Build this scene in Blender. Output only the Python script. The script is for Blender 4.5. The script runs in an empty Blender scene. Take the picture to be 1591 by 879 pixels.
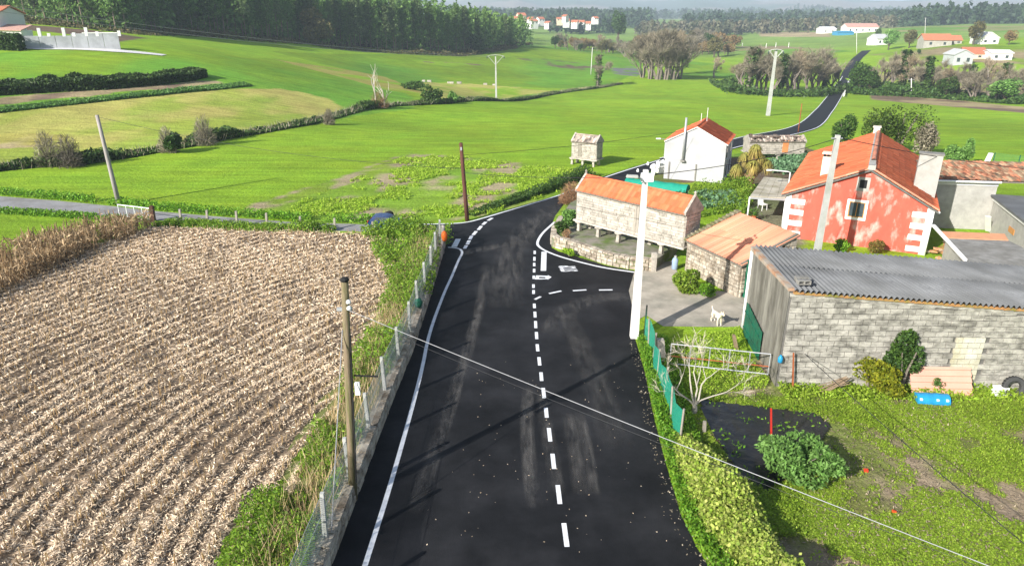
import bpy, math, random
import numpy as np
from mathutils import Vector, Matrix

R = math.radians
random.seed(7); np.random.seed(7)
scn = bpy.context.scene
col = scn.collection

# ------------------------------------------------------------------ camera
FPX, CX, CY, PITCH, CAMH = 1080.0, 795.5, 439.5, R(21.0), 12.0
cam_d = bpy.data.cameras.new('camera'); cam = bpy.data.objects.new('camera', cam_d); col.objects.link(cam)
cam.location = (0, 0, CAMH); cam.rotation_euler = (R(90) - PITCH, 0, 0)
cam_d.sensor_width = 36.0; cam_d.lens = 36.0 * FPX / 1591.0
cam_d.clip_start = 0.3; cam_d.clip_end = 30000
scn.camera = cam
# ------------------------------------------------------------------ light
SUN_EL, SUN_AZ = R(27.0), R(44.5)          # the light travels towards (cos az, sin az)
world = bpy.data.worlds.new('World'); scn.world = world; world.use_nodes = True
wn = world.node_tree.nodes; wl = world.node_tree.links
sky = wn.new('ShaderNodeTexSky'); sky.sky_type = 'NISHITA'; sky.sun_disc = False
sky.sun_elevation = SUN_EL
to_sun = Vector((-math.cos(SUN_AZ) * math.cos(SUN_EL), -math.sin(SUN_AZ) * math.cos(SUN_EL), math.sin(SUN_EL)))
sky.sun_rotation = math.atan2(to_sun.x, to_sun.y)
sky.air_density = 1.0; sky.dust_density = 1.6; sky.altitude = 60
wl.new(sky.outputs[0], wn['Background'].inputs[0]); wn['Background'].inputs[1].default_value = 0.075
sun_d = bpy.data.lights.new('sun', 'SUN'); sun_d.energy = 5.0; sun_d.angle = R(0.5); sun_d.color = (1.0, 0.965, 0.90)
sun = bpy.data.objects.new('sun', sun_d); col.objects.link(sun)
sun.rotation_euler = to_sun.to_track_quat('Z', 'Y').to_euler(); sun.location = (-60, -60, 80)
scn.view_settings.view_transform = 'Standard'; scn.view_settings.look = 'None'
scn.view_settings.exposure = 1.08; scn.view_settings.gamma = 1.0
scn.render.engine = 'CYCLES'
scn.cycles.use_denoising = True
scn.cycles.max_bounces = 6; scn.cycles.diffuse_bounces = 3; scn.cycles.glossy_bounces = 2
scn.cycles.transparent_max_bounces = 12; scn.cycles.volume_bounces = 0
scn.cycles.sample_clamp_indirect = 4.0

# ------------------------------------------------------------------ pixels, rays and the land
CP_, SP_ = math.cos(PITCH), math.sin(PITCH)
def ray(px, py):
    a = (px - CX) / FPX; b = -(py - CY) / FPX
    return np.array([a, CP_ + b * SP_, -SP_ + b * CP_])
def at_y(px, py, Y):
    d = ray(px, py); t = Y / d[1]
    return np.array([d[0] * t, Y, CAMH + d[2] * t])
def at_z(px, py, z):
    d = ray(px, py); t = (z - CAMH) / d[2]
    return np.array([d[0] * t, d[1] * t, z])
def proj(p):
    x, y, z = p[0], p[1], p[2] - CAMH
    dep = y * CP_ - z * SP_; up = y * SP_ + z * CP_
    return CX + FPX * x / dep, CY - FPX * up / dep

_cp = []
for px, py, Y in [(0,265,58),(300,220,72),(540,185,103),(771,155,166),(960,130,229),(0,150,88),(0,120,97),(300,112,112),
                  (300,130,104),(450,140,112),(510,158,105),(100,75,120),(190,72,125),(100,45,170),(250,48,215),(400,58,235),
                  (600,75,280),(790,70,345),(600,110,210),(700,130,190),(850,98,290),(920,115,262),(1030,122,240),(1000,85,420),
                  (1193,180,129),(1290,160,175),(1310,125,253),(1335,88,330),(1200,145,204),(1500,152,185),(1500,100,255),
                  (1470,72,310),(1591,60,340),(1560,200,100),(1300,190,112),(1200,207,88),(1050,160,150),(850,200,95),
                  (1100,60,620),(1200,50,850),(1400,45,600),(1500,38,650),(800,50,700),(600,40,600),(0,25,400)]:
    _cp.append(at_y(px, py, Y))
for x, y, z in [(-120,60,3),(-120,20,2),(-60,40,.3),(-60,0,.5),(60,0,0),(60,60,-.6),(110,60,-2),(130,120,-4),(-250,100,14),(-400,300,22),
                (300,200,-2),(500,400,8),(0,-60,0),(-150,-100,2),(150,-100,0),(-30,58,0),(0,62,0),(25,62,0),(45,62,-.4)]:
    _cp.append(np.array([x, y, z], float))
for k in range(24):
    a = k / 24 * 2 * math.pi
    _cp.append(np.array([1500 * math.cos(a), 1500 * math.sin(a), 4.0]))
_cp = np.array(_cp)
_C2 = 14.0 ** 2
def _ker(P, Q):
    return np.sqrt(((P[:, None, :] - Q[None, :, :]) ** 2).sum(-1) + _C2)
_W = np.linalg.solve(_ker(_cp[:, :2], _cp[:, :2]) + 3.0 * np.eye(len(_cp)) * -1.0, _cp[:, 2])
def sst(a, b, v):
    t = np.clip((v - a) / (b - a), 0, 1); return t * t * (3 - 2 * t)
def land(x, y):
    """height of the land; flat around the crossroads, a valley beyond, hills far away"""
    x = np.atleast_1d(np.asarray(x, float)); y = np.atleast_1d(np.asarray(y, float))
    shp = x.shape; P = np.stack([x.ravel(), y.ravel()], 1)
    z = np.empty(len(P))
    for i in range(0, len(P), 20000):
        z[i:i + 20000] = _ker(P[i:i + 20000], _cp[:, :2]) @ _W
    r = np.hypot(P[:, 0], P[:, 1])
    flat = (1 - sst(52, 80, P[:, 1])) * (1 - sst(40, 95, np.abs(P[:, 0]))) * sst(-90, -40, P[:, 1])
    z = z * (1 - flat)
    far = sst(900, 1500, r)
    z = z * (1 - far) + 4.0 * far
    az = np.degrees(np.arctan2(P[:, 0], P[:, 1]))
    n1 = np.sin(az * .31 + 1.0) * .5 + np.sin(az * .83 + 2.2) * .3 + np.sin(az * 1.9 + .4) * .12 + np.sin(az * 4.3) * .06
    ridge = 88 + 16 * n1 + 34 * sst(22, 14, az) + 34 * sst(27, 34, az)
    prof = sst(2200, 5200, r + 260 * n1) * (1 - .45 * sst(5600, 9000, r))
    z = z + prof * ridge + 10 * sst(1500, 2600, r) * (.5 + .5 * np.sin(az * 1.3 + r * .004))
    z = z + .25 * sst(70, 160, P[:, 1]) * np.sin(P[:, 0] * .11 + 1) * np.sin(P[:, 1] * .07)
    return z.reshape(shp)
def h(x, y):
    return float(land(x, y)[0])
def G(px, py, z0=0.0, tmax=9000.0):
    """the point of the land that a pixel shows (z0: height above the land)"""
    d = ray(px, py); t = np.concatenate([np.linspace(6, 400, 800), np.linspace(401, tmax, 1600)])
    p = d[None, :] * t[:, None]; f = CAMH + p[:, 2] - (land(p[:, 0], p[:, 1]) + z0)
    i = int(np.argmax(f < 0))
    if i == 0: i = len(t) - 1
    a, b = t[i - 1], t[i]
    for _ in range(14):
        m = .5 * (a + b); q = d * m
        if CAMH + q[2] - (h(q[0], q[1]) + z0) < 0: b = m
        else: a = m
    q = d * b
    return np.array([q[0], q[1], CAMH + q[2]])
def Gs(pts, z0=0.0):
    return [G(x, y, z0) for x, y in pts]
def top_z(p, py):
    """height at which the vertical through p crosses pixel row py"""
    d = ray(CX, py); b = -(py - CY) / FPX
    # (y*SP + z*CP) / (y*CP - z*SP) = b
    z = p[1] * (b * CP_ - SP_) / (CP_ + b * SP_)
    return z + CAMH

# ------------------------------------------------------------------ naming helpers
def tag(o, label=None, cat=None, group=None, kind=None):
    if label: o['label'] = label
    if cat: o['category'] = cat
    if group: o['group'] = group
    if kind: o['kind'] = kind
    return o
def thing(name, loc, rz=0.0, label=None, cat=None, group=None):
    o = bpy.data.objects.new(name, None); col.objects.link(o); o.empty_display_size = .2
    o.location = loc; o.rotation_euler = (0, 0, rz)
    return tag(o, label, cat, group)
KIDS = {}
def link(name, mesh, parent=None, loc=None, rot=None, scale=None):
    o = bpy.data.objects.new(name, mesh); col.objects.link(o)
    if parent is not None:
        o.parent = parent; KIDS.setdefault(parent.name, []).append(o)
    if loc is not None: o.location = loc
    if rot is not None: o.rotation_euler = rot
    if scale is not None: o.scale = scale
    return o
def copy_tree(o, parent=None):
    c = o.copy(); col.objects.link(c)
    if parent is not None:
        c.parent = parent; KIDS.setdefault(parent.name, []).append(c)
    for k in list(KIDS.get(o.name, [])): copy_tree(k, c)
    return c

# ------------------------------------------------------------------ mesh builder
class MB:
    def __init__(s): s.v = []; s.f = []
    def add(s, verts, faces):
        n = len(s.v); s.v.extend([tuple(map(float, p)) for p in verts]); s.f.extend([tuple(i + n for i in f) for f in faces]); return s
    def box(s, x0, x1, y0, y1, z0, z1, jit=0.0):
        j = (lambda: random.uniform(-jit, jit)) if jit else (lambda: 0.0)
        vs = [(x + j(), y + j(), z + j()) for x in (x0, x1) for y in (y0, y1) for z in (z0, z1)]
        return s.add(vs, [(0, 1, 3, 2), (4, 6, 7, 5), (0, 4, 5, 1), (2, 3, 7, 6), (0, 2, 6, 4), (1, 5, 7, 3)])
    def hexa(s, b, t):
        """box from four bottom and four top points (same order, counter-clockwise from above)"""
        return s.add(list(b) + list(t), [(3, 2, 1, 0), (4, 5, 6, 7), (0, 1, 5, 4), (1, 2, 6, 5), (2, 3, 7, 6), (3, 0, 4, 7)])
    def quad(s, a, b, c, d): return s.add([a, b, c, d], [(0, 1, 2, 3)])
    def prism(s, poly, d):
        """flat polygon (3-D points) pushed along the vector d"""
        n = len(poly); d = np.array(d, float); p2 = [np.array(p, float) + d for p in poly]
        fs = [tuple(range(n - 1, -1, -1)), tuple(range(n, 2 * n))] + [(i, (i + 1) % n, n + (i + 1) % n, n + i) for i in range(n)]
        return s.add(list(poly) + p2, fs)
    def bar(s, p, q, w, t=None, up=(0, 0, 1)):
        p = np.array(p, float); q = np.array(q, float); t = w if t is None else t
        d = q - p; d /= np.linalg.norm(d) + 1e-9; u = np.array(up, float)
        if abs(d @ u) > .98: u = np.array([1.0, 0, 0])
        a = np.cross(d, u); a /= np.linalg.norm(a); b = np.cross(a, d)
        o = [a * w / 2 + b * t / 2, -a * w / 2 + b * t / 2, -a * w / 2 - b * t / 2, a * w / 2 - b * t / 2]
        return s.add([p + k for k in o] + [q + k for k in o], [(0, 1, 2, 3), (7, 6, 5, 4)] + [(i, i + 4, (i + 1) % 4 + 4, (i + 1) % 4) for i in range(4)])
    def tube(s, pts, rad, n=6, cap=True):
        pts = [np.array(p, float) for p in pts]
        if np.isscalar(rad): rad = [rad] * len(pts)
        vs = []; fs = []; prev = None
        for i, p in enumerate(pts):
            d = pts[min(i + 1, len(pts) - 1)] - pts[max(i - 1, 0)]; d = d / (np.linalg.norm(d) + 1e-9)
            if prev is None:
                u = np.array([0, 0, 1.0]) if abs(d[2]) < .9 else np.array([1.0, 0, 0]); a = np.cross(d, u)
            else: a = prev - d * (prev @ d)
            a = a / (np.linalg.norm(a) + 1e-9); prev = a; b = np.cross(d, a)
            for k in range(n):
                t = 2 * math.pi * k / n; vs.append(p + rad[i] * (math.cos(t) * a + math.sin(t) * b))
        for i in range(len(pts) - 1):
            for k in range(n):
                fs.append((i * n + k, i * n + (k + 1) % n, (i + 1) * n + (k + 1) % n, (i + 1) * n + k))
        if cap:
            fs.append(tuple(range(n - 1, -1, -1))); fs.append(tuple((len(pts) - 1) * n + k for k in range(n)))
        return s.add(vs, fs)
    def lathe(s, prof, n=12, c=(0, 0, 0)):
        vs = []; fs = []
        for r, z in prof:
            for k in range(n):
                t = 2 * math.pi * k / n; vs.append((c[0] + r * math.cos(t), c[1] + r * math.sin(t), c[2] + z))
        for i in range(len(prof) - 1):
            for k in range(n): fs.append((i * n + k, i * n + (k + 1) % n, (i + 1) * n + (k + 1) % n, (i + 1) * n + k))
        fs.append(tuple(range(n - 1, -1, -1))); fs.append(tuple((len(prof) - 1) * n + k for k in range(n)))
        return s.add(vs, fs)
    def stone(s, c, sx, sy, sz, rnd=.16):
        """rough rounded block"""
        vs = []
        for x in (-1, 1):
            for y in (-1, 1):
                for z in (-1, 1):
                    vs.append((c[0] + x * sx / 2 * (1 - random.uniform(0, rnd)), c[1] + y * sy / 2 * (1 - random.uniform(0, rnd)), c[2] + z * sz / 2 * (1 - random.uniform(0, rnd))))
        return s.add(vs, [(0, 1, 3, 2), (4, 6, 7, 5), (0, 4, 5, 1), (2, 3, 7, 6), (0, 2, 6, 4), (1, 5, 7, 3)])
    def mesh(s, name, mat=None, smooth=False):
        m = bpy.data.meshes.new(name); m.from_pydata(s.v, [], s.f); m.update()
        if mat: m.materials.append(mat)
        if smooth:
            m.polygons.foreach_set('use_smooth', np.ones(len(m.polygons), bool))
        return m
    def build(s, name, mat, parent=None, smooth=False, **k):
        return link(name, s.mesh(name, mat, smooth), parent, **k)
def np_mesh(name, V, F, mat, attr=None, smooth=False):
    """V (n,3), F (m,3|4) arrays; attr: optional {name: (n,4) colours}"""
    m = bpy.data.meshes.new(name); k = F.shape[1]
    m.vertices.add(len(V)); m.vertices.foreach_set('co', np.ascontiguousarray(V, np.float32).ravel())
    m.loops.add(F.size); m.loops.foreach_set('vertex_index', np.ascontiguousarray(F, np.int32).ravel())
    m.polygons.add(len(F)); m.polygons.foreach_set('loop_start', np.arange(0, F.size, k, dtype=np.int32))
    m.polygons.foreach_set('loop_total', np.full(len(F), k, np.int32))
    if smooth: m.polygons.foreach_set('use_smooth', np.ones(len(F), bool))
    for an, av in (attr or {}).items():
        ca = m.color_attributes.new(an, 'FLOAT_COLOR', 'POINT'); ca.data.foreach_set('color', np.ascontiguousarray(av, np.float32).ravel())
    m.update(); m.validate()
    if mat: m.materials.append(mat)
    return m
def in_poly(x, y, poly):
    inside = np.zeros(x.shape, bool); n = len(poly); j = n - 1
    for i in range(n):
        xi, yi = poly[i][0], poly[i][1]; xj, yj = poly[j][0], poly[j][1]
        c = ((yi > y) != (yj > y)) & (x < (xj - xi) * (y - yi) / (yj - yi + 1e-12) + xi)
        inside ^= c; j = i
    return inside
def densify(pts, step):
    out = []; pts = [np.array(p, float) for p in pts]
    for a, b in zip(pts[:-1], pts[1:]):
        n = max(1, int(np.linalg.norm((b - a)[:2]) / step))
        out += [a + (b - a) * i / n for i in range(n)]
    return out + [pts[-1]]
def smooth_path(pts, it=2):
    pts = [np.array(p, float) for p in pts]
    for _ in range(it):
        q = [pts[0]]
        for a, b in zip(pts[:-1], pts[1:]): q += [a * .75 + b * .25, a * .25 + b * .75]
        pts = q + [pts[-1]]
    return pts

# ------------------------------------------------------------------ materials
def srgb(r, g, b):
    f = lambda c: (c / 255 / 12.92) if c / 255 <= .04045 else ((c / 255 + .055) / 1.055) ** 2.4
    return (f(r), f(g), f(b))
MAT = {}
def mat(name, c, rough=.85, var=.25, scale=3.0, c2=None, c2_scale=.6, c2_amt=.5, bump=.15, bscale=None, spec=.25, metal=0.0,
        rand=0.0, trans=0.0, alpha=None, stretch=None, obj=False, c2_soft=.12):
    """procedural material: base colour with fine value noise, patches of a second colour, bump, per-object variation"""
    if name in MAT: return MAT[name]
    m = bpy.data.materials.new(name); m.use_nodes = True; nt = m.node_tree; N = nt.nodes; L = nt.links
    b = N['Principled BSDF']; b.inputs['Roughness'].default_value = rough; b.inputs['Metallic'].default_value = metal
    b.inputs['Specular IOR Level'].default_value = spec
    if obj:
        tc = N.new('ShaderNodeTexCoord'); vec = tc.outputs['Object']
    else:
        tc = N.new('ShaderNodeNewGeometry'); vec = tc.outputs['Position']
    if stretch:
        mp = N.new('ShaderNodeMapping'); mp.inputs['Scale'].default_value = stretch; L.new(vec, mp.inputs['Vector']); vec = mp.outputs[0]
    n1 = N.new('ShaderNodeTexNoise'); n1.inputs['Scale'].default_value = scale; n1.inputs['Detail'].default_value = 6; n1.inputs['Roughness'].default_value = .65
    L.new(vec, n1.inputs['Vector'])
    base = None
    if c2 is not None:
        n2 = N.new('ShaderNodeTexNoise'); n2.inputs['Scale'].default_value = c2_scale; n2.inputs['Detail'].default_value = 5; n2.inputs['Roughness'].default_value = .6
        L.new(vec, n2.inputs['Vector'])
        mr = N.new('ShaderNodeMapRange'); mr.inputs['From Min'].default_value = 1 - c2_amt - c2_soft + .0; mr.inputs['From Max'].default_value = 1 - c2_amt + c2_soft
        L.new(n2.outputs['Fac'], mr.inputs['Value'])
        mx = N.new('ShaderNodeMix'); mx.data_type = 'RGBA'; mx.inputs['A'].default_value = (*c, 1); mx.inputs['B'].default_value = (*c2, 1)
        L.new(mr.outputs[0], mx.inputs['Factor']); base = mx.outputs['Result']
    hs = N.new('ShaderNodeHueSaturation')
    if base is not None: L.new(base, hs.inputs['Color'])
    else: hs.inputs['Color'].default_value = (*c, 1)
    v = N.new('ShaderNodeMapRange'); v.inputs['From Min'].default_value = .25; v.inputs['From Max'].default_value = .75
    v.inputs['To Min'].default_value = 1 - var; v.inputs['To Max'].default_value = 1 + var
    L.new(n1.outputs['Fac'], v.inputs['Value']); val = v.outputs[0]
    if rand:
        oi = N.new('ShaderNodeObjectInfo'); rr = N.new('ShaderNodeMapRange'); rr.inputs['To Min'].default_value = 1 - rand; rr.inputs['To Max'].default_value = 1 + rand
        L.new(oi.outputs['Random'], rr.inputs['Value'])
        mu = N.new('ShaderNodeMath'); mu.operation = 'MULTIPLY'; L.new(val, mu.inputs[0]); L.new(rr.outputs[0], mu.inputs[1]); val = mu.outputs[0]
    L.new(val, hs.inputs['Value']); L.new(hs.outputs[0], b.inputs['Base Color'])
    if bump:
        bp = N.new('ShaderNodeBump'); bp.inputs['Strength'].default_value = bump; bp.inputs['Distance'].default_value = .05
        if bscale:
            n3 = N.new('ShaderNodeTexNoise'); n3.inputs['Scale'].default_value = bscale; n3.inputs['Detail'].default_value = 4; L.new(vec, n3.inputs['Vector']); L.new(n3.outputs['Fac'], bp.inputs['Height'])
        else: L.new(n1.outputs['Fac'], bp.inputs['Height'])
        L.new(bp.outputs[0], b.inputs['Normal'])
    if trans:
        ts = N.new('ShaderNodeBsdfTranslucent'); L.new(hs.outputs[0], ts.inputs['Color'])
        ms = N.new('ShaderNodeMixShader'); ms.inputs[0].default_value = trans
        L.new(b.outputs[0], ms.inputs[1]); L.new(ts.outputs[0], ms.inputs[2]); L.new(ms.outputs[0], N['Material Output'].inputs['Surface'])
    if alpha is not None: b.inputs['Alpha'].default_value = alpha
    MAT[name] = m; return m
def leaf_mat(name, c, c2=None, trans=.35, rough=.6, rand=.15, var=.35, scale=1.3):
    """leaves: colour varies from leaf to leaf through the per-vertex attribute 'tint'"""
    if name in MAT: return MAT[name]
    m = bpy.data.materials.new(name); m.use_nodes = True; N = m.node_tree.nodes; L = m.node_tree.links
    b = N['Principled BSDF']; b.inputs['Roughness'].default_value = rough; b.inputs['Specular IOR Level'].default_value = .3
    at = N.new('ShaderNodeAttribute'); at.attribute_name = 'tint'
    sp = N.new('ShaderNodeSeparateColor'); L.new(at.outputs['Color'], sp.inputs[0])
    mx = N.new('ShaderNodeMix'); mx.data_type = 'RGBA'; mx.inputs['A'].default_value = (*c, 1); mx.inputs['B'].default_value = (*(c2 or c), 1)
    L.new(sp.outputs[1], mx.inputs['Factor'])
    hs = N.new('ShaderNodeHueSaturation'); L.new(mx.outputs['Result'], hs.inputs['Color'])
    v = N.new('ShaderNodeMapRange'); v.inputs['To Min'].default_value = 1 - var; v.inputs['To Max'].default_value = 1 + var
    L.new(sp.outputs[0], v.inputs['Value'])
    oi = N.new('ShaderNodeObjectInfo'); rr = N.new('ShaderNodeMapRange'); rr.inputs['To Min'].default_value = 1 - rand; rr.inputs['To Max'].default_value = 1 + rand
    L.new(oi.outputs['Random'], rr.inputs['Value'])
    mu = N.new('ShaderNodeMath'); mu.operation = 'MULTIPLY'; L.new(v.outputs[0], mu.inputs[0]); L.new(rr.outputs[0], mu.inputs[1])
    L.new(mu.outputs[0], hs.inputs['Value']); L.new(hs.outputs[0], b.inputs['Base Color'])
    if trans:
        ts = N.new('ShaderNodeBsdfTranslucent'); L.new(hs.outputs[0], ts.inputs['Color'])
        ms = N.new('ShaderNodeMixShader'); ms.inputs[0].default_value = trans
        L.new(b.outputs[0], ms.inputs[1]); L.new(ts.outputs[0], ms.inputs[2]); L.new(ms.outputs[0], N['Material Output'].inputs['Surface'])
    MAT[name] = m; return m

# ------------------------------------------------------------------ leaves, blades and straws by the thousand
def mesh_height(me):
    V = np.empty(len(me.vertices) * 3); me.vertices.foreach_get('co', V); return float(np.percentile(V.reshape(-1, 3)[:, 2], 99.7))
def leaf_cloud(C, size, aspect=.6, up=.3, bend=.0, sizevar=.4, tint2=None, dirs=None):
    """one quad (pointed diamond) per centre in C -> V, F, attr"""
    C = np.asarray(C, float); n = len(C); rg = np.random
    d = rg.normal(size=(n, 3)) if dirs is None else dirs + rg.normal(size=(n, 3)) * .35
    d /= np.linalg.norm(d, axis=1)[:, None] + 1e-9
    nn = rg.normal(size=(n, 3)) * (1 - up) + np.array([0, 0, 1.0]) * up * 2
    a = np.cross(d, nn); a /= np.linalg.norm(a, axis=1)[:, None] + 1e-9
    s = (size * (1 + sizevar * (rg.rand(n) * 2 - 1)))[:, None]
    V = np.stack([C - d * s * .5, C + a * s * aspect * .5, C + d * s * .5, C - a * s * aspect * .5], 1).reshape(-1, 3)
    F = np.arange(4 * n).reshape(n, 4)
    t = np.ones((n, 4)); t[:, 0] = rg.rand(n); t[:, 1] = rg.rand(n) if tint2 is None else tint2
    return V, F, {'tint': np.repeat(t, 4, 0)}
def blades(B, hgt, wid, lean=.35, var=.4, tint2=None):
    """upright grass blades: a thin triangle each, bases B"""
    B = np.asarray(B, float); n = len(B); rg = np.random
    th = rg.rand(n) * 2 * np.pi; a = np.stack([np.cos(th), np.sin(th), np.zeros(n)], 1)
    l = rg.normal(size=(n, 2)) * lean; s = (1 + var * (rg.rand(n) * 2 - 1)) * hgt
    tip = B + np.stack([l[:, 0] * s, l[:, 1] * s, s], 1)
    V = np.stack([B - a * wid / 2, B + a * wid / 2, tip], 1).reshape(-1, 3); F = np.arange(3 * n).reshape(n, 3)
    t = np.ones((n, 4)); t[:, 0] = rg.rand(n); t[:, 1] = rg.rand(n) if tint2 is None else tint2
    return V, F, {'tint': np.repeat(t, 3, 0)}
def join_np(parts):
    V = []; F = []; T = []; o = 0
    for v, f, a in parts:
        V.append(v); F.append(f + o); T.append(a['tint']); o += len(v)
    return np.concatenate(V), np.concatenate(F), {'tint': np.concatenate(T)}
def rand_in_poly(poly, n):
    poly = np.array([p[:2] for p in poly]); lo = poly.min(0); hi = poly.max(0); out = np.zeros((0, 2))
    while len(out) < n:
        q = lo + np.random.rand(n * 2, 2) * (hi - lo); out = np.concatenate([out, q[in_poly(q[:, 0], q[:, 1], poly)]])
    return out[:n]
def vnoise(x, y, sc, seed=0):
    """cheap smooth value noise in 0..1 (numpy)"""
    x = np.asarray(x) / sc + seed * 17.3; y = np.asarray(y) / sc + seed * 9.1
    xi = np.floor(x).astype(np.int64); yi = np.floor(y).astype(np.int64); fx = x - xi; fy = y - yi
    fx = fx * fx * (3 - 2 * fx); fy = fy * fy * (3 - 2 * fy)
    def hsh(a, b):
        k = (a * 374761393 + b * 668265263 + seed * 1442695) & 0x7fffffff; k = ((k ^ (k >> 13)) * 1274126177) & 0x7fffffff
        return ((k ^ (k >> 16)) & 0xffff) / 65535.0
    return (hsh(xi, yi) * (1 - fx) + hsh(xi + 1, yi) * fx) * (1 - fy) + (hsh(xi, yi + 1) * (1 - fx) + hsh(xi + 1, yi + 1) * fx) * fy
def fbm(x, y, sc, seed=0, octv=4):
    s = 0; a = .5; t = 0
    for k in range(octv): s = s + a * vnoise(x, y, sc / 2 ** k, seed + k); t += a; a *= .5
    return s / t

# ================================================================== THE LAND
def spaced(*segs):
    out = [segs[0][0]]
    for a, b, s0, s1 in segs:
        x = a; n = 0
        while x < b - 1e-6:
            t = (x - a) / (b - a); x = min(b, x + s0 + (s1 - s0) * t); out.append(x)
    return np.array(out)
_half = spaced((0, 60, .5, .6), (60, 200, .6, 1.6), (200, 700, 1.6, 14), (700, 2500, 14, 90), (2500, 14000, 90, 500))
XS = np.concatenate([-_half[::-1], _half[1:]])
YS = np.concatenate([-spaced((0, 60, 3, 6), (60, 500, 6, 60), (500, 6000, 60, 900))[::-1][:-1],
                     spaced((0, 60, .5, .5), (60, 140, .5, .8), (140, 340, .8, 1.4), (340, 900, 1.4, 9), (900, 3000, 9, 60), (3000, 14000, 60, 500))])
GX, GY = np.meshgrid(XS, YS)
gx, gy = GX.ravel(), GY.ravel()
# evaluate the height on a coarser set where nothing changes quickly
gz = land(gx, gy)
nse = fbm(gx, gy, 9, 3); nsl = fbm(gx, gy, 55, 5)
wx = gx + (fbm(gx, gy, 6, 11) - .5) * 1.6 ; wy = gy + (fbm(gx, gy, 6, 12) - .5) * 2.4
C = np.ones((len(gx), 4)); rough = np.zeros(len(gx))
GREEN = np.array([.215, .345, .022]); GREEN2 = np.array([.125, .26, .025]); YEL = np.array([.36, .33, .08]); TAN = np.array([.34, .27, .15])
SOIL = np.array([.12, .085, .06]); DRY = np.array([.40, .33, .20])
C[:, :3] = GREEN
def paint(poly_px, c, c2=None, mixs=7.0, thr=.5, soft=.12, rgh=0.0, feather=1, world_poly=None):
    poly = [p[:2] for p in (Gs(poly_px) if world_poly is None else world_poly)]
    m = in_poly(wx, wy, poly)
    cc = np.tile(np.array(c, float), (len(gx), 1))
    if c2 is not None:
        t = sst(thr - soft, thr + soft, fbm(gx, gy * .6, mixs, 21))[:, None]; cc = cc * (1 - t) + np.array(c2) * t
    C[m, :3] = cc[m]; rough[m] = rgh
far_m = sst(330, 420, gy)[:, None]
C[:, :3] = C[:, :3] * (1 - far_m) + far_m * (np.array([.17, .26, .05]) * (.75 + .7 * nsl[:, None]))
hill = sst(1500, 2400, np.hypot(gx, gy))[:, None]
hn = fbm(gx, gy, 900, 8)[:, None]
hillc = np.array([.045, .085, .035]) * (1 - sst(.5, .62, hn)) + np.array([.20, .17, .13]) * sst(.5, .62, hn)
C[:, :3] = C[:, :3] * (1 - hill) + hillc * hill
# left slope above the hedge
paint([(-80,118),(0,82),(190,78),(290,86),(430,92),(560,118),(640,150),(640,170),(560,180),(300,215),(0,262),(-80,275)], GREEN * .9, GREEN2 * 1.2, 20)
paint([(430,93),(560,112),(640,128),(660,150),(600,140),(520,118)], YEL * .9, GREEN, 8)
paint([(-60,178),(0,170),(120,158),(260,147),(360,138),(440,139),(510,153),(535,168),(500,186),(350,208),(200,233),(0,258),(-60,266)], [.40,.37,.10], [.27,.34,.05], 6, rgh=.6)
paint([(-60,215),(0,208),(60,207),(110,212),(60,226),(0,232),(-60,236)], TAN * 1.2, YEL, 4, rgh=.6)
paint([(-60,160),(0,152),(120,143),(240,133),(330,126),(350,130),(260,139),(120,152),(0,162),(-60,168)], SOIL * 1.7, TAN, 3, rgh=.8)
# meadows behind the hedge
paint([(420,80),(560,84),(700,82),(800,70),(900,64),(990,80),(1000,110),(960,128),(800,158),(690,160),(600,120),(500,100)], GREEN * .78, GREEN2 * 1.05, 26)
paint([(640,128),(700,127),(790,135),(880,138),(935,133),(800,150),(700,160),(660,152)], [.37,.36,.09], GREEN, 7)
paint([(800,91),(850,92),(935,101),(945,107),(900,110),(840,100)], SOIL * 1.1, GREEN2, 4, rgh=.7)
paint([(640,93),(700,97),(760,101),(700,103),(650,99)], SOIL * 1.6, GREEN, 4, .45)
paint([(945,104),(985,104),(1000,112),(990,119),(955,116)], [.16,.16,.16], GREEN2, 3, .55)
# rough plot by the crossroads
paint([(385,322),(440,302),(540,268),(640,238),(720,243),(880,262),(935,270),(872,301),(760,335),(640,345),(520,345),(430,340)], [.19,.31,.03], DRY * .9, 2.2, .50, .07, rgh=.9)
paint([(415,318),(455,300),(545,268),(640,240),(700,243),(640,255),(540,285),(470,310)], DRY * .85, [.2,.3,.03], 2.0, .5, .08, rgh=.9)
# right of the road
paint([(1355,148),(1480,154),(1660,172),(1660,182),(1480,166),(1355,155)], TAN * 1.05, SOIL * 1.5, 5, rgh=.6)
paint([(1230,125),(1310,122),(1320,105),(1240,108),(1060,95),(1060,120)], GREEN * .85, GREEN2, 18)
paint([(1060,76),(1300,82),(1330,80),(1200,70),(1060,72)], TAN * .8, GREEN2, 20)
paint([(1330,118),(1420,108),(1591,118),(1680,140),(1591,150),(1340,142)], [.25,.30,.06], TAN * .7, 10)
paint([(1340,84),(1591,72),(1700,70),(1700,110),(1591,100),(1420,98)], GREEN * .8, TAN * .8, 14)
paint([(1180,50),(1290,50),(1290,58),(1180,57)], TAN * 1.15, TAN, 20)
paint([(1380,44),(1591,40),(1700,42),(1700,52),(1591,50),(1400,52)], [.25,.24,.09], GREEN2, 20)
paint([(20,38),(150,48),(230,60),(180,66),(80,50),(20,46)], SOIL * 1.1, SOIL * 1.4, 8)
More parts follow.
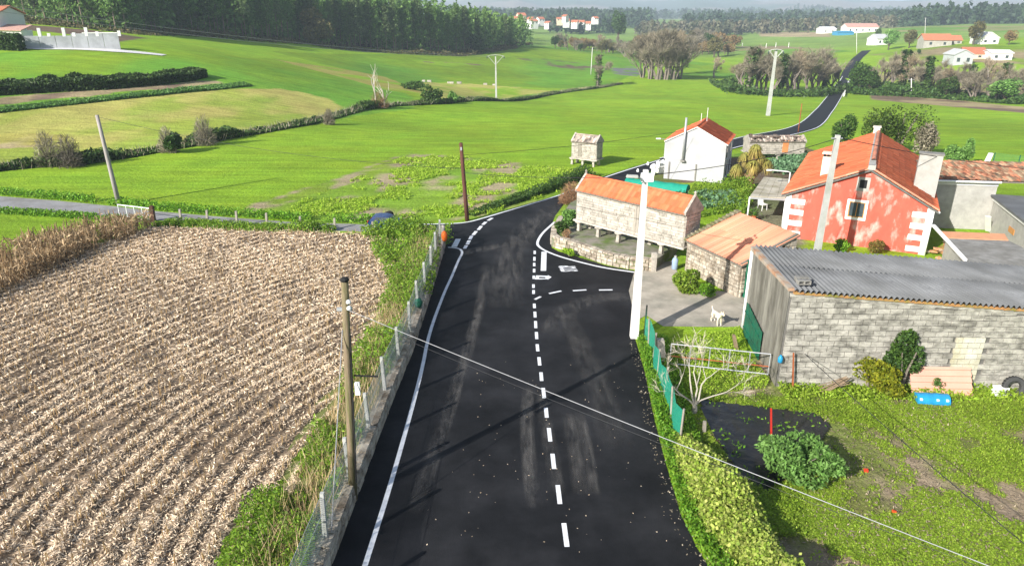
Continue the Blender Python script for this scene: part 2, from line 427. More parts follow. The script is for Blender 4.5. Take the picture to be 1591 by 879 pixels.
# garden by the barn
paint([(1080,600),(1200,560),(1620,560),(1700,960),(1150,960)], [.17,.20,.05], [.29,.225,.155], 1.3, .5, .09, rgh=1)
paint([(870,330),(905,300),(1035,300),(1060,360),(1050,410),(985,418),(870,395)], [.12,.22,.03], SOIL, 2, .5, rgh=1)
paint([(985,285),(1230,285),(1280,240),(1240,225),(1150,240),(985,262)], [.14,.26,.03], SOIL * 1.2, 3, .52, rgh=1)
paint([(1175,280),(1235,280),(1240,400),(1190,370),(1150,340),(1170,310)], [.2,.2,.13], [.15,.17,.08], 2, .5, rgh=.5)
paint([(-90,20),(60,33),(130,39),(200,46),(300,50),(420,59),(470,61),(500,67),(560,73),(660,79),(740,77),(785,70),(820,62),(760,50),(500,20),(300,10),(-90,5)], [.035,.032,.018], [.05,.04,.02], 8, rgh=.3)  # forest floor: brown soil, painted darker so the wood's inside reads as shaded
C[:, 3] = rough
nxv, nyv = len(XS), len(YS)
ii = (np.arange(nyv - 1)[:, None] * nxv + np.arange(nxv - 1)[None, :]).ravel()
GF = np.stack([ii, ii + 1, ii + nxv + 1, ii + nxv], 1)

def ground_material():
    m = bpy.data.materials.new('land'); m.use_nodes = True; N = m.node_tree.nodes; L = m.node_tree.links
    b = N['Principled BSDF']; b.inputs['Roughness'].default_value = .95; b.inputs['Specular IOR Level'].default_value = .1
    at = N.new('ShaderNodeAttribute'); at.attribute_name = 'field'
    geo = N.new('ShaderNodeNewGeometry')
    def noise(sc, det=5, rg=.65, stretch=None):
        n = N.new('ShaderNodeTexNoise'); n.inputs['Scale'].default_value = sc; n.inputs['Detail'].default_value = det; n.inputs['Roughness'].default_value = rg
        if stretch:
            mp = N.new('ShaderNodeMapping'); mp.inputs['Scale'].default_value = stretch[:3]; mp.inputs['Rotation'].default_value = (0, 0, stretch[3])
            L.new(geo.outputs['Position'], mp.inputs[0]); L.new(mp.outputs[0], n.inputs['Vector'])
        else: L.new(geo.outputs['Position'], n.inputs['Vector'])
        return n.outputs['Fac']
    def rng(v, a, b_, lo, hi):
        r = N.new('ShaderNodeMapRange'); r.inputs[1].default_value = a; r.inputs[2].default_value = b_; r.inputs[3].default_value = lo; r.inputs[4].default_value = hi
        L.new(v, r.inputs[0]); return r.outputs[0]
    def mul(a, b_):
        q = N.new('ShaderNodeMath'); q.operation = 'MULTIPLY'; L.new(a, q.inputs[0]); L.new(b_, q.inputs[1]); return q.outputs[0]
    fine = rng(noise(5.0, 8, .75), .3, .7, .66, 1.34)
    streak = rng(noise(1.0, 4, .6, (.10, 1.3, 1, R(24))), .3, .7, .78, 1.2)
    big = rng(noise(.035, 4, .55), .3, .7, .82, 1.18)
    mid = rng(noise(.35, 5, .6), .3, .7, .86, 1.14)
    val = mul(mul(fine, streak), mul(big, mid))
    hs = N.new('ShaderNodeHueSaturation'); L.new(at.outputs['Color'], hs.inputs['Color']); L.new(val, hs.inputs['Value'])
    hue = rng(noise(.12, 4, .6), .3, .7, .488, .512); L.new(hue, hs.inputs['Hue'])
    # thin patches of another tone in the turf
    pm = rng(noise(1.7, 6, .7), .56, .66, 0, .55); pr = mul(pm, rng(at.outputs['Alpha'], 0, 1, .12, 1.0))
    mx = N.new('ShaderNodeMix'); mx.data_type = 'RGBA'; L.new(pr, mx.inputs['Factor']); L.new(hs.outputs[0], mx.inputs['A']); mx.inputs['B'].default_value = (.16, .16, .04, 1)
    L.new(mx.outputs['Result'], b.inputs['Base Color'])
    bp = N.new('ShaderNodeBump'); bp.inputs['Strength'].default_value = .8; bp.inputs['Distance'].default_value = .16
    L.new(noise(3.0, 6, .7), bp.inputs['Height']); L.new(bp.outputs[0], b.inputs['Normal'])
    return m
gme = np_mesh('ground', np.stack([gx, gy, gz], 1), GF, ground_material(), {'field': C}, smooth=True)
ground = link('ground', gme); tag(ground, kind='structure', label='rolling green farmland of meadows and tilled plots', cat='ground')

# ================================================================== ROADS
ASPH = mat('asphalt', (.0105, .0108, .0122), rough=.75, var=.45, scale=.9, c2=(.024, .024, .0265), c2_scale=.3, c2_amt=.45, bump=.25, bscale=55, spec=.14)
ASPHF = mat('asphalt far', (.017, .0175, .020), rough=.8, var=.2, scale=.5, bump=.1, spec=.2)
PAINT = mat('road paint', (.74, .75, .78), rough=.7, var=.12, scale=6, c2=(.45, .45, .47), c2_scale=3, c2_amt=.36, bump=0)
LANE = mat('worn lane', (.27, .265, .27), rough=.95, var=.2, scale=1.2, c2=(.20, .19, .18), c2_scale=.5, c2_amt=.45, bump=.2, bscale=30)
CONC = mat('yard concrete', (.40, .355, .29), rough=.95, var=.2, scale=1.5, c2=(.25, .235, .19), c2_scale=.7, c2_amt=.46, bump=.2, bscale=20)
def flat_poly(name, pts, m, z, parent=None, thick=0.0, **k):
    from mathutils.geometry import tessellate_polygon
    vs = [Vector((p[0], p[1], 0)) for p in pts]; tr = tessellate_polygon([vs]); mb = MB()
    fs = []
    for a, b, c in tr:
        n = (vs[b] - vs[a]).cross(vs[c] - vs[a]); fs.append((a, b, c) if n.z > 0 else (a, c, b))
    mb.add([(p[0], p[1], z) for p in pts], fs)
    return mb.build(name, m, parent, **k)
left_px = [(512,879),(551,776),(600,645),(640,545),(668,460),(692,378)]
right_px = [(1100,879),(1082,850),(1058,800),(1040,740),(1026,690),(1014,640),(1002,580),(987,527),(983,480),(977,452),(986,422)]
WL = Gs(left_px); WR = Gs(right_px)
def extend(a, b, Y):   # continue the line a-b to the given Y
    t = (Y - a[1]) / (b[1] - a[1]); return a + (b - a) * t
outline = [extend(WL[0], WL[2], -40)] + WL + Gs([(655,362),(630,361),(600,360),(600,348),(640,348.5),(700,347.5),(724,345.5),(745,340),(800,323),(875,301),(935,275),(1025,247.5),
           (1034,247),(1034,257),(965,286),(905,300),(880,312),(862,336),(857,350),(857,385),(868,391),(890,397),(943,413),(986,421)]) + \
          WR[:-1][::-1] + [extend(WR[0], WR[2], -40)]
road = flat_poly('road', outline, ASPH, .012); tag(road, kind='structure')
# the road going on down the valley and up the far side
fl = Gs([(1025,247.5),(1060,239),(1110,226),(1150,214),(1186,208),(1224,201),(1251,188),(1278,158),(1295,136),(1309,119)])
fr = Gs([(1031,258),(1070,249),(1125,236),(1180,222),(1215,214),(1254,205.5),(1278,196),(1295,171),(1309,147),(1318,126)])
def strip(name, A, B, m, lift, step=2.0, parent=None, nacross=3):
    A = smooth_path(A, 2); B = smooth_path(B, 2); n = max(len(A), len(B), int(sum(np.linalg.norm(np.diff(np.array(A), axis=0), axis=1)) / step))
    def res(Q):
        Q = np.array(Q); s = np.concatenate([[0], np.cumsum(np.linalg.norm(np.diff(Q, axis=0), axis=1))]); s /= s[-1]; t = np.linspace(0, 1, n)
        return np.stack([np.interp(t, s, Q[:, k]) for k in range(3)], 1)
    A = res(A); B = res(B); mb = MB(); k = nacross
    T = np.linspace(0, 1, k + 1); P = A[:, None, :] * (1 - T)[None, :, None] + B[:, None, :] * T[None, :, None]
    P[:, :, 2] = land(P[:, :, 0], P[:, :, 1]) + lift
    vs = P.reshape(-1, 3); fs = []
    for i in range(n - 1):
        for j in range(k):
            a = i * (k + 1) + j; fs.append((a, a + 1, a + k + 2, a + k + 1))
    mb.add(vs, fs); o = mb.build(name, m, parent); return o, A, B
valley, vA, vB = strip('valley_road', fl, fr, ASPHF, .07); tag(valley, kind='structure')
# beyond the brook the road climbs over the rise
c2_ = Gs([(1314,122),(1318,112),(1326,98),(1332,91),(1340,84),(1346,79)])
def road_from_centre(name, cs, w, m, lift):
    cs = [np.array(c) for c in cs]; A = []; B = []
    for i, c in enumerate(cs):
        d = cs[min(i + 1, len(cs) - 1)] - cs[max(i - 1, 0)]; n = np.array([-d[1], d[0], 0]) / (np.hypot(d[0], d[1]) + 1e-9); A.append(c + n * w / 2); B.append(c - n * w / 2)
    return strip(name, A, B, m, lift)[0]
tag(road_from_centre('hill_road', c2_, 4.0, ASPHF, .09), kind='structure')
tup = Gs([(-120,296),(-60,301),(0,305),(90,312),(180,321),(240,328),(330,336),(450,345),(560,348.5),(601,348.5)])
tlo = Gs([(-120,317),(-60,322),(0,326),(90,331),(180,337),(240,342),(330,349),(450,356),(560,360),(601,360.5)])
lane = flat_poly('lane', tup + tlo[::-1], LANE, .008); tag(lane, kind='structure')
yard = flat_poly('yard', Gs([(977,452),(986,421),(1003,412),(1045,405),(1062,446),(1110,452),(1160,455),(1175,480),(1158,508),(1090,508),(1030,507),(1004,490),(985,500),(983,480)]), CONC, .017)
tag(yard, kind='structure')
# markings are pieces of the road
def stripe(name, a, b, w, parent=road, z=.016, m=PAINT):
    a = np.array(a); b = np.array(b); d = (b - a)[:2]; d = d / np.linalg.norm(d); n = np.array([-d[1], d[0]]) * w / 2
    return MB().add([(a[0] + n[0], a[1] + n[1], z), (a[0] - n[0], a[1] - n[1], z), (b[0] - n[0], b[1] - n[1], z), (b[0] + n[0], b[1] + n[1], z)], [(0, 1, 2, 3)]).build(name, m, parent)
def line_path(name, pts, w, parent=road, z=.016, m=PAINT, drape=None):
    P = smooth_path(pts, 2); mb = MB(); vs = []; fs = []
    for i, p in enumerate(P):
        d = P[min(i + 1, len(P) - 1)] - P[max(i - 1, 0)]; n = np.array([-d[1], d[0]]) / (np.hypot(d[0], d[1]) + 1e-9) * w / 2
        zz = z if drape is None else h(p[0], p[1]) + drape
        vs += [(p[0] + n[0], p[1] + n[1], zz), (p[0] - n[0], p[1] - n[1], zz)]
        if i: fs.append((2 * i - 2, 2 * i - 1, 2 * i + 1, 2 * i))
    return mb.add(vs, fs).build(name, m, parent)
EL = Gs([(567,879),(612,737),(655,580),(666,519),(690,455),(701.5,431),(713,403),(719,393),(715.5,387),(705,385),(696,384.5)])
line_path('edge_line', [extend(EL[0], EL[1], -30)] + EL, .13)
line_path('edge_line', Gs([(612,349.2),(690,348.2),(722,346.6),(745,341),(800,324.3),(875,302.5),(935,276.5),(1026,248.5)]), .15)
line_path('edge_line', Gs([(862,345),(857,349.5),(843,362),(836,373),(834.5,380),(839,385),(849,391),(871,399.5),(901,407.5),(937.6,416.5),(988,423.5)]), .15)
for x0, y0, x1, y1 in [(831,484.5,831.5,493.6),(832,499,832.5,510),(833.3,516,834,527),(834.6,535,835.6,546),(837.3,555,838.6,568),(840.5,578.6,841.6,592),
                       (843.8,602.7,845.6,618.6),(848,633.6,849.6,649),(852.6,665,855,686),(858.3,705,861,728.6),(866.5,753.6,870,783),(876,812.7,881,849.5),
                       (885,884,892,930),(830.8,390,830.7,395),(830.4,399.5,830.3,405.5),(830,408.5,830,414),(829.9,418,829.8,423.5),(829.4,428.6,829.2,433.6),
                       (828.8,442,828.8,447.7),(829,451,829,457),(830,472,830.4,479)]:
    stripe('centre_dash', G(x0, y0), G(x1, y1), .125)
for x0, y0, x1, y1 in [(722,386.5,724.5,381.5),(726,380,729,374),(730,372.5,733,366.5),(735,365.5,740,359.5),(743,357.5,748,351.5),(750,349.5,755,345),(758,343,765,339)]:
    stripe('centre_dash', G(x0, y0), G(x1, y1), .2)
for x0, y0, x1, y1 in [(831,465.5,840,461),(853,456.4,872,452.3),(890,452,911,450.6),(930.5,450.9,951.6,450.6)]:
    stripe('give_way_dash', G(x0, y0), G(x1, y1), .13)
flat_poly('stop_line', Gs([(840,421),(841.3,391.5),(849.3,391.5),(848.6,421)]), PAINT, .0165, road)
flat_poly('stop_line', Gs([(701,384),(708,371.5),(716,371.5),(710,384)]), PAINT, .0165, road)
# painted arrow box and the word STOP for the drivers coming out of the yard
ap = Gs([(831,434.3),(833,428.2),(851,428.8),(851,427.6),(857,430.8),(851,434.8),(851,434.0)])
ip = Gs([(837,432.6),(838,430.3),(848,430.8),(847,432.8)])
mbx = MB(); mbx.add([(p[0], p[1], .016) for p in ap] + [(p[0], p[1], .016) for p in ip],
                    [(0, 1, 8, 7), (1, 2, 9, 8), (2, 6, 10, 9), (6, 0, 7, 10), (3, 4, 5)])
mbx.build('arrow_marking', PAINT, road)
def text_mesh(name, body, size=1.0, extrude=0.0):
    cu = bpy.data.curves.new(name, 'FONT'); cu.body = body; cu.size = size; cu.extrude = extrude; cu.align_x = 'CENTER'; cu.align_y = 'CENTER'; cu.resolution_u = 3; cu.offset = .035
    o = bpy.data.objects.new(name, cu); col.objects.link(o); dg = bpy.context.evaluated_depsgraph_get()
    me = bpy.data.meshes.new_from_object(o.evaluated_get(dg)); bpy.data.objects.remove(o); bpy.data.curves.remove(cu); me.name = name; return me
sm = text_mesh('stop_lettering', 'STOP'); sm.materials.append(PAINT)
sc_ = G(884, 417.5); sl = link('stop_lettering', sm, road, (sc_[0], sc_[1], .0165), (0, 0, R(97)), (.36, 1.15, 1))
line_path('edge_line', [p for p in vA], .16, valley, drape=.10)
line_path('edge_line', [p for p in vB], .16, valley, drape=.10)
# dusty tyre sweeps and crumbs on the new asphalt
DUST = mat('road dust', (.16, .15, .14), rough=.95, var=.4, scale=3, bump=0)
def dust_material():
    m = DUST; N = m.node_tree.nodes; L = m.node_tree.links; b = N['Principled BSDF']
    g = N.new('ShaderNodeNewGeometry'); mp = N.new('ShaderNodeMapping'); mp.inputs['Scale'].default_value = (2.2, .35, 1); mp.inputs['Rotation'].default_value = (0, 0, R(4)); L.new(g.outputs['Position'], mp.inputs[0])
    n = N.new('ShaderNodeTexNoise'); n.inputs['Scale'].default_value = 1.4; n.inputs['Detail'].default_value = 7; n.inputs['Roughness'].default_value = .7; L.new(mp.outputs[0], n.inputs['Vector'])
    r = N.new('ShaderNodeMapRange'); r.inputs[1].default_value = .38; r.inputs[2].default_value = .72; r.inputs[3].default_value = 0; r.inputs[4].default_value = .6; L.new(n.outputs['Fac'], r.inputs[0])
    at = N.new('ShaderNodeAttribute'); at.attribute_name = 'tint'; sp = N.new('ShaderNodeSeparateColor'); L.new(at.outputs['Color'], sp.inputs[0])
    mu = N.new('ShaderNodeMath'); mu.operation = 'MULTIPLY'; L.new(r.outputs[0], mu.inputs[0]); L.new(sp.outputs[0], mu.inputs[1]); L.new(mu.outputs[0], b.inputs['Alpha'])
dust_material()
def dust_track(pts, w, strength=1.0, z=.014):
    P = smooth_path(pts, 2); vs = []; fs = []; T = []
    n = len(P)
    for i, p in enumerate(P):
        d = P[min(i + 1, n - 1)] - P[max(i - 1, 0)]; q = np.array([-d[1], d[0]]) / (np.hypot(d[0], d[1]) + 1e-9)
        e = min(1, i / (.2 * n), (n - 1 - i) / (.2 * n))
        for k in (-1, -.4, .4, 1):
            vs.append((p[0] + q[0] * w / 2 * k, p[1] + q[1] * w / 2 * k, z)); T.append((e * strength * (1 if abs(k) < .9 else 0),) * 3 + (1,))
        if i:
            for k in range(3): a = 4 * (i - 1) + k; fs.append((a, a + 1, a + 5, a + 4))
    me = np_mesh('tyre_dust', np.array(vs), np.array(fs), DUST, {'tint': np.array(T)}); link('tyre_dust', me, road)
dust_track(Gs([(640,800),(690,660),(722,560),(745,480),(757,410)]), .55, 1.0)
dust_track(Gs([(830,790),(822,720),(818,660),(822,600)]), .5, 1.3)
dust_track(Gs([(868,770),(858,710),(846,650),(840,600)]), .5, .8)
dust_track(Gs([(905,770),(895,700),(885,640)]), .6, .9)
dust_track(Gs([(925,770),(915,700),(900,640)]), .4, .9)
dust_track(Gs([(960,700),(930,600),(900,530),(870,480)]), 1.2, .5)
dust_track(Gs([(780,480),(785,420),(800,380),(830,345),(880,315)]), 2.0, .8)
dust_track(Gs([(720,395),(760,385),(800,378),(830,375)]), 1.0, .9)
dust_track(Gs([(980,460),(930,462),(880,480),(850,520)]), 1.3, .7)

# ================================================================== BUILDINGS
def frame(A, B):
    """local frame of a wall from A to B: angle, length, u, v (v points away from the camera side)"""
    A = np.array(A, float); B = np.array(B, float); d = B - A; L = math.hypot(d[0], d[1]); u = np.array([d[0] / L, d[1] / L, 0]); v = np.array([-u[1], u[0], 0])
    return math.atan2(u[1], u[0]), L, u, v
def on_plane(P, w, px, py):
    """ray of the pixel met with the vertical plane through P along w -> (distance along w, height)"""
    d = ray(px, py); M = np.array([[d[0], -w[0]], [d[1], -w[1]]]); t, s = np.linalg.solve(M, np.array([P[0], P[1]])); return s, CAMH + d[2] * t
TILE = leaf_mat('roof tile', (.56, .12, .045), (.62, .165, .075), trans=0, rough=.85, rand=0, var=.2)
TILE_PALE = leaf_mat('pale roof tile', (.66, .235, .135), (.62, .27, .17), trans=0, rough=.85, rand=0, var=.18)
TILE_OLD = leaf_mat('mossy roof tile', (.27, .10, .055), (.22, .17, .11), trans=0, rough=.95, rand=0, var=.5)
TILE_GREY = leaf_mat('lichen roof tile', (.27, .20, .16), (.40, .35, .30), trans=0, rough=.95, rand=0, var=.5)
def tile_roof(name, E0, E1, R0, R1, m, parent, tw=.2, cl=.36, amp=.045, flip=False, patch=None, jit=.006):
    """barrel tiles: eave E0-E1, ridge R0-R1; one joined part"""
    E0, E1, R0, R1 = [np.array(p, float) for p in (E0, E1, R0, R1)]
    W = np.linalg.norm(E1 - E0); Ln = np.linalg.norm(R0 - E0); nc = max(2, int(W / tw)); nr = max(2, int(Ln / cl)); k = 6
    nrm = np.cross(E1 - E0, R0 - E0); nrm /= np.linalg.norm(nrm)
    if nrm[2] < 0: nrm = -nrm
    V = []; F = []; T = []; rg = np.random
    rows = []
    for r in range(nr):
        for e in (0, 1): rows.append((r, e))
    prof = [math.sin(math.pi * q / k) for q in range(k)]
    ncol = nc * k + 1
    tint = rg.rand(nr + 1, nc + 1); t2 = rg.rand(nr + 1, nc + 1)
    jx = rg.normal(size=(nr + 1, nc + 1)) * jit
    for (r, e) in rows:
        t = (r + (0 if e == 0 else .985)) / nr; lift = .03 if e == 0 else 0.0
        a = E0 + (R0 - E0) * t; b = E1 + (R1 - E1) * t
        for c in range(ncol):
            s = c / (ncol - 1); q = c % k; cc = min(c // k, nc - 1)
            hh = amp * (prof[q] if cc % 1 == 0 else 0)
            V.append(a + (b - a) * s + nrm * (hh + lift + jx[r, cc])); T.append((tint[r, cc], t2[r, cc] if patch is None else patch(s, t, t2[r, cc]), 0, 1))
    n = len(rows)
    for i in range(n - 1):
        for c in range(ncol - 1): F.append((i * ncol + c, i * ncol + c + 1, (i + 1) * ncol + c + 1, (i + 1) * ncol + c))
    # board under the tiles, so that the roof has thickness
    o = link(name, np_mesh(name, np.array(V), np.array(F), m, {'tint': np.array(T)}), parent); o['kind'] = 'stuff'
    return o
def slab_under(name, E0, E1, R1, R0, th, m, parent):
    return MB().prism([np.array(p, float) + np.array([0, 0, -.012]) for p in (E0, E1, R1, R0)], (0, 0, -th)).build(name, m, parent)
def ridge_caps(name, a, b, m, parent, r=.11, step=.4):
    a = np.array(a, float); b = np.array(b, float); L = np.linalg.norm(b - a); n = max(2, int(L / step)); V = []; F = []; T = []; k = 6
    d = (b - a) / L; s = np.cross(d, [0, 0, 1.0]); s /= np.linalg.norm(s)
    for i in range(n):
        t = random.random(); t2 = random.random(); o = len(V)
        for e, rr in ((0, r * 1.08), (1.06, r * .95)):
            p = a + (b - a) * min(1, (i + e) / n)
            for q in range(k + 1):
                g = math.pi * q / k; V.append(p + s * rr * math.cos(g) + np.array([0, 0, rr * .8 * math.sin(g)])); T.append((t, t2, 0, 1))
        for q in range(k): F.append((o + q, o + q + 1, o + k + 2 + q, o + k + 1 + q))
    o = link(name, np_mesh(name, np.array(V), np.array(F), m, {'tint': np.array(T)}), parent); o['kind'] = 'stuff'; return o
def stones_on(parent, o, u, n, L, H, course, length, m, name='stone', depth=.12, skip=None, limit=300, gap=.018, top=None, rnd=.2, shuffle=True, rest='masonry', regular=False, order=None):
    """single stones laid in courses on a plane: origin o, along u, outward n (all local to parent); past the limit joined into one part"""
    o = np.array(o, float); u = np.array(u, float); n = np.array(n, float); z = 0.0; rects = []; row = 0
    while z < H - course * .4:
        ch = course if regular else course * random.uniform(.8, 1.25); ch = min(ch, H - z); x = -random.uniform(0, .5) * length if not regular else (-.5 * length if row % 2 else 0)
        while x < L:
            w = length if regular else length * random.uniform(.55, 1.5); x1 = min(L, x + w); x0 = max(0, x)
            if x1 - x0 > .05 and (skip is None or not skip((x0 + x1) / 2, z + ch / 2)) and (top is None or z + ch * .6 < top((x0 + x1) / 2)): rects.append((x0, x1, z, z + ch))
            x += w
        z += ch; row += 1
    if order: rects.sort(key=order)
    restb = MB()
    for i, (x0, x1, z0, z1) in enumerate(rects):
        mb = MB() if i < limit else restb
        g = gap / 2; d = depth * random.uniform(.75, 1.1) if not regular else depth * random.uniform(.93, 1.05); c = []
        for dd in (-.05, d):
            for (x, zz) in ((x0 + g, z0 + g), (x1 - g, z0 + g), (x1 - g, z1 - g), (x0 + g, z1 - g)):
                k = 0 if dd < 0 else rnd * min(x1 - x0, z1 - z0) * .5
                xx = x + (k * random.random() if x < (x0 + x1) / 2 else -k * random.random()); z_ = zz + (k * random.random() if zz < (z0 + z1) / 2 else -k * random.random())
                c.append(o + u * xx + np.array([0, 0, z_]) + n * dd)
        fs = [(4, 5, 6, 7), (0, 1, 5, 4), (1, 2, 6, 5), (2, 3, 7, 6), (3, 0, 4, 7)]
        if np.cross(u, [0, 0, 1.0]) @ n < 0: fs = [f[::-1] for f in fs]
        mb.add(c, fs)
        if i < limit: mb.build(name, m, parent)
    if restb.f: tag(restb.build(rest, m, parent), kind='stuff')
STONE = mat('field stone', (.44, .385, .31), var=.3, scale=5, c2=(.20, .155, .11), c2_scale=2.2, c2_amt=.46, bump=.5, bscale=14, rand=.28)
STONE_D = mat('stone core', (.17, .15, .12), var=.3, scale=6, bump=.4)
STONE_W = mat('pale granite', (.43, .39, .335), var=.25, scale=6, c2=(.27, .25, .21), c2_scale=2.5, c2_amt=.44, bump=.5, bscale=16, rand=.16)
CEM = mat('cement block', (.37, .35, .31), var=.25, scale=6, c2=(.17, .16, .14), c2_scale=2.2, c2_amt=.47, c2_soft=.10, stretch=(1, 1, 2.2), bump=.35, bscale=25, rand=.13)
CEM_L = mat('new cement block', (.52, .50, .42), var=.15, scale=4, c2=(.40, .37, .26), c2_scale=1.6, c2_amt=.46, bump=.3, bscale=25, rand=.1)
MORTAR = mat('mortar', (.13, .125, .115), var=.2, scale=5, bump=.3)
RENDER = mat('streaked cement render', (.25, .235, .20), var=.3, scale=3, c2=(.12, .11, .09), c2_scale=2.4, c2_amt=.5, bump=.3, stretch=(1, 1, .22))
CONCRETE = mat('concrete', (.38, .365, .335), var=.18, scale=3, c2=(.33, .32, .29), c2_scale=1.0, c2_amt=.45, bump=.15, bscale=20)
CONCRETE_D = mat('dark old concrete', (.20, .19, .17), var=.25, scale=3, c2=(.28, .27, .25), c2_scale=1.4, c2_amt=.45, bump=.25, bscale=15)
FIBRE = mat('fibre cement', (.15, .155, .162), var=.35, scale=2.2, c2=(.095, .098, .10), c2_scale=1.1, c2_amt=.46, bump=.15, rand=.10, obj=True)
REDW = mat('peeling red paint', (.56, .105, .070), var=.14, scale=2.5, c2=(.66, .42, .37), c2_scale=1.7, c2_amt=.405, c2_soft=.09, stretch=(1, 1, .5), bump=.12, bscale=12)
WHITE = mat('white paint', (.78, .77, .74), var=.06, scale=3, c2=(.62, .60, .55), c2_scale=1.2, c2_amt=.38, bump=.05)
WHITE_D = mat('grey white render', (.40, .40, .41), var=.08, scale=2, c2=(.38, .38, .39), c2_scale=.8, c2_amt=.42, bump=.08)
CREAM = mat('cream render', (.66, .60, .48), var=.1, scale=3, bump=.1)
DARK = mat('dark opening', (.012, .012, .013), rough=.5, var=.1, bump=0)
GLASS = mat('window glass', (.05, .065, .075), rough=.08, var=.3, scale=1.5, bump=0, spec=.6)
WOOD = mat('weathered wood', (.22, .16, .105), var=.35, scale=5, stretch=(6, 6, .8), bump=.3, rand=.15)
WOODG = mat('grey wood', (.30, .27, .225), var=.35, scale=5, stretch=(6, 6, .8), bump=.3, rand=.15)
WOODD = mat('dark brown wood', (.085, .04, .027), var=.4, scale=5, stretch=(6, 6, .7), bump=.3)
VARN = mat('varnished wood', (.50, .23, .07), rough=.5, var=.2, scale=6, bump=.05)
GRN = mat('green painted metal', (.012, .115, .065), rough=.6, var=.25, scale=5, c2=(.02, .075, .045), c2_scale=3, c2_amt=.45, bump=.08)
STEEL = mat('galvanised steel', (.42, .43, .45), rough=.5, var=.15, scale=8, metal=.4, bump=.05)
RUST = mat('rusty steel', (.30, .085, .03), rough=.9, var=.35, scale=9, bump=.2)
BLACK = mat('black rubber', (.018, .018, .018), rough=.8, var=.2, bump=.1)
WHITEP = mat('white plastic', (.78, .78, .78), rough=.5, var=.05, bump=0)

def gable_wall_poly(L, eh, ah): return [(0, 0), (L, 0), (L, eh), (L / 2, ah), (0, eh)]

# ---------------------------------------------------------------- red house
A = G(1214, 367.5); B = G(1434, 396); rz, L, u, v = frame(A, B)
rh = thing('red_house', A, rz, 'red painted stone house with peeling gable and orange tiled roof', 'house')
eh = (top_z(A, 297) + top_z(B, 325)) / 2; mid = (A + B) / 2; sA, ah = on_plane(A, u, 1354, 262)
D = float((at_z(1362, 205, ah) - A) @ v); print('red house depth', D, L, eh, ah)
ap = L / 2 + .0
wl = MB()
P = [(0, 0, 0), (L, 0, 0), (L, 0, eh), (sA, 0, ah - .12), (0, 0, eh)]
wl.prism(P, (0, D, 0)); wl.build('wall', REDW, rh)
oh = .28; dl = (ah - eh) / sA; dr = (ah - eh) / (L - sA)
eL = (-oh, eh - oh * dl); eR = (L + oh, eh - oh * dr)
for (ex, ez), nm in ((eL, 'l'), (eR, 'r')):
    E0 = (ex, -.22, ez); E1 = (ex, D + .2, ez); R0 = (sA, -.22, ah); R1 = (sA, D + .2, ah)
    rf = slab_under('roof', E0, E1, R1, R0, .10, MORTAR, rh)
    tile_roof('roof_tiles', E0, E1, R0, R1, TILE, rf, tw=.21, cl=.37, amp=.05)
    # line of verge tiles bedded along the gable edge
    ridge_caps('verge_tiles', np.array(E0) + [0, .06, .05], np.array(R0) + [0, .06, .05], TILE_PALE, rf, .10)
tag(MB().bar((sA, -.2, ah + .05), (sA, D + .2, ah + .05), .34, .09).build('ridge_mortar', CONCRETE, rh))
ridge_caps('ridge_tiles', (sA + .04, 2.0, ah + .09), (sA + .04, D + .2, ah + .09), TILE_PALE, rh, .12)
# apex block and rear stub chimney
m_ = MB(); m_.box(sA - .16, sA + .2, -.26, .25, ah - .03, ah + .22); m_.build('apex_block', CONCRETE, rh)
m_ = MB(); m_.box(sA - .3, sA + .1, D - .5, D + .05, ah - .1, ah + .35); m_.box(sA - .36, sA + .16, D - .56, D + .11, ah + .35, ah + .42); m_.build('rear_chimney', CREAM, rh)
# chimneys: found on the slope by their foot pixels
def foot_on_slope(px, py, left):
    """local x, y, z of the pixel on the roof slope"""
    d = ray(px, py); best = None
    for k in range(4000):
        t = 30 + k * .01; p = d * t + np.array([0, 0, CAMH]); q = p - A; lx = q @ u; ly = q @ v; lz = q[2]
        sur = ah - (sA - lx) * dl if lx < sA else ah - (lx - sA) * dr
        if lz < sur: return lx, ly, sur
    return None
fx, fy, fz = foot_on_slope(1283, 272, True)
m_ = MB(); m_.box(fx - .3, fx + .22, fy, fy + .5, fz - .4, fz + 1.05); c1 = m_.build('chimney', CREAM, rh)
m_ = MB(); [m_.box(fx + dx - .05, fx + dx + .05, fy + .02, fy + .48, fz + 1.05, fz + 1.2) for dx in (-.24, -.04, .16)]; m_.build('chimney_vent', DARK, c1)
m_ = MB(); m_.box(fx - .36, fx + .28, fy - .06, fy + .56, fz + 1.2, fz + 1.28); m_.build('chimney_cap', CREAM, c1)
fx, fy, fz = foot_on_slope(1437, 300, False)
zt = on_plane(A + v * fy, u, 1440, 240)[1] - A[2]
m_ = MB(); m_.box(fx - .62, fx + .5, fy - .1, fy + .55, fz - .6, zt); c2c = m_.build('chimney', CONCRETE, rh)
m_ = MB(); m_.box(fx - .67, fx + .55, fy - .15, fy + .6, zt, zt + .07); m_.build('chimney_cap', CONCRETE_D, c2c)
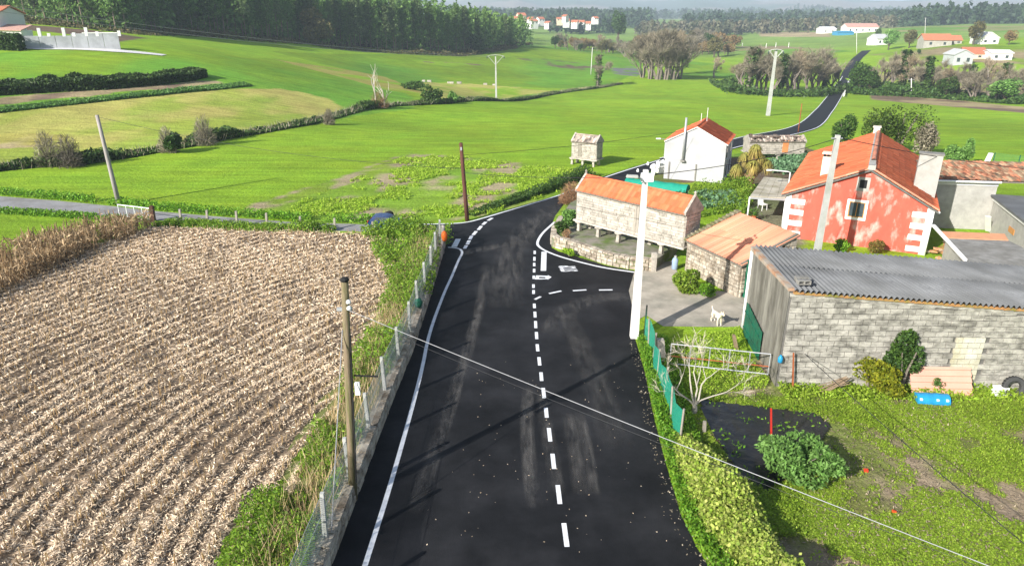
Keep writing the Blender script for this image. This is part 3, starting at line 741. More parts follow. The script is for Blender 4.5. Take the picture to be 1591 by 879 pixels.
# quoins, white corners
for side in (0, 1):
    m_ = MB(); x0 = 0 if side == 0 else L; s = 1 if side == 0 else -1
    m_.box(min(x0 - s * .035, x0 + s * .24), max(x0 - s * .035, x0 + s * .24), -.03, .2, 0, eh); m_.build('corner_strip', WHITE, rh)
    for q, zz in enumerate([.12, .75, 1.38, 2.0, 2.6][: 5]):
        if zz + .3 > eh: continue
        m_ = MB(); xa, xb = x0 + s * .241, x0 + s * (.98 if side == 0 else .9)
        m_.box(min(xa, xb), max(xa, xb), -.028, .05, zz, zz + .30, .012); m_.build('quoin', WHITE, rh)
def window(parent, px0, px1, py0, py1, O, uu, fr=None, glass=GLASS, surround=WHITE, sw=.12, bars=True):
    x0, z1 = on_plane(O, uu, px0, py0); x1, z0 = on_plane(O, uu, px1, py1); z0 -= O[2]; z1 -= O[2]
    m_ = MB(); m_.box(x0 - sw, x1 + sw, -.022, .03, z0 - sw * 1.2, z0); m_.box(x0 - sw, x1 + sw, -.022, .03, z1, z1 + sw); m_.box(x0 - sw, x0, -.022, .03, z0, z1); m_.box(x1, x1 + sw, -.022, .03, z0, z1)
    w = m_.build('window', surround, parent)
    if fr:
        m_ = MB(); f = .05; m_.box(x0, x0 + f, -.03, .02, z0, z1); m_.box(x1 - f, x1, -.03, .02, z0, z1); m_.box(x0 + f, x1 - f, -.03, .02, z0, z0 + f); m_.box(x0 + f, x1 - f, -.03, .02, z1 - f, z1)
        if bars: m_.box((x0 + x1) / 2 - .018, (x0 + x1) / 2 + .018, -.026, .01, z0 + f, z1 - f)
        m_.build('window_frame', fr, w)
    m_ = MB(); m_.box(x0, x1, -.012, .01, z0, z1); m_.build('pane', glass, w)
    return w
window(rh, 1320.5, 1341, 312.5, 339, A, u, VARN)
window(rh, 1337, 1346, 279, 293, A, u, None, DARK, CONCRETE, .14)
m_ = MB(); m_.tube([(L + .05, -.1, 0), (L + .05, -.1, eh - .1)], .045, 8); m_.build('downpipe', WHITEP, rh, smooth=True)
m_ = MB(); m_.tube([(L + oh, -.2, eR[1] - .03), (L + oh, D, eR[1] - .03)], .055, 8); m_.build('gutter', WHITEP, rh)
RH = dict(A=A.copy(), u=u, v=v, L=L, D=D, eh=eh, ah=ah, rz=rz)

# ---------------------------------------------------------------- white house
B = G(1121, 285); eh = top_z(B, 223.5); A = at_z(1035.5, 217.5, eh); A[2] = 0; B = at_z(1129, 223.5, eh); B[2] = 0; rz, L, u, v = frame(A, B)
wh = thing('white_house', A, rz, 'white two storey house with bare gable and orange tiled roof', 'house')
ah = top_z((A + B) / 2, 196.5); D = float((at_z(1156, 209.5, eh) - B) @ v); print('white house', L, D, eh, ah)
MB().prism([(0, 0, 0), (L, 0, 0), (L, 0, eh), (L / 2, 0, ah - .08), (0, 0, eh)], (0, D, 0)).build('wall', WHITE_D, wh)
MB().prism([(-.1, -.01, eh * .52), (L + .01, -.01, eh * .52), (L + .01, -.01, eh + .02), (L / 2, -.01, ah - .06), (-.1, -.01, eh + .02)], (0, .06, 0)).build('upper_wall', mat('house render', (.42, .42, .425), var=.06, scale=2, c2=(.35, .35, .355), c2_scale=.9, c2_amt=.44, bump=.05), wh)
dl = (ah - eh) / (L / 2); oh = .14
for sx in (-1, 1):
    ex = L / 2 + sx * (L / 2 + oh); E0 = (ex, -.12, eh - oh * dl); E1 = (ex, D + .12, eh - oh * dl); R0 = (L / 2, -.12, ah); R1 = (L / 2, D + .12, ah)
    rf = slab_under('roof', E0, E1, R1, R0, .06, WHITE, wh); tile_roof('roof_tiles', E0, E1, R0, R1, TILE, rf, tw=.17, cl=.3, amp=.03)
ridge_caps('ridge_tiles', (L / 2, -.12, ah + .02), (L / 2, D + .12, ah + .02), TILE, wh, .08)
zt = on_plane(A - v * .2, u, 1064, 183)[1]; xs_, zf = on_plane(A - v * .2, u, 1060.5, 249)
m_ = MB(); m_.tube([(xs_, -.2, zf), (xs_ + .02, -.2, zt)], .085, 8); fl_ = m_.build('flue_pipe', STEEL, wh, smooth=True)
m_ = MB(); m_.box(xs_ - .16, xs_ + .16, -.3, 0, zf - .12, zf); m_.build('flue_box', CONCRETE_D, fl_)
for pxx, py0, py1 in ((1037.6, 283, 251), (1079, 284.5, 255)):
    xx, z0 = on_plane(A, u, pxx, py0); z1 = on_plane(A, u, pxx, py1)[1]
    m_ = MB(); m_.box(xx - .05, xx + .05, -.07, .0, 0, z1); m_.build('buttress_strip', CONCRETE_D, wh)
for k, (yy, z0, z1) in enumerate([(.9, eh * .58, eh * .85), (D * .75, eh * .58, eh * .85), (D * .3, .25, eh * .35), (D * .72, .1, eh * .42)]):
    m_ = MB(); m_.box(L - .01, L + .012, yy - .3, yy + .3, z0, z1); w_ = m_.build('window', GLASS, wh); m_ = MB(); m_.box(L, L + .05, yy - .36, yy + .36, z0 - .06, z0); m_.build('sill', WHITE, w_)
for xx, hh in ((L / 2 + .5, 1.0), (L / 2 + .05, .55)):
    m_ = MB(); m_.tube([(xx - .3, D * .7, ah - .1), (xx - .3, D * .7, ah + hh)], .022, 5); m_.build('aerial', WHITEP, wh)
# boundary posts of the little forecourt beside it
FC = [(1022, 268), (1029, 266), (1015, 272)]
post0 = None
for i, (px, py) in enumerate(FC):
    p = G(px, py); hgt = top_z(p, py - 15) - p[2]
    t = thing('gate_post', p, rz, 'short white gate post beside the white house forecourt', 'post', 'white posts by the white house')
    m_ = MB(); m_.box(-.14, .14, -.14, .14, 0, hgt); m_.build('shaft', WHITE, t); m_ = MB(); m_.box(-.18, .18, -.18, .18, hgt, hgt + .07); m_.add([(-.15, -.15, hgt + .07), (.15, -.15, hgt + .07), (.15, .15, hgt + .07), (-.15, .15, hgt + .07), (0, 0, hgt + .18)], [(0, 1, 4), (1, 2, 4), (2, 3, 4), (3, 0, 4)]); m_.build('cap', WHITE, t)
a, b = G(1024, 270), G(1036, 268)
t = thing('balustrade', a, math.atan2((b - a)[1], (b - a)[0]), 'low white balustrade joining a post to the white house', 'balustrade'); Lb = np.linalg.norm((b - a)[:2])
for k in range(7): m_ = MB(); m_.box(Lb * (k + .3) / 7, Lb * (k + .7) / 7, -.05, .05, 0, .5); m_.build('baluster', WHITE, t)
m_ = MB(); m_.box(0, Lb, -.08, .08, .5, .58); m_.build('rail', WHITE, t)

# ---------------------------------------------------------------- concrete block barn
A = G(1205, 600); B = G(1591, 606); rz, L0, u, v = frame(A, B); zt = top_z(A, 446); ztr = top_z(B, 476); dz = (ztr - zt) / L0
C_ = G(1155, 511); D = float((C_ - A) @ v); L = 13.5; sk = float((C_ - A) @ u)
bt = on_plane(C_, u, 1181, 386)[1]; print('barn', zt, ztr, bt, D, sk)
barn = thing('block_barn', A, rz, 'grey concrete block barn with corrugated fibre cement roof', 'barn')
MB().hexa([(0.0, 0, 0), (L, 0, 0), (L + sk, D, 0), (sk, D, 0)], [(0.0, 0, zt - .1), (L, 0, zt - .1 + dz * L), (L + sk, D, bt - .1 + dz * L), (sk, D, bt - .1)]).build('wall', MORTAR, barn)
bx0, bz1 = on_plane(A, u, 1488, 521); bx1, bz0 = on_plane(A, u, 1535, 565)
bc = on_plane(A, u, 1488, 521)[0]
def patch_(x, z): return bx0 - .1 < x < bx0 + .95 and .35 < z < 1.95
stones_on(barn, (0.06, -.02, 0), (1, 0, 0), (0, -1, 0), L - .06, zt - .32, .2, .41, CEM, 'block', depth=.06, skip=patch_, limit=300, gap=.016, rnd=.06, regular=True, rest='far_blocks', order=lambda r: (r[0] > 9.4, random.random()), top=lambda x: zt - .26 + dz * x)
stones_on(barn, (bx0 - .05, -.02, .4), (1, 0, 0), (0, -1, 0), .95, 1.6, .2, .41, CEM_L, 'pale_block', depth=.065, gap=.016, rnd=.06, regular=True)
m_ = MB(); m_.hexa([(0, -.09, zt - .31), (L, -.09, zt - .31 + dz * L), (L, 0, zt - .31 + dz * L), (0, 0, zt - .31)], [(0, -.09, zt - .2), (L, -.09, zt - .2 + dz * L), (L, 0, zt - .2 + dz * L), (0, 0, zt - .2)]); m_.build('coping', CEM, barn)
MOSS_TILE = mat('mossy edge tile', (.40, .20, .08), var=.4, scale=6, c2=(.16, .17, .04), c2_scale=3, c2_amt=.46, bump=.4)
for k in range(40):
    x0 = .1 + k * .325
    if x0 > L: break
    m_ = MB(); m_.box(x0, x0 + .31, -.15, .05, zt - .195 + dz * x0, zt - .115 + dz * x0, .008); m_.build('edge_tile', MOSS_TILE, barn)
# rendered side wall
gs = np.array([sk, D, 0]); gl = np.linalg.norm(gs); gu = gs / gl; gn = np.array([-gu[1], gu[0], 0])
m_ = MB(); m_.hexa([gn * .02 + (0, 0, 0), (0.0, 0.02, 0), gs, gs + gn * .02], [gn * .02 + (0, 0, zt - .1), (0, .02, zt - .1), gs + (0, 0, bt - .1), gs + gn * .02 + (0, 0, bt - .1)])
m_.build('rendered_side', RENDER, barn)
# corrugated sheets: overlapping rows, each a part
def sheet_mesh(W, Ln, per, amp, m, name='sheet', seg=8, th=.0):
    n = int(W / per * seg); V = []; F = []
    for j, y in enumerate((0, Ln)):
        for i in range(n + 1): x = W * i / n; V.append((x, y, amp * math.sin(2 * math.pi * x / per)))
    for i in range(n): F.append((i, i + 1, n + 2 + i, n + 1 + i))
    o = len(V)
    for i in range(n + 1): p = V[i]; V.append((p[0], p[1], p[2] - .012))
    for i in range(n): F.append((i + 1, i, o + i, o + i + 1))
    return np_mesh(name, np.array(V), np.array(F), m, smooth=False)
SW = 1.08; shear = sk / D
def roof_sheet(x0, W, y0, y1, per=.18, amp=.056, lift=0.0):
    n = int(W / per * 8); V = []; F = []; tw = random.uniform(-.006, .006)
    for y in (y0, y1):
        for i in range(n + 1):
            x = W * i / n; X = x0 + x
            V.append((X + (shear - .018 * x0) * y, y, zt - .03 + lift + (bt + .1 - zt) * y / D + dz * X + amp * math.sin(2 * math.pi * x / per) + tw * (y - y0)))
    for i in range(n): F.append((i, i + 1, n + 2 + i, n + 1 + i))
    o = len(V)
    for i in range(n + 1): p = V[i]; V.append((p[0], p[1], p[2] - .014))
    for i in range(n): F.append((i + 1, i, o + i, o + i + 1))
    return np_mesh('roof_sheet', np.array(V), np.array(F), FIBRE)
for c in range(int(L / SW)):
    for r in range(2):
        y0, y1 = ((-.22, D * .52), (D * .5, D + .15))[r]
        link('roof_sheet', roof_sheet(.08 + c * SW, SW, y0, y1, lift=.02 * r + random.uniform(-.003, .003)), barn)
# verge mortar with tile scraps, loose hollow bricks on the corner
m_ = MB(); m_.hexa([gn * .1 + (0, -.1, zt - .1), (.1, -.1, zt - .1), gs + (.1, .1, bt - .1), gs + gn * .1 + (0, .1, bt - .1)], [gn * .1 + (0, -.1, zt + .0), (.1, -.1, zt + .0), gs + (.1, .1, bt + .07), gs + gn * .1 + (0, .1, bt + .07)]); m_.build('verge_mortar', mat('verge mortar', (.36, .31, .25), var=.3, scale=4, c2=(.42, .17, .06), c2_scale=1.6, c2_amt=.42, bump=.4), barn)
slope = (bt - zt) / D
def hollow_brick(name, m, L_=.42, W_=.2, H_=.14):
    b = MB(); t = .025
    b.box(0, L_, 0, W_, 0, t); b.box(0, L_, 0, W_, H_ - t, H_)
    for x in (0, L_ / 2 - t / 2, L_ - t): b.box(x, x + t, 0, W_, t, H_ - t)
    return b.mesh(name, m)
hb = hollow_brick('hollow_brick', CONCRETE_D)
for k, (lx, ly, lz, a) in enumerate([(.25, .05, .06, .05), (.3, .42, .06, -.03)]):
    p = A + u * lx + v * ly; o = link('hollow_brick', hb, None, (p[0], p[1], zt + lz + slope * ly), (0, 0, rz + a))
    tag(o, ['mossy hollow brick weighing down the corner of the corrugated roof', 'pale hollow brick on the corrugated roof behind a mossy one'][k], 'brick', 'loose bricks on the barn roof')
# white downpipe and green door leaf on the side wall
m_ = MB(); bs = gs + gn * .06 + gu * -.03; m_.tube([bs + (0, 0, .02), bs + (0, 0, bt - .1)], .06, 8); m_.build('downpipe', WHITEP, barn, smooth=True)
m_ = MB(); z1 = on_plane(C_, u, 1165, 463)[1]
for k in range(8):
    f0 = .10 + k * .062; p0 = gs * (1 - f0) + gn * .10; p1 = gs * (1 - f0 - .058) + gn * .10
    m_ = MB(); m_.prism([p0 + (0, 0, .03), p1 + (0, 0, .03), p1 + (0, 0, z1 - k * .03), p0 + (0, 0, z1 - k * .03)], gn * .035); m_.build('door_plank', GRN, barn)
m_ = MB(); p0 = gs * .9 + gn * .14; p1 = gs * .42 + gn * .14; m_.bar(p0 + (0, 0, .35), p1 + (0, 0, .35), .08, .03); m_.bar(p0 + (0, 0, z1 - .35), p1 + (0, 0, z1 - .5), .08, .03); m_.build('door_rail', GRN, barn)
BARN = dict(A=A.copy(), u=u, v=v, L=L, D=D, zt=zt, rz=rz)

# ---------------------------------------------------------------- stone shed
B = G(1147, 462); ez = top_z(B, 411); q0 = at_z(1064, 373, ez); q1 = at_z(1147, 411, ez); rz, L, u, v = frame(q0, q1); A = B - u * L
D, bz = on_plane(B, v, 1210, 368); D = max(3.0, D)
shed = thing('stone_shed', A, rz, 'small rubble stone shed with pale orange single pitch tile roof', 'shed')
MB().hexa([(0, 0, 0), (L, 0, 0), (L, D, 0), (0, D, 0)], [(0, 0, ez - .1), (L, 0, ez - .1), (L, D, bz - .1), (0, D, bz - .1)]).build('wall', STONE_D, shed)
stones_on(shed, (0, -.02, 0), (1, 0, 0), (0, -1, 0), L, ez - .14, .2, .34, STONE, 'stone', depth=.06, limit=170, rnd=.28, gap=.02)
stones_on(shed, (L + .02, 0, 0), (0, 1, 0), (1, 0, 0), D, bz - .16, .2, .32, STONE, 'stone', depth=.06, limit=80, rnd=.28, gap=.02, top=lambda y: ez + (bz - ez) * y / D - .16, skip=lambda y, z: .25 < y < 1.15 and z < 1.75)
stones_on(shed, (0 - .02, D, 0), (0, -1, 0), (-1, 0, 0), D, bz - .16, .24, .4, STONE, 'stone', depth=.06, limit=50, rnd=.28, gap=.02, top=lambda y: bz + (ez - bz) * y / D - .16)
E0 = (-.05, -.14, ez - .02); E1 = (L + .12, -.14, ez - .02); R1 = (L + .12, D + .1, bz); R0 = (-.05, D + .1, bz)
rf = slab_under('roof', E0, E1, R1, R0, .07, STONE_D, shed); tile_roof('roof_tiles', E0, E1, R0, R1, TILE_PALE, rf, tw=.17, cl=1.25, amp=.03, jit=.003)
for yy in (.33, .66): pass
m_ = MB(); m_.bar((L + .02, -.1, ez), (L + .02, D, bz), .14, .1); m_.build('verge', STONE_D, shed)
m_ = MB(); m_.box(L + .03, L + .07, .25, 1.15, 0, 1.75); dr_ = m_.build('door', DARK, shed)
m_ = MB(); [m_.box(L + .05, L + .5, .2, .25, 0, 1.78)]; m_.build('door_leaf', GRN, dr_)
# mossy stone gable kerb
for k in range(14):
    t_ = k / 13; m_ = MB(); m_.stone((-.16, t_ * D, ez + (bz - ez) * t_ + .02), .34, D / 12, .18); m_.build('gable_stone', mat('mossy stone', (.16, .15, .07), var=.4, scale=6, c2=(.28, .25, .19), c2_scale=3, c2_amt=.45, bump=.5), shed)
SHED = dict(A=A.copy(), u=u, v=v, L=L, D=D, rz=rz)

# ---------------------------------------------------------------- granary terrace and the long granary
TZ = .52
tf = [at_z(*p, TZ) for p in [(857,369),(866,372),(888,377),(910,385),(935,394),(960,400),(985,404),(1016,406)]]
tb = [at_z(*p, TZ) for p in [(1052,380),(1060,352),(960,318),(905,306),(886,315),(870,338),(858,356)]]
ter = thing('granary_terrace', (0, 0, 0), 0, 'raised terrace behind a curved rubble retaining wall under the long granary', 'terrace')
TOPM = mat('terrace floor', (.23, .21, .175), var=.3, scale=2, c2=(.10, .15, .03), c2_scale=1.1, c2_amt=.47, bump=.3)
pol = tf + tb
MB().prism([(p[0], p[1], 0) for p in pol][::1], (0, 0, TZ)).build('terrace_fill', TOPM, ter)
def wall_run(parent, pts, H, th, course, length, m, z0=0, limit=150, name='stone', inner=None):
    n_each = max(1, limit // max(1, len(pts) - 1))
    for a, b in zip(pts[:-1], pts[1:]):
        a = np.array([a[0], a[1], z0]); b = np.array([b[0], b[1], z0]); d = b - a; Ls = np.linalg.norm(d); uu = d / Ls; nn = np.array([uu[1], -uu[0], 0])
        MB().prism([a, b, b + (0, 0, H), a + (0, 0, H)], -nn * th).build('wall_core', STONE_D, parent)
        stones_on(parent, a + nn * .01, uu, nn, Ls, H, course, length, m, name, depth=.07, limit=n_each, gap=.018, rnd=.28)
        for k in range(int(Ls / length) + 1):
            x = (k + .5) * Ls / (int(Ls / length) + 1); c = a + uu * x - nn * th / 2 + np.array([0, 0, H + .02]); mb = MB()
            w = Ls / (int(Ls / length) + 1) * .95
            vs = []
            for sx in (-1, 1):
                for sy in (-1, 1):
                    for sz in (-1, 1): vs.append(c + uu * sx * w / 2 * random.uniform(.85, 1) + nn * sy * (th / 2 + .06) * random.uniform(.85, 1) + np.array([0, 0, sz * .05 * random.uniform(.7, 1)]))
            mb.add(vs, [(0, 1, 3, 2), (4, 6, 7, 5), (0, 4, 5, 1), (2, 3, 7, 6), (0, 2, 6, 4), (1, 5, 7, 3)]); mb.build('cap_stone', m, parent)
wall_run(ter, smooth_path([tb[-1]] + tf, 1)[::1][: -1][::2] + [tf[-1]], TZ + .06, .22, .19, .36, STONE, limit=150)
wall_run(ter, [tb[-2], tb[-1]], TZ + .06, .22, .19, .4, STONE, limit=30)
m_ = MB(); p = tf[-1]; m_.box(p[0] - .12, p[0] + .12, p[1] - .12, p[1] + .12, 0, .95, .01); m_.build('end_post', STONE_W, ter)

def granary(name, label, FL, FR, zbot, ztop, depth, ridge, roofmat, pill, wallmat, pilh, tiles=True, door=None, roofkw=None, finial=True, rough=False, pillar_w=.17):
    """raised stone granary: chamber on a slab carried by mushroom pillars"""
    rz, L, u, v = frame(FL, FR); A = np.array([FL[0], FL[1], zbot])
    g = thing(name, A, rz, label, 'granary')
    Hc = ztop - zbot
    MB().prism([(0, 0, .0), (0, depth, .0), (0, depth, Hc), (0, depth / 2, Hc + ridge), (0, 0, Hc)], (L, 0, 0)).build('chamber', wallmat, g)
    stones_on(g, (0.02, -.0, .02), (1, 0, 0), (0, -1, 0), L - .04, Hc - .06, .15, .6, wallmat, 'stone', depth=.035, limit=110, gap=.012, rnd=.12, skip=(lambda x, z: door and door[0] - .05 < x < door[1] + .05 and z > .1))
    stones_on(g, (L, 0.02, .02), (0, 1, 0), (1, 0, 0), depth - .04, Hc - .06, .15, .45, wallmat, 'stone', depth=.035, limit=40, gap=.012, rnd=.12)
    MB().box(-.12, L + .12, -.14, depth + .12, -.09, 0, .01).build('floor_slab', STONE_W, g)
    if door:
        m_ = MB(); m_.box(door[0], door[1], -.02, .02, .12, Hc - .08); d_ = m_.build('door', WOODD, g)
        n = 4; w = (door[1] - door[0]) / n
        for k in range(n): m_ = MB(); m_.box(door[0] + k * w + .01, door[0] + (k + 1) * w - .01, -.05, -.02, .12, Hc - .08); m_.build('plank', WOODG, d_)
    for sy in (-1, 1):
        e = -.14 if sy < 0 else depth + .14; ezz = Hc - .14 * ridge / (depth / 2) + .05
        E0 = (.02, e, ezz); E1 = (L - .02, e, ezz); R0 = (.02, depth / 2, Hc + ridge + .05); R1 = (L - .02, depth / 2, Hc + ridge + .05)
        rf = slab_under('roof', E0, E1, R1, R0, .05, STONE_D, g); tile_roof('roof_tiles', E0, E1, R0, R1, roofmat, rf, **(roofkw or dict(tw=.17, cl=.34, amp=.035)))
    ridge_caps('ridge_tiles', (.05, depth / 2, Hc + ridge + .07), (L - .05, depth / 2, Hc + ridge + .07), roofmat, g, .09)
    for x in (-.02, L - .08):   # raised end gables
        m_ = MB(); P = [(x, -.12, Hc - .1), (x, depth + .12, Hc - .1), (x, depth + .12, Hc + .06), (x, depth / 2, Hc + ridge + .2), (x, -.12, Hc + .06)]
        m_.prism(P, (.14, 0, 0)); gb = m_.build('gable_coping', wallmat, g)
        if not finial: continue
        m_ = MB(); m_.lathe([(.07, 0), (.07, .04), (.04, .07), (.07, .13), (.02, .2), (0.005, .22)], 8, (x + .07, depth / 2, Hc + ridge + .18)); m_.build('finial', wallmat, gb)
    for (wx_, wy_) in pill:
        q = np.array([wx_, wy_, 0]) - A; lx, ly = q @ u, q @ v; ph = pilh - .02
        m_ = MB(); w = pillar_w; m_.hexa([(lx - w * .62, ly - w * .62, -.14 - ph), (lx + w * .62, ly - w * .62, -.14 - ph), (lx + w * .62, ly + w * .62, -.14 - ph), (lx - w * .62, ly + w * .62, -.14 - ph)],
              [(lx - w * .45, ly - w * .45, -.14), (lx + w * .45, ly - w * .45, -.14), (lx + w * .45, ly + w * .45, -.14), (lx - w * .45, ly + w * .45, -.14)]); pl = m_.build('pillar', STONE_W, g)
        m_ = MB(); m_.lathe([(.17, -.15), (.24, -.135), (.24, -.11), (.2, -.091)], 10, (lx, ly, 0)); m_.build('staddle_cap', STONE_W, pl)
    return g
p1 = at_z(899.6, 358.5, TZ); p4 = at_z(1027, 394, TZ); rz, L_, u, v = frame(p1, p4)
zb = top_z(p1, 341.5); zt = top_z(p1, 294.5)
FL = p1 - u * .25 ; sR, _ = on_plane(p1, u, 1062, 378); FR = p1 + u * sR
sd0 = on_plane(FL, u, 986, 330)[0]; sd1 = on_plane(FL, u, 1002, 336)[0]
back = [at_z(917, 355, TZ), at_z(947, 363, TZ), at_z(1010, 380, TZ), at_z(1045, 388, TZ)]
dpt = float(np.mean([(b - p1) @ v for b in back])) + .25
granary('long_granary', 'long pale stone granary with orange tile roof on mushroom pillars', FL, FR, zb, zt, max(1.35, dpt), .62, TILE,
        [(p[0], p[1]) for p in [p1, at_z(929.6, 368, TZ), at_z(960.6, 376.5, TZ), p4] + back], STONE_W, zb - .14 - TZ, door=(sd0, sd1))
LG = dict(FL=FL, FR=FR, u=u, v=v)
# small granary in the meadow
p1 = G(889, 255.4); p3 = G(922, 259.4); rz, L_, u, v = frame(p1, p3); zb = top_z(p1, 244.5); zt = top_z(p1, 218.5)
FL = p1 - u * .1; s3, _ = on_plane(p1, u, 926, 248); FR = p1 + u * s3
D_ = on_plane(FR, v, 936, 232)[0]; D_ = max(1.1, min(2.2, D_))
q = [p1, p1 + (p3 - p1) * .5, p3, p1 + v * (D_ - .2), p3 + v * (D_ - .2)]
granary('small_granary', 'small weathered stone granary on pillars alone in the meadow', FL, FR, zb, zt, D_, .42, TILE_GREY, [(a[0], a[1]) for a in q], STONE_W, zb - .14 - p1[2],
        finial=False, door=(.62, .98), roofkw=dict(tw=.16, cl=.25, amp=.03, jit=.03))
# ruined granary with sagging roof
p1 = G(1181, 246); p3 = G(1244, 245.5); rz, L_, u, v = frame(G(1170, 246), G(1246, 246)); zb = top_z(p1, 237.5); zt = top_z(p1, 220)
s0, _ = on_plane(p1, u, 1162, 237); s3, _ = on_plane(p1, u, 1249, 240); FL = p1 + u * s0; FR = p1 + u * s3
q = [FL + u * .5, G(1207.6, 247.5), G(1225, 246), G(1244, 245.5)]
g3 = granary('ruined_granary', 'ruined stone granary with slumped rubble roof and orange doorway', FL, FR, zb, zt, 1.5, .3, TILE_GREY, [(a[0], a[1]) for a in q] + [((a + v * 1.2)[0], (a + v * 1.2)[1]) for a in q], STONE_W, zb - .14 - p1[2],
        finial=False, door=None, roofkw=dict(tw=.16, cl=.22, amp=.04, jit=.06))
Lr = np.linalg.norm(FR - FL); m_ = MB(); m_.box(Lr * .60, Lr * .70, -.06, 0, .05, zt - zb + .1); m_.build('doorway', TILE.copy() if False else mat('orange board', (.62, .22, .08), var=.2), g3)
for k in range(34):
    m_ = MB(); m_.stone((random.uniform(.1, Lr - .1), random.uniform(.1, 1.3), zt - zb + .28 + random.uniform(0, .15)), random.uniform(.2, .4), .3, .14, .4); m_.build('fallen_tile', MAT['lichen roof tile'], g3, rot=(0, 0, 0))

# ---------------------------------------------------------------- annexes beside the red house
A = G(1456, 354); B = G(1533, 357); rz, L, u, v = frame(A, B); ez = top_z(A, 279); A = A - u * .6; L += .6
an = thing('grey_annexe', A, rz, 'pale grey annexe with rusty mossy tile roof beside the red house', 'annexe')
D = 3.2; rzt = ez + .55
MB().hexa([(0, 0, 0), (L, 0, 0), (L, D, 0), (0, D, 0)], [(0, 0, ez), (L, 0, ez), (L, D, rzt - .1), (0, D, rzt - .1)]).build('wall', CONCRETE, an)
MB().box(-.02, L, -.06, .0, ez - .3, ez - .03).build('fascia', WHITE, an)
E0 = (-.1, -.25, ez + .02); E1 = (L + 3.0, -.25, ez + .02); R0 = (-.1, D, rzt); R1 = (L + 3.0, D, rzt)
rf = slab_under('roof', E0, E1, R1, R0, .07, STONE_D, an); tile_roof('roof_tiles', E0, E1, R0, R1, TILE_OLD, rf, tw=.2, cl=.35, amp=.04, jit=.015)
m_ = MB(); m_.tube([(-.1, -.3, ez - .03), (L, -.3, ez - .03)], .06, 8); m_.build('gutter', WHITEP, an)
C1 = A + u * L; zc = top_z(C1, 304); q2 = at_z(1591, 338, zc); d2 = q2 - C1; d2[2] = 0; d2 /= np.linalg.norm(d2)
L2 = 6.5; rz2 = math.atan2(d2[1], d2[0]); an2 = thing('garage_wing', C1, rz2, 'grey cement garage wing with white eaves and flat grey roof', 'garage')
MB().box(0.02, L2, 0, 4.5, 0, zc - .1).build('wall', CONCRETE, an2)
MB().box(-.1, L2 + .1, -.12, 0, zc - .26, zc - .05).build('eaves_board', WHITE, an2)
MB().box(-.15, L2 + .15, -.25, 4.8, zc - .05, zc + .06).build('roof', FIBRE, an2)
MB().box(3.4, 4.3, -.03, .0, .9, zc - .9).build('window', VARN, an2)
m_ = MB(); m_.bar((.5, -.06, .05), (1.35, -.5, 1.15), .3, .04); m_.build('leaning_board', WHITE, an2)
# low flat roof between barn and house
zr = 2.05
pr = [at_z(*p, zr) for p in [(1467,369),(1566,373),(1620,400),(1620,414),(1500,409)]]
lf = thing('low_shed', (0, 0, 0), 0, 'low shed with flat grey concrete roof and orange tile border', 'shed')
MB().prism(pr, (0, 0, -.12)).build('roof', CONCRETE_D, lf)
cc = np.mean(pr, axis=0); MB().prism([(cc + (p - cc) * .96) * (1, 1, 0) for p in pr], (0, 0, zr - .13)).build('wall', CONCRETE, lf)
po = [at_z(*p, zr + .03) for p in [(1461,359),(1561,363),(1567,373),(1466,369)]]; MB().prism(po, (0, 0, -.1)).build('tile_border', mat('orange slab', (.62, .30, .16), var=.15), lf)
m_ = MB(); m_.bar(at_z(1450, 350, 2.3), at_z(1500, 404, 2.12), .14, .1); m_.build('edge_beam', WHITE, lf)
# garden wall and rubble heap by the house corner
p = G(1465, 398); rb = thing('rubble_heap', p, 0, 'heap of broken tiles and stones behind the barn roof', 'rubble')
for k in range(40):
    m_ = MB(); r = abs(random.gauss(0, .5)); a = random.uniform(0, 6.28); m_.stone((r * math.cos(a), r * math.sin(a), max(.05, 1.0 - r) * random.uniform(.2, 1)), random.uniform(.15, .4), random.uniform(.15, .35), .12, .5); m_.build('rubble_piece', [STONE, MAT['mossy edge tile'], MAT['orange slab']][k % 3], rb)

# ---------------------------------------------------------------- carport with lamp arm
zr = 1.75
pr = [at_z(*p, zr) for p in [(1165,306),(1221,309),(1226,279),(1187,276)]]
cp_ = thing('carport', (0, 0, 0), 0, 'lean-to carport with stained pale sheet roof beside the red house', 'carport')
SHEET = mat('stained sheet', (.46, .42, .34), var=.2, scale=2, c2=(.30, .27, .19), c2_scale=1.2, c2_amt=.46, bump=.1)
n = 4
for k in range(n):
    a, b = pr[0] + (pr[1] - pr[0]) * k / n, pr[0] + (pr[1] - pr[0]) * (k + .97) / n; d, c = pr[3] + (pr[2] - pr[3]) * k / n, pr[3] + (pr[2] - pr[3]) * (k + .97) / n
    MB().prism([a, b, c, d], (0, 0, .05)).build('roof_sheet', SHEET, cp_)
for i in (0, 1, 2, 3): q = pr[i] * (1, 1, 0); MB().tube([q, q + (0, 0, zr)], .045, 8).build('post', WHITEP, cp_, smooth=True)
MB().bar(pr[0] + (0, 0, -.06), pr[1] + (0, 0, -.06), .06, .1).build('beam', STEEL, cp_); MB().bar(pr[3] + (0, 0, -.06), pr[2] + (0, 0, -.06), .06, .1).build('beam', STEEL, cp_)

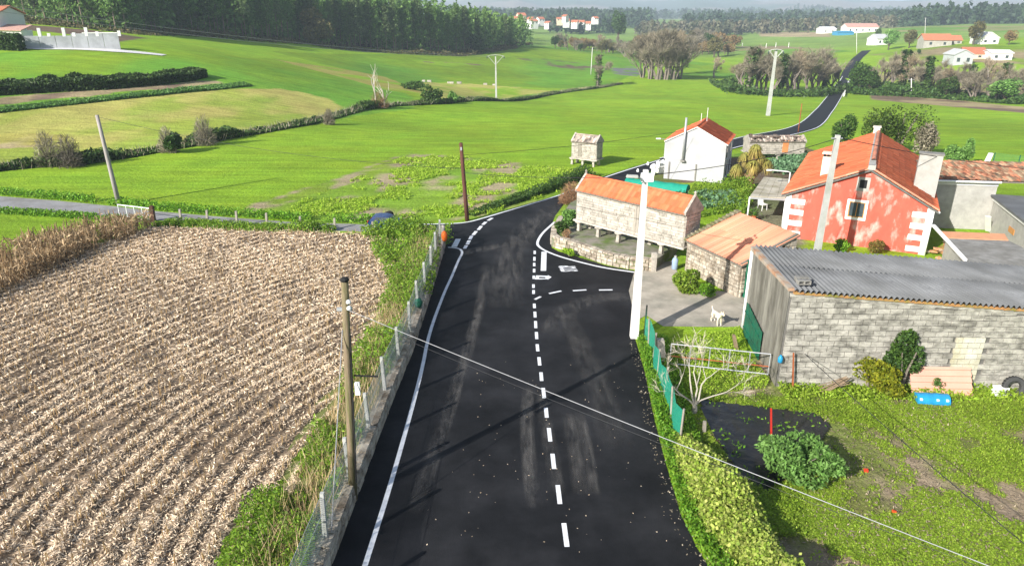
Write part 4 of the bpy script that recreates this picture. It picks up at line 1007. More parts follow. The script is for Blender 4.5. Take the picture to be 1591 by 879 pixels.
# ================================================================== POLES AND WIRES
POLEW = mat('old pole wood', (.20, .15, .10), var=.35, scale=4, stretch=(7, 7, .6), c2=(.13, .13, .05), c2_scale=1.5, c2_amt=.45, bump=.3)
POLEG = mat('grey pole wood', (.33, .30, .28), var=.3, scale=4, stretch=(7, 7, .5), bump=.3)
POLEB = mat('tarred pole wood', (.10, .042, .03), var=.35, scale=4, stretch=(7, 7, .5), bump=.3)
PCONC = mat('pole concrete', (.63, .61, .585), var=.08, scale=3, c2=(.60, .58, .54), c2_scale=.7, c2_amt=.4, bump=.08)
PCONC_G = mat('grey pole concrete', (.42, .42, .40), var=.12, scale=3, c2=(.33, .34, .30), c2_scale=.9, c2_amt=.45, bump=.1)
WIRE = mat('bright cable', (.30, .30, .315), rough=.5, var=.1, bump=0)
WIRED = mat('black cable', (.03, .03, .032), rough=.6, var=.1, bump=0)
def pole(name, label, base, top_px, r0, r1, m, square=False, n=10, sink=.0):
    b = np.array(base, float); t = at_y(top_px[0], top_px[1], b[1]); o = thing(name, b, 0, label, 'pole'); d = t - b
    mb = MB()
    if square:
        k = [(-1, -1), (1, -1), (1, 1), (-1, 1)]
        mb.hexa([(x * r0, y * r0, -sink) for x, y in k], [(d[0] + x * r1, d[1] + y * r1, d[2]) for x, y in k]); mb.build('shaft', m, o)
    else:
        mb.tube([(0, 0, -sink), d * .33, d * .66, d], [r0, r0 * .67 + r1 * .33, r0 * .33 + r1 * .67, r1], n); mb.build('shaft', m, o, smooth=True)
    return o, b, t
def cable(label, p, q, sag, r, m=WIRED, name='overhead_cable', group=None, n=24):
    p = np.array(p, float); q = np.array(q, float); pts = [p + (q - p) * (i / n) - np.array([0, 0, 4 * sag * (i / n) * (1 - i / n)]) for i in range(n + 1)]
    return tag(MB().tube(pts, r, 5).build(name, m), label, 'cable', group)
wp, wpb, wpt = pole('utility_pole', 'old wooden utility pole rising from the roadside wall by the stubble field', G(549, 776), (535.5, 436), .115, .085, POLEW)
att = at_y(534, 480, wpb[1]) - wpb
MB().bar(att + (-.16, 0, 0), att + (.2, 0, 0), .06, .08).build('bracket', STEEL, wp)
for dz_ in (0, .16): MB().lathe([(.035, 0), (.06, .02), (.06, .07), (.03, .1)], 8, tuple(att + (.14, -.05, dz_))).build('insulator', WHITEP, wp)
MB().lathe([(.10, 0), (.105, .05), (.07, .09)], 10, tuple(wpt - wpb - (0, 0, .01))).build('cap', BLACK, wp)
MB().tube([(wpt - wpb) * .80 + (-.09, -.05, 0), np.array(G(513, 862)) - wpb], .012, 5).build('stay_wire', WIRE, wp)
jb = at_y(556, 583, wpb[1]) - wpb; MB().bar(jb + (-.1, 0, .0), jb + (.5, 0, -.03), .035, .035).build('side_arm', BLACK, wp); MB().box(jb[0] - .06, jb[0] + .06, -.18, -.1, jb[2] - .45, jb[2] - .12).build('junction_box', WHITEP, wp)
MB().tube([(wpt - wpb) * .78 + (.1, -.06, 0), (wpt - wpb) * .1 + (.12, -.09, 0)], .02, 6).build('conduit', BLACK, wp)
lp, lpb, lpt = pole('utility_pole', 'leaning grey wooden pole beside the field gate on the lane', G(185, 318), (150.5, 179), .16, .11, POLEG)
bp_, bpb, bpt = pole('utility_pole', 'dark brown wooden pole standing on the rough plot by the crossroads', G(726, 343), (716, 222), .14, .11, POLEB)
MB().bar((bpt - bpb) * .93 + (-.05, -.13, 0), (bpt - bpb) * .93 + (.05, -.13, 0), .05, .2).build('bracket', STEEL, bp_)
sp_, spb, spt = pole('lamp_post', 'bright white tapered concrete post with street lamp at the yard corner', G(985, 524), (1003.5, 264), .155, .085, PCONC, square=True)
sp_['category'] = 'lamp post'
tl = spt - spb
MB().box(tl[0] - .16, tl[0] + .28, tl[1] - .14, tl[1] + .1, tl[2] - .42, tl[2] - .12).build('junction_box', WHITEP, sp_)
ah_ = at_y(985, 274, spb[1] - .3) - spb
MB().tube([tl + (0, -.1, -.5), tl + (-.15, -.2, -.32), ah_ + (.1, 0, .0)], .03, 6).build('lamp_arm', STEEL, sp_)
m_ = MB(); m_.hexa([ah_ + (-.28, -.1, -.03), ah_ + (.14, -.08, -.05), ah_ + (.14, .08, -.05), ah_ + (-.28, .1, -.03)], [ah_ + (-.24, -.07, .06), ah_ + (.14, -.06, .04), ah_ + (.14, .06, .04), ah_ + (-.24, .07, .06)]); lh = m_.build('lamp_head', PCONC_G, sp_)
MB().box(*(v for k in range(3) for v in ((ah_ + (-.2, -.06, -.06))[k], (ah_ + (.05, .06, -.04))[k]))).build('lens', GLASS, lh)
for k, (dx, dzz) in enumerate(((-.3, .05), (.18, .18), (.34, .05), (.05, .3))): MB().lathe([(.03, 0), (.05, .03), (.03, .12)], 6, tuple(tl + (dx, -.05, dzz - .12))).build('insulator', WHITEP, sp_)
cp5, cb5, ct5 = pole('utility_pole', 'grey concrete pole in front of the red gable wall', G(1266, 410), (1302, 210), .15, .095, PCONC_G, square=True)
MB().bar(ct5 - cb5 + (-.3, 0, -.15), ct5 - cb5 + (.25, 0, -.15), .05).build('bracket', STEEL, cp5)
# far electricity poles
def y_pole(label, base, top, arm, r0, r1, group=None):
    o, b, t = pole('power_pole', label, base, top, r0, r1, PCONC_G, square=True); d = t - b
    mb = MB(); w = arm; pts = [d + (-w, 0, 0), d + (-w * .55, 0, .25), d + (0, 0, .32), d + (w * .55, 0, .25), d + (w, 0, 0)]
    mb.tube(pts, r1 * .5, 6); mb.tube([d + (-w * .9, 0, .08), d + (-r1, 0, -w * .85)], r1 * .5, 6); mb.tube([d + (w * .9, 0, .08), d + (r1, 0, -w * .85)], r1 * .5, 6)
    mb.build('crossarm', PCONC_G, o)
    for x in (-w, 0, w): MB().lathe([(.05, -.5), (.11, -.4), (.11, -.1), (.05, 0)], 6, tuple(d + (x, 0, .3 if x == 0 else 0))).build('insulator', GLASS, o)
    return b, t
y6b, y6t = y_pole('pale concrete power pole with forked crossarm behind the long hedge', G(771, 155), (770, 88), 1.9, .21, .13)
y7b, y7t = y_pole('thick concrete power pole with forked crossarm beside the valley road', G(1193, 180), (1206, 80), 1.3, .30, .17)
pole('power_pole', 'thin pale pole standing beside a pollarded tree in the far meadow', G(918, 116), (920.5, 74), .14, .1, PCONC)
pole('marker_pole', 'thin rusty orange pole at the edge of the valley road', G(1240, 206), (1246, 161), .06, .05, RUST)
for lab, b, t in (('slim far power pole in front of the bare poplar thicket', (1004, 84), (1004, 64)), ('tall far pole rising over the distant farm roofs', (1437, 57), (1438, 28)),
                  ('far pole by the road on the rise', (1331, 84), (1331, 48)), ('slim pole standing among the far willows beyond the brook', (1416, 150), (1416, 122))):
    o, b_, t_ = pole('power_pole', lab, G(*b), t, .15, .1, PCONC); MB().bar(t_ - b_ + (-.9, 0, -.3), t_ - b_ + (.9, 0, -.3), .1).build('crossarm', PCONC_G, o)
# cables
c0 = at_y(537, 480, wpb[1]); endp = at_y(1560, 886, 8.0)
cable('bright cable bundle crossing above the road from the wooden pole', c0, endp + (endp - c0) * .12, .05, .0075, WIRE)
cable('thin grey cable slung just below the bright bundle over the road', c0 + (0, -.05, -.10), endp + (endp - c0) * .12 + (0, 0, -.03), .12, .004, WIRED)
cable('black cable from the white lamp post to the pole before the red gable', spt + (0, 0, -.2), ct5 + (0, 0, -.15), .25, .016)
cable('black cable running from the gable pole over the red roof', ct5 + (0, 0, -.1), at_y(1660, 268, 44), .25, .018)
cable('thin cable between the leaning pole and the brown pole', lpt + (0, 0, -.1), at_y(718, 262, bpb[1]), .6, .013)
cable('thin cable from the brown pole to the white lamp post', at_y(719, 268, bpb[1]), spt + (0, 0, -.25), .15, .013)
cable('thin cable from the brown pole to the white house flue', at_y(719, 241, bpb[1]), at_y(1062, 203, 52.5), .2, .013)
for k in range(2):
    e = at_y(-160, -18 - 10 * k, 62); e = e + (e - y6t) * .15
    cable(['upper of the two long power lines crossing above the hillside', 'lower of the two long power lines crossing above the hillside'][1 - k], y6t + (-1.6 + 1.7 * k, 0, .2 * k), e, 1.6, .024, WIRE)
gc = np.array([BARN['A'][0], BARN['A'][1], 0]) + np.array([G(1155, 511)[0] - BARN['A'][0], G(1155, 511)[1] - BARN['A'][1], 0])
cable('black cable hanging from the barn corner across the garden', at_y(1169, 471, gc[1] - .1), at_y(1640, 884, 10.5), .18, .011)

# ================================================================== ROADSIDE WALL WITH WIRE FENCE
LF = thing('roadside_wall', (0, 0, 0), 0, 'low rubble wall between the asphalt and the stubble field', 'wall')
WLP = [extend(WL[0], WL[2], 4.0)] + WL
WLP = [p - np.array([.02, 0, 0]) for p in WLP]
wall_run(LF, WLP, .47, .24, .24, .5, STONE, limit=300)
def net_material(name, c, cell, wire, trans=0.0):
    m = bpy.data.materials.new(name); m.use_nodes = True; N = m.node_tree.nodes; L = m.node_tree.links; b = N['Principled BSDF']
    b.inputs['Base Color'].default_value = (*c, 1); b.inputs['Roughness'].default_value = .6
    at = N.new('ShaderNodeAttribute'); at.attribute_name = 'tint'; sp = N.new('ShaderNodeSeparateColor'); L.new(at.outputs['Color'], sp.inputs[0])
    def math_(op, a, b_):
        q = N.new('ShaderNodeMath'); q.operation = op
        for i, v_ in enumerate((a, b_)):
            if isinstance(v_, (int, float)): q.inputs[i].default_value = v_
            else: L.new(v_, q.inputs[i])
        return q.outputs[0]
    s1 = math_('ADD', sp.outputs[0], sp.outputs[1]); s2 = math_('SUBTRACT', sp.outputs[0], sp.outputs[1])
    f = [math_('LESS_THAN', math_('FRACT', math_('DIVIDE', s, cell), 0), wire) for s in (s1, s2)]
    L.new(math_('MAXIMUM', f[0], f[1]), b.inputs['Alpha'])
    MAT[name] = m; return m
NET = net_material('galvanised mesh', (.52, .58, .56), .055, .27)
NETG = net_material('green shade net', (.02, .30, .20), .05, .52)
def net_strip(name, pts, z0, z1, m, parent):
    V = []; F = []; T = []; s = 0
    for i, p in enumerate(pts):
        if i: s += np.linalg.norm(np.array(p)[:2] - np.array(pts[i - 1])[:2])
        a = z0 if np.isscalar(z0) else z0[i]; b = z1 if np.isscalar(z1) else z1[i]
        V += [(p[0], p[1], a), (p[0], p[1], b)]; T += [(s, a, 0, 1), (s, b, 0, 1)]
        if i: F.append((2 * i - 2, 2 * i, 2 * i + 1, 2 * i - 1))
    return link(name, np_mesh(name, np.array(V), np.array(F), m, {'tint': np.array(T)}), parent)
def resample(pts, step):
    Q = np.array([np.array(p)[:2] for p in pts]); s = np.concatenate([[0], np.cumsum(np.linalg.norm(np.diff(Q, axis=0), axis=1))]); t = np.arange(0, s[-1], step)
    return [np.array([np.interp(k, s, Q[:, 0]), np.interp(k, s, Q[:, 1]), 0]) for k in t]
fp = [p - np.array([.14, 0, 0]) for p in resample(WLP, 2.3)]
wf = thing('wire_fence', (0, 0, 0), 0, 'grey wire mesh fence with concrete posts on top of the roadside wall', 'fence')
for i, p in enumerate(fp):
    ln = random.uniform(-.04, .04); MB().hexa([p + (x * .055, y * .055, .45) for x, y in ((-1, -1), (1, -1), (1, 1), (-1, 1))], [p + (ln + x * .045, ln + y * .045, 1.75) for x, y in ((-1, -1), (1, -1), (1, 1), (-1, 1))]).build('post', PCONC_G, wf)
    if i: net_strip('mesh_panel', [fp[i - 1], (fp[i - 1] + p) / 2 + np.array([random.uniform(-.03, .03), 0, 0]), p], .49, [1.66, 1.6 + random.uniform(-.05, .04), 1.66], NET, wf)
for zz in (1.66, 1.2): MB().tube([p + (0, 0, zz) for p in fp], .008, 4).build('strand', STEEL, wf)
# corner post with an orange bag at the junction
cpn = G(690, 395)
o, _, _ = pole('fence_post', 'grey corner post where the wire fence meets the crossroads', cpn + np.array([-.1, .1, 0]), (688.5, 350), .11, .09, POLEG)
bagm = mat('orange plastic', (.80, .16, .02), rough=.5, var=.15, scale=8, bump=.15)
bg = MB(); bz = top_z(cpn, 374); bg.lathe([(.05, 0), (.13, .08), (.17, .3), (.13, .5), (.04, .58)], 10, (0, 0, 0)); tag(bg.build('plastic_bag', bagm, None, smooth=True, loc=(cpn[0] + .06, cpn[1] - .12, bz)), 'orange plastic bag tied to the corner fence post', 'bag')
gb = MB(); p = fp[np.argmin([abs(proj(q + np.array([0, 0, 1.2]))[1] - 452) for q in fp])]; gb.lathe([(.03, 0), (.14, .06), (.2, .25), (.12, .42), (.03, .46)], 9, (0, 0, 0)); tag(gb.build('plastic_bag', GRN, None, smooth=True, loc=(p[0] + .02, p[1], .52)), 'green plastic bag on the roadside wall top', 'bag')

# ================================================================== LANE: gate, posts, mirror and car
ga = G(187, 339); gb_ = G(236, 344); rzg, Lg, ug, vg = frame(ga, gb_)
gt = thing('field_gate', ga, rzg, 'white tubular field gate hung beside the leaning pole', 'gate')
gz = top_z(ga, 318) - 0
MB().tube([(0, 0, gz), (Lg, 0, gz - .05)], .035, 6).build('rail', WHITEP, gt); MB().tube([(0, 0, .15), (Lg, 0, .12)], .03, 6).build('rail', WHITEP, gt)
for k in range(5): x = Lg * k / 4; MB().tube([(x, 0, .12), (x, 0, gz - .03)], .025, 6).build('bar', WHITEP, gt)
def post(name, label, base, top, w, m, group=None, cat='post'):
    b = np.array(base); t = at_y(top[0], top[1], b[1]) - b; k = [(-1, -1), (1, -1), (1, 1), (-1, 1)]; w = w / 2
    o = MB().hexa([(x * w, y * w, -.1) for x, y in k], [(t[0] + x * w * .85, t[1] + y * w * .85, t[2]) for x, y in k]).build(name, m, None, loc=tuple(b)); return tag(o, label, cat, group)
post('gate_post', 'thick dark wooden post holding the white field gate', G(238, 344), (235, 320), .26, WOODD)
lab = 'pale wooden post of the fence along the lane'
lane_posts = [((281.5,346.5),(279,325)),((322.5,350),(321,326.5)),((368.5,351.5),(366.5,328)),((415,354),(413.5,331)),((467,354.5),(466,336)),((520,356.5),(519.5,339)),((579,361.5),(578.5,344)),((609,355),(608,342)),((636,361),(635,348))]
for i, (b, t) in enumerate(lane_posts): post('fence_post', lab, G(*b), t, .13, WOODG, 'wooden posts along the lane')
pts = [G(*b) for b, t in lane_posts]
for zz in (.45, .8): tag(MB().tube([p + (0, 0, zz) for p in pts], .005, 4).build('fence_wire', BLACK), ['lower wire strung along the lane posts', 'upper wire strung along the lane posts'][zz > .5], 'wire')
mp_ = G(606, 349); mi = thing('traffic_mirror', mp_, R(20), 'round black backed traffic mirror on a post at the junction', 'mirror'); mz = top_z(mp_, 336)
MB().tube([(0, 0, 0), (0, 0, mz)], .035, 6).build('post', STEEL, mi)
m_ = MB(); m_.lathe([(.02, 0), (.16, .012), (.26, .05), (.29, .09), (.27, .11), (.01, .12)], 18, (0, 0, 0)); dk = m_.build('disc', BLACK, mi, smooth=True, loc=(0, -.05, mz + .05), rot=(R(-90), 0, 0))
def car(loc, rz, s):
    t = thing('parked_car', loc, rz, 'dark blue car waiting on the lane at the junction', 'car'); t.scale = (s, s, s)
    CARB = mat('blue car paint', (.012, .035, .13), rough=.25, var=.05, bump=0, spec=.6)
    prof = [(-1.85, .35), (-1.85, .8), (-1.7, .95), (-1.35, 1.38), (-.9, 1.48), (.1, 1.46), (.45, 1.36), (1.0, .98), (1.7, .85), (1.9, .65), (1.9, .32), (-1.85, .3)]
    sec = [(-.82, .0), (-.78, .06)]; V = []; F = []; n = len(prof)
    cols = []
    for y, sh in ((-.80, .10), (-.84, 0), (.84, 0), (.80, .10)):
        idx = []
        for x, z in prof:
            yy = y * (1 - .17 * max(0, (z - .9) / .58)); idx.append(len(V)); V.append((x * (1 - sh * .15), yy, z - sh * .08))
        cols.append(idx)
    for a, b in zip(cols[:-1], cols[1:]):
        for i in range(n): F.append((a[i], a[(i + 1) % n], b[(i + 1) % n], b[i]))
    F.append(tuple(cols[0][::-1])); F.append(tuple(cols[-1]))
    MB().add(V, F).build('body', CARB, t)
    for sgn in (-1, 1):
        MB().add([(-1.2, sgn * .79, 1.0), (.75, sgn * .80, .99), (.33, sgn * .715, 1.34), (-.9, sgn * .71, 1.38)], [(0, 1, 2, 3)]).build('side_window', GLASS, t)
        for x in (-1.2, 1.25):
            m_ = MB(); m_.lathe([(.1, -.1), (.30, -.1), (.31, -.06), (.31, .06), (.30, .1), (.1, .1)], 14); w = m_.build('wheel', BLACK, t, loc=(x, sgn * .72, .31), rot=(R(90), 0, 0)); m_ = MB(); m_.lathe([(.02, -.105), (.19, -.105), (.19, .105), (.02, .105)], 12); m_.build('rim', STEEL, w)
        MB().box(1.7, 1.93, sgn * .62 - .16, sgn * .62 + .16, .62, .76).build('headlight', WHITEP, t); MB().box(-1.9, -1.8, sgn * .66 - .1, sgn * .66 + .1, .75, .95).build('tail_light', mat('tail light', (.4, .02, .02), rough=.3, bump=0), t)
        MB().box(.55, .7, min(sgn * .82, sgn * 1.0), max(sgn * .82, sgn * 1.0), .98, 1.1).build('wing_mirror', CARB, t)
    MB().add([(1.02, -.68, 1.0), (1.02, .68, 1.0), (.48, .62, 1.365), (.48, -.62, 1.365)], [(0, 1, 2, 3)]).build('windscreen', GLASS, t)
    MB().add([(-1.7, -.66, .98), (-1.39, -.6, 1.37), (-1.39, .6, 1.37), (-1.7, .66, .98)], [(0, 1, 2, 3)]).build('rear_window', GLASS, t)
    return t
cpos = G(598, 360); car(tuple(cpos + np.array([0, .75, .013])), R(-6), .56)

# ================================================================== YARD: dog, gate, drums and the rest
DOGM = mat('cream dog fur', (.62, .52, .38), var=.15, scale=9, c2=(.74, .68, .58), c2_scale=4, c2_amt=.5, bump=.3)
def dog(loc, rz, s=1.0):
    t = thing('dog', loc, rz, 'cream coloured dog standing on the yard concrete', 'dog'); t.scale = (s, s, s)
    import bmesh
    def skin(name, chains, m):
        vs = []; es = []; rs = []
        for ch in chains:
            prev = ch[0] if isinstance(ch[0], int) else None
            for it in (ch[1:] if prev is not None else ch):
                vs.append(it[:3]); rs.append(it[3]); i = len(vs) - 1
                if prev is not None: es.append((prev, i))
                prev = i
        me = bpy.data.meshes.new(name); me.from_pydata(vs, es, []); me.update(); o = bpy.data.objects.new(name, me); col.objects.link(o)
        md = o.modifiers.new('skin', 'SKIN'); md.use_smooth_shade = True
        for i, sv in enumerate(me.skin_vertices[0].data): sv.radius = (rs[i] if np.isscalar(rs[i]) else rs[i][0],) * 2; sv.use_root = (i == 0)
        sd = o.modifiers.new('sub', 'SUBSURF'); sd.levels = 2; sd.render_levels = 2
        dg = bpy.context.evaluated_depsgraph_get(); me2 = bpy.data.meshes.new_from_object(o.evaluated_get(dg)); bpy.data.objects.remove(o); me2.materials.append(m); me2.name = name
        return link(name, me2, t)
    # x forward; pelvis first. trunk, neck, head, then four legs and tail
    body = [[(-.30, 0, .50, .085), (-.12, 0, .49, .095), (.10, 0, .49, .12), (.26, 0, .51, .12), (.38, 0, .62, .075), (.46, 0, .70, .075), (.54, 0, .70, .065), (.65, 0, .665, .034)]]
    for sy in (-1, 1):
        body.append([3, (.27, sy * .08, .40, .055), (.25, sy * .09, .24, .032), (.27, sy * .09, .06, .024), (.31, sy * .09, .02, .022)])
        body.append([0, (-.28, sy * .08, .38, .065), (-.20, sy * .09, .26, .04), (-.34, sy * .09, .17, .025), (-.32, sy * .09, .05, .022), (-.28, sy * .09, .02, .022)])
        body.append([6, (.45, sy * .06, .775, .022), (.43, sy * .075, .81, .01)])
    body.append([0, (-.40, 0, .52, .03), (-.50, 0, .60, .024), (-.54, 0, .70, .012)])
    skin('body', body, DOGM)
    MB().lathe([(.004, 0), (.018, .008), (.004, .018)], 6, (.675, 0, .672)).build('nose', BLACK, t)
    for sy in (-1, 1): MB().lathe([(.003, 0), (.01, .006), (.003, .012)], 6, (.57, sy * .055, .72)).build('eye', BLACK, t)
    return t
dog(tuple(G(1113, 504) + np.array([.0, .05, .017])), R(-78), .9)
# farm gate of steel tube between the fence and the barn
ga = G(1040, 571); gb_ = G(1192, 588); rzg, Lg, ug, vg = frame(ga, gb_); t = thing('farm_gate', ga, rzg, 'grey steel tube farm gate closing the garden beside the barn', 'gate')
gz = top_z(gb_, 550)
for zz in (.18, gz * .5, gz): MB().tube([(0, 0, zz), (Lg, 0, zz)], .022, 6).build('rail', RUST if .2 < zz < gz * .6 else STEEL, t)
for k in range(6): MB().tube([(Lg * k / 5, 0, .15), (Lg * k / 5, 0, gz)], .02, 6).build('upright', STEEL, t)
for lab_, px, tp, w, m in (('stubby grey granite post beside the green net', (1028, 565), (1026, 527), .3, STONE_W), ('pale wooden stub post by the green door', (1180, 556), (1184, 536), .16, WOODG), ('split weathered timber leaning by the green door', (1146, 545), (1140, 520), .14, WOOD)):
    post('gate_post', lab_, G(*px), tp, w, m)
p = G(1237, 594); post('garden_stake', 'rusty orange stake leaning on the barn wall', G(1232, 606), (1233, 548), .05, RUST, cat='stake')
p = G(1200, 715); post('garden_stake', 'thin red stake standing in the black plastic sheet', G(1199, 712), (1198, 634), .05, mat('red paint', (.45, .03, .02), rough=.5, var=.2), cat='stake')
post('garden_stake', 'pale stub of wood sticking out of the black plastic sheet', G(1094, 672), (1095, 654), .1, WOODG, cat='stake')
BLUE = mat('blue plastic', (.02, .24, .46), rough=.4, var=.12, scale=5, bump=.03)
bp0 = BARN['A'] + BARN['u'] * -.02 - BARN['v'] * .15; s_, z_ = on_plane(bp0, BARN['u'], 1210, 557)
bb = MB(); bb.lathe([(.06, -.13), (.085, -.11), (.085, .05), (.05, .1), (.03, .15)], 10); pp = bp0 + BARN['u'] * (s_ + .05); tag(bb.build('hanging_bottle', BLUE, None, smooth=True, loc=(pp[0], pp[1] - .02, z_)), 'blue plastic bottle hung on the barn corner', 'bottle')
# blue drum cut in half, lying
bd = G(1446, 624); t = thing('water_drum', bd, R(-6), 'cut blue plastic drum lying in the grass below the barn wall', 'drum')
V = []; F = []; n = 10; Ld = 1.02
for j, x in enumerate(np.linspace(-Ld / 2, Ld / 2, 7)):
    for i in range(n + 1): a = math.pi * (1.05 + 1.0 * i / n) ; rr = .24 + (.012 if j in (2, 4) else 0); V.append((x, -rr * math.cos(a) * 1.0, .245 + rr * math.sin(a) * -1.0 + 0))
for j in range(6):
    for i in range(n): a = j * (n + 1) + i; F.append((a, a + 1, a + n + 2, a + n + 1))
F.append(tuple(range(n + 1))); F.append(tuple(6 * (n + 1) + i for i in range(n, -1, -1)))
dm = MB().add(V, F).build('shell', BLUE, t, loc=(0, 0, -.18), smooth=False)
for x in (-.42, .1, .4): MB().box(x - .04, x + .04, -.16, -.06, .22, .27).build('lug', WHITEP, t, rot=(R(20), 0, 0))
# pink corrugated sheet leaning on the barn
PINK = mat('pink fibre sheet', (.62, .33, .25), var=.12, scale=3, c2=(.52, .27, .2), c2_scale=1.5, c2_amt=.42, bump=.1)
x0 = on_plane(BARN['A'] - BARN['v'] * .35, BARN['u'], 1413, 600)[0]; x1 = on_plane(BARN['A'] - BARN['v'] * .35, BARN['u'], 1508, 600)[0]
pk = BARN['A'] + BARN['u'] * x0 - BARN['v'] * .62; t = thing('roofing_sheet', pk, BARN['rz'], 'pink corrugated roofing sheet leaning against the block wall', 'sheet')
W = x1 - x0; hh = 1.0; V = []; F = []; n = 40
for x in (0, W):
    for i in range(n + 1): s = i / n; V.append((x, .5 * s + .035 * math.sin(2 * math.pi * s * 5) * .9, hh * s * .92 + .03 * math.sin(2 * math.pi * s * 5) * .45))
for i in range(n): F.append((i, n + 1 + i, n + 2 + i, i + 1))
k = len(V); V += [(a, b + .02, c - .015) for a, b, c in V]; F += [(f[3] + k, f[2] + k, f[1] + k, f[0] + k) for f in F]; F += [(i, i + 1, k + i + 1, k + i) for i in range(n)]
MB().add(V, F).build('sheet', PINK, t)
ty = G(1566, 607); t = thing('old_tyre', ty + np.array([-.1, -.32, .34]), R(-8), 'worn black tyre leaning against the block wall', 'tyre')
pr_ = [(.2, -.07), (.25, -.1), (.33, -.1), (.355, -.05), (.355, .05), (.33, .1), (.25, .1), (.2, .07)]
V = []; F = []; n = 22
for i in range(n):
    a = 2 * math.pi * i / n
    for r_, y_ in pr_: V.append((r_ * math.cos(a), y_, r_ * math.sin(a)))
for i in range(n):
    for k in range(8): F.append((i * 8 + k, i * 8 + (k + 1) % 8, ((i + 1) % n) * 8 + (k + 1) % 8, ((i + 1) % n) * 8 + k))
tm = MB().add(V, F).build('casing', mat('dusty rubber', (.055, .055, .055), rough=.9, var=.3), t, rot=(R(-14), 0, 0))
for i in range(22):
    a = 2 * math.pi * i / 22; MB().box(.352, .368, -.06, .06, -.025, .025).build('tread_block', BLACK, tm, rot=(0, -a, 0))
m_ = MB(); m_.box(-.22, .22, -.12, .12, 0, .34, .015); bw = m_.build('foam_box', WHITEP, None, loc=tuple(G(1543, 607) + np.array([0, -.3, 0])), rot=(0, 0, .1)); tag(bw, 'white foam box beside the worn tyre', 'box')
# bundle of sticks against the wall
sp0 = G(1282, 607) + np.array([0, -.35, 0]); t = thing('stick_bundle', sp0, 0, 'bundle of cut sticks leaning at the barn wall', 'sticks')
for k in range(12):
    a = random.uniform(-.2, .2); MB().tube([(a - .25, random.uniform(-.1, .1), .02 + .03 * k), (.55 + a * .5, .1 + random.uniform(-.1, .1), .55 + random.uniform(-.1, .15))], .018, 5).build('stick', WOOD, t)
# black mulch sheet
PLAST = mat('black mulch film', (.012, .013, .016), rough=.35, var=.3, scale=4, bump=.9, bscale=3.5, spec=.5)
mp = Gs([(1083,622),(1130,628),(1200,636),(1262,642),(1292,664),(1275,700),(1235,740),(1190,770),(1150,745),(1120,700),(1095,660)])
def draped(name, poly, m, amp, seedn, n=46, z=.03):
    P = np.array([p[:2] for p in poly]); lo = P.min(0); hi = P.max(0); xs = np.linspace(lo[0], hi[0], n); ys = np.linspace(lo[1], hi[1], n); X, Y = np.meshgrid(xs, ys); Z = z + amp * fbm(X, Y, .8, seedn) + amp * .6 * fbm(X * 3, Y, .6, seedn + 1)
    ins = in_poly(X.ravel(), Y.ravel(), P).reshape(n, n); V = np.stack([X, Y, Z], -1).reshape(-1, 3); i = (np.arange(n - 1)[:, None] * n + np.arange(n - 1)[None, :]); ok = ins[:-1, :-1] & ins[1:, :-1] & ins[:-1, 1:] & ins[1:, 1:]
    i = i[ok]; return np_mesh(name, V, np.stack([i, i + 1, i + n + 1, i + n], 1), m, smooth=True)
tag(link('mulch_sheet', draped('mulch_sheet', mp, PLAST, .07, 31)), 'crumpled black plastic mulch sheet spread in the garden', 'plastic sheet')
# scraps of litter in the garden
for lab_, px, c in (('small red rag lying in the patchy garden grass', (1345, 733), (.6, .05, .02)), ('scrap of orange plastic on bare garden soil', (1389, 797), (.65, .08, .02))):
    q = G(*px); m_ = MB(); m_.stone((0, 0, .05), .14, .1, .1, .5); tag(m_.build('litter_scrap', mat('scrap' + lab_[:5], c, rough=.6), None, loc=tuple(q)), lab_, 'litter')
# green net tunnel beside the long granary
TG = mat('green tunnel net', (.02, .33, .23), rough=.7, var=.15, scale=4, bump=.1, trans=.25)
e1 = G(1064, 308); e0 = G(968, 296); rzt, Lt, ut, vt = frame(e0, e1); t = thing('net_tunnel', e0, rzt, 'turquoise green net tunnel behind the long granary', 'tunnel')
n = 12; V = []; F = []; rows = 9; rt = .62
for j in range(rows):
    for i in range(n + 1): a = math.pi * i / n; k = 1 - .05 * (j % 2); V.append((Lt * j / (rows - 1), rt + -rt * math.cos(a), .85 * math.sin(a) ** .8 * k))
for j in range(rows - 1):
    for i in range(n): a = j * (n + 1) + i; F.append((a, a + n + 1, a + n + 2, a + 1))
MB().add(V, F).build('net_cover', TG, t)
for x in (0, Lt): MB().add([(x, rt - rt * math.cos(math.pi * i / n), .85 * math.sin(math.pi * i / n) ** .8 * .98) for i in range(n + 1)], [tuple(range(n + 1))]).build('net_end', TG, t)
# right verge: green netting
np_ = [G(*p) for p in [(1001,520),(1010,552),(1020,592),(1034,634),(1050,680),(1068,725)]]
nf = thing('net_fence', (0, 0, 0), 0, 'sagging green shade net fence along the road verge', 'fence'); fr_ = resample(np_, 1.3)
for i, p in enumerate(fr_):
    MB().tube([p, p + (random.uniform(-.08, .08), 0, 1.3)], .035, 6).build('post', WOODG, nf)
    if i: net_strip('net_panel', [fr_[i - 1], (fr_[i - 1] + p) / 2 + np.array([random.uniform(-.12, .12), 0, 0]), p], .05, [1.25, 1.1 + random.uniform(-.1, .1), 1.25], NETG, nf)
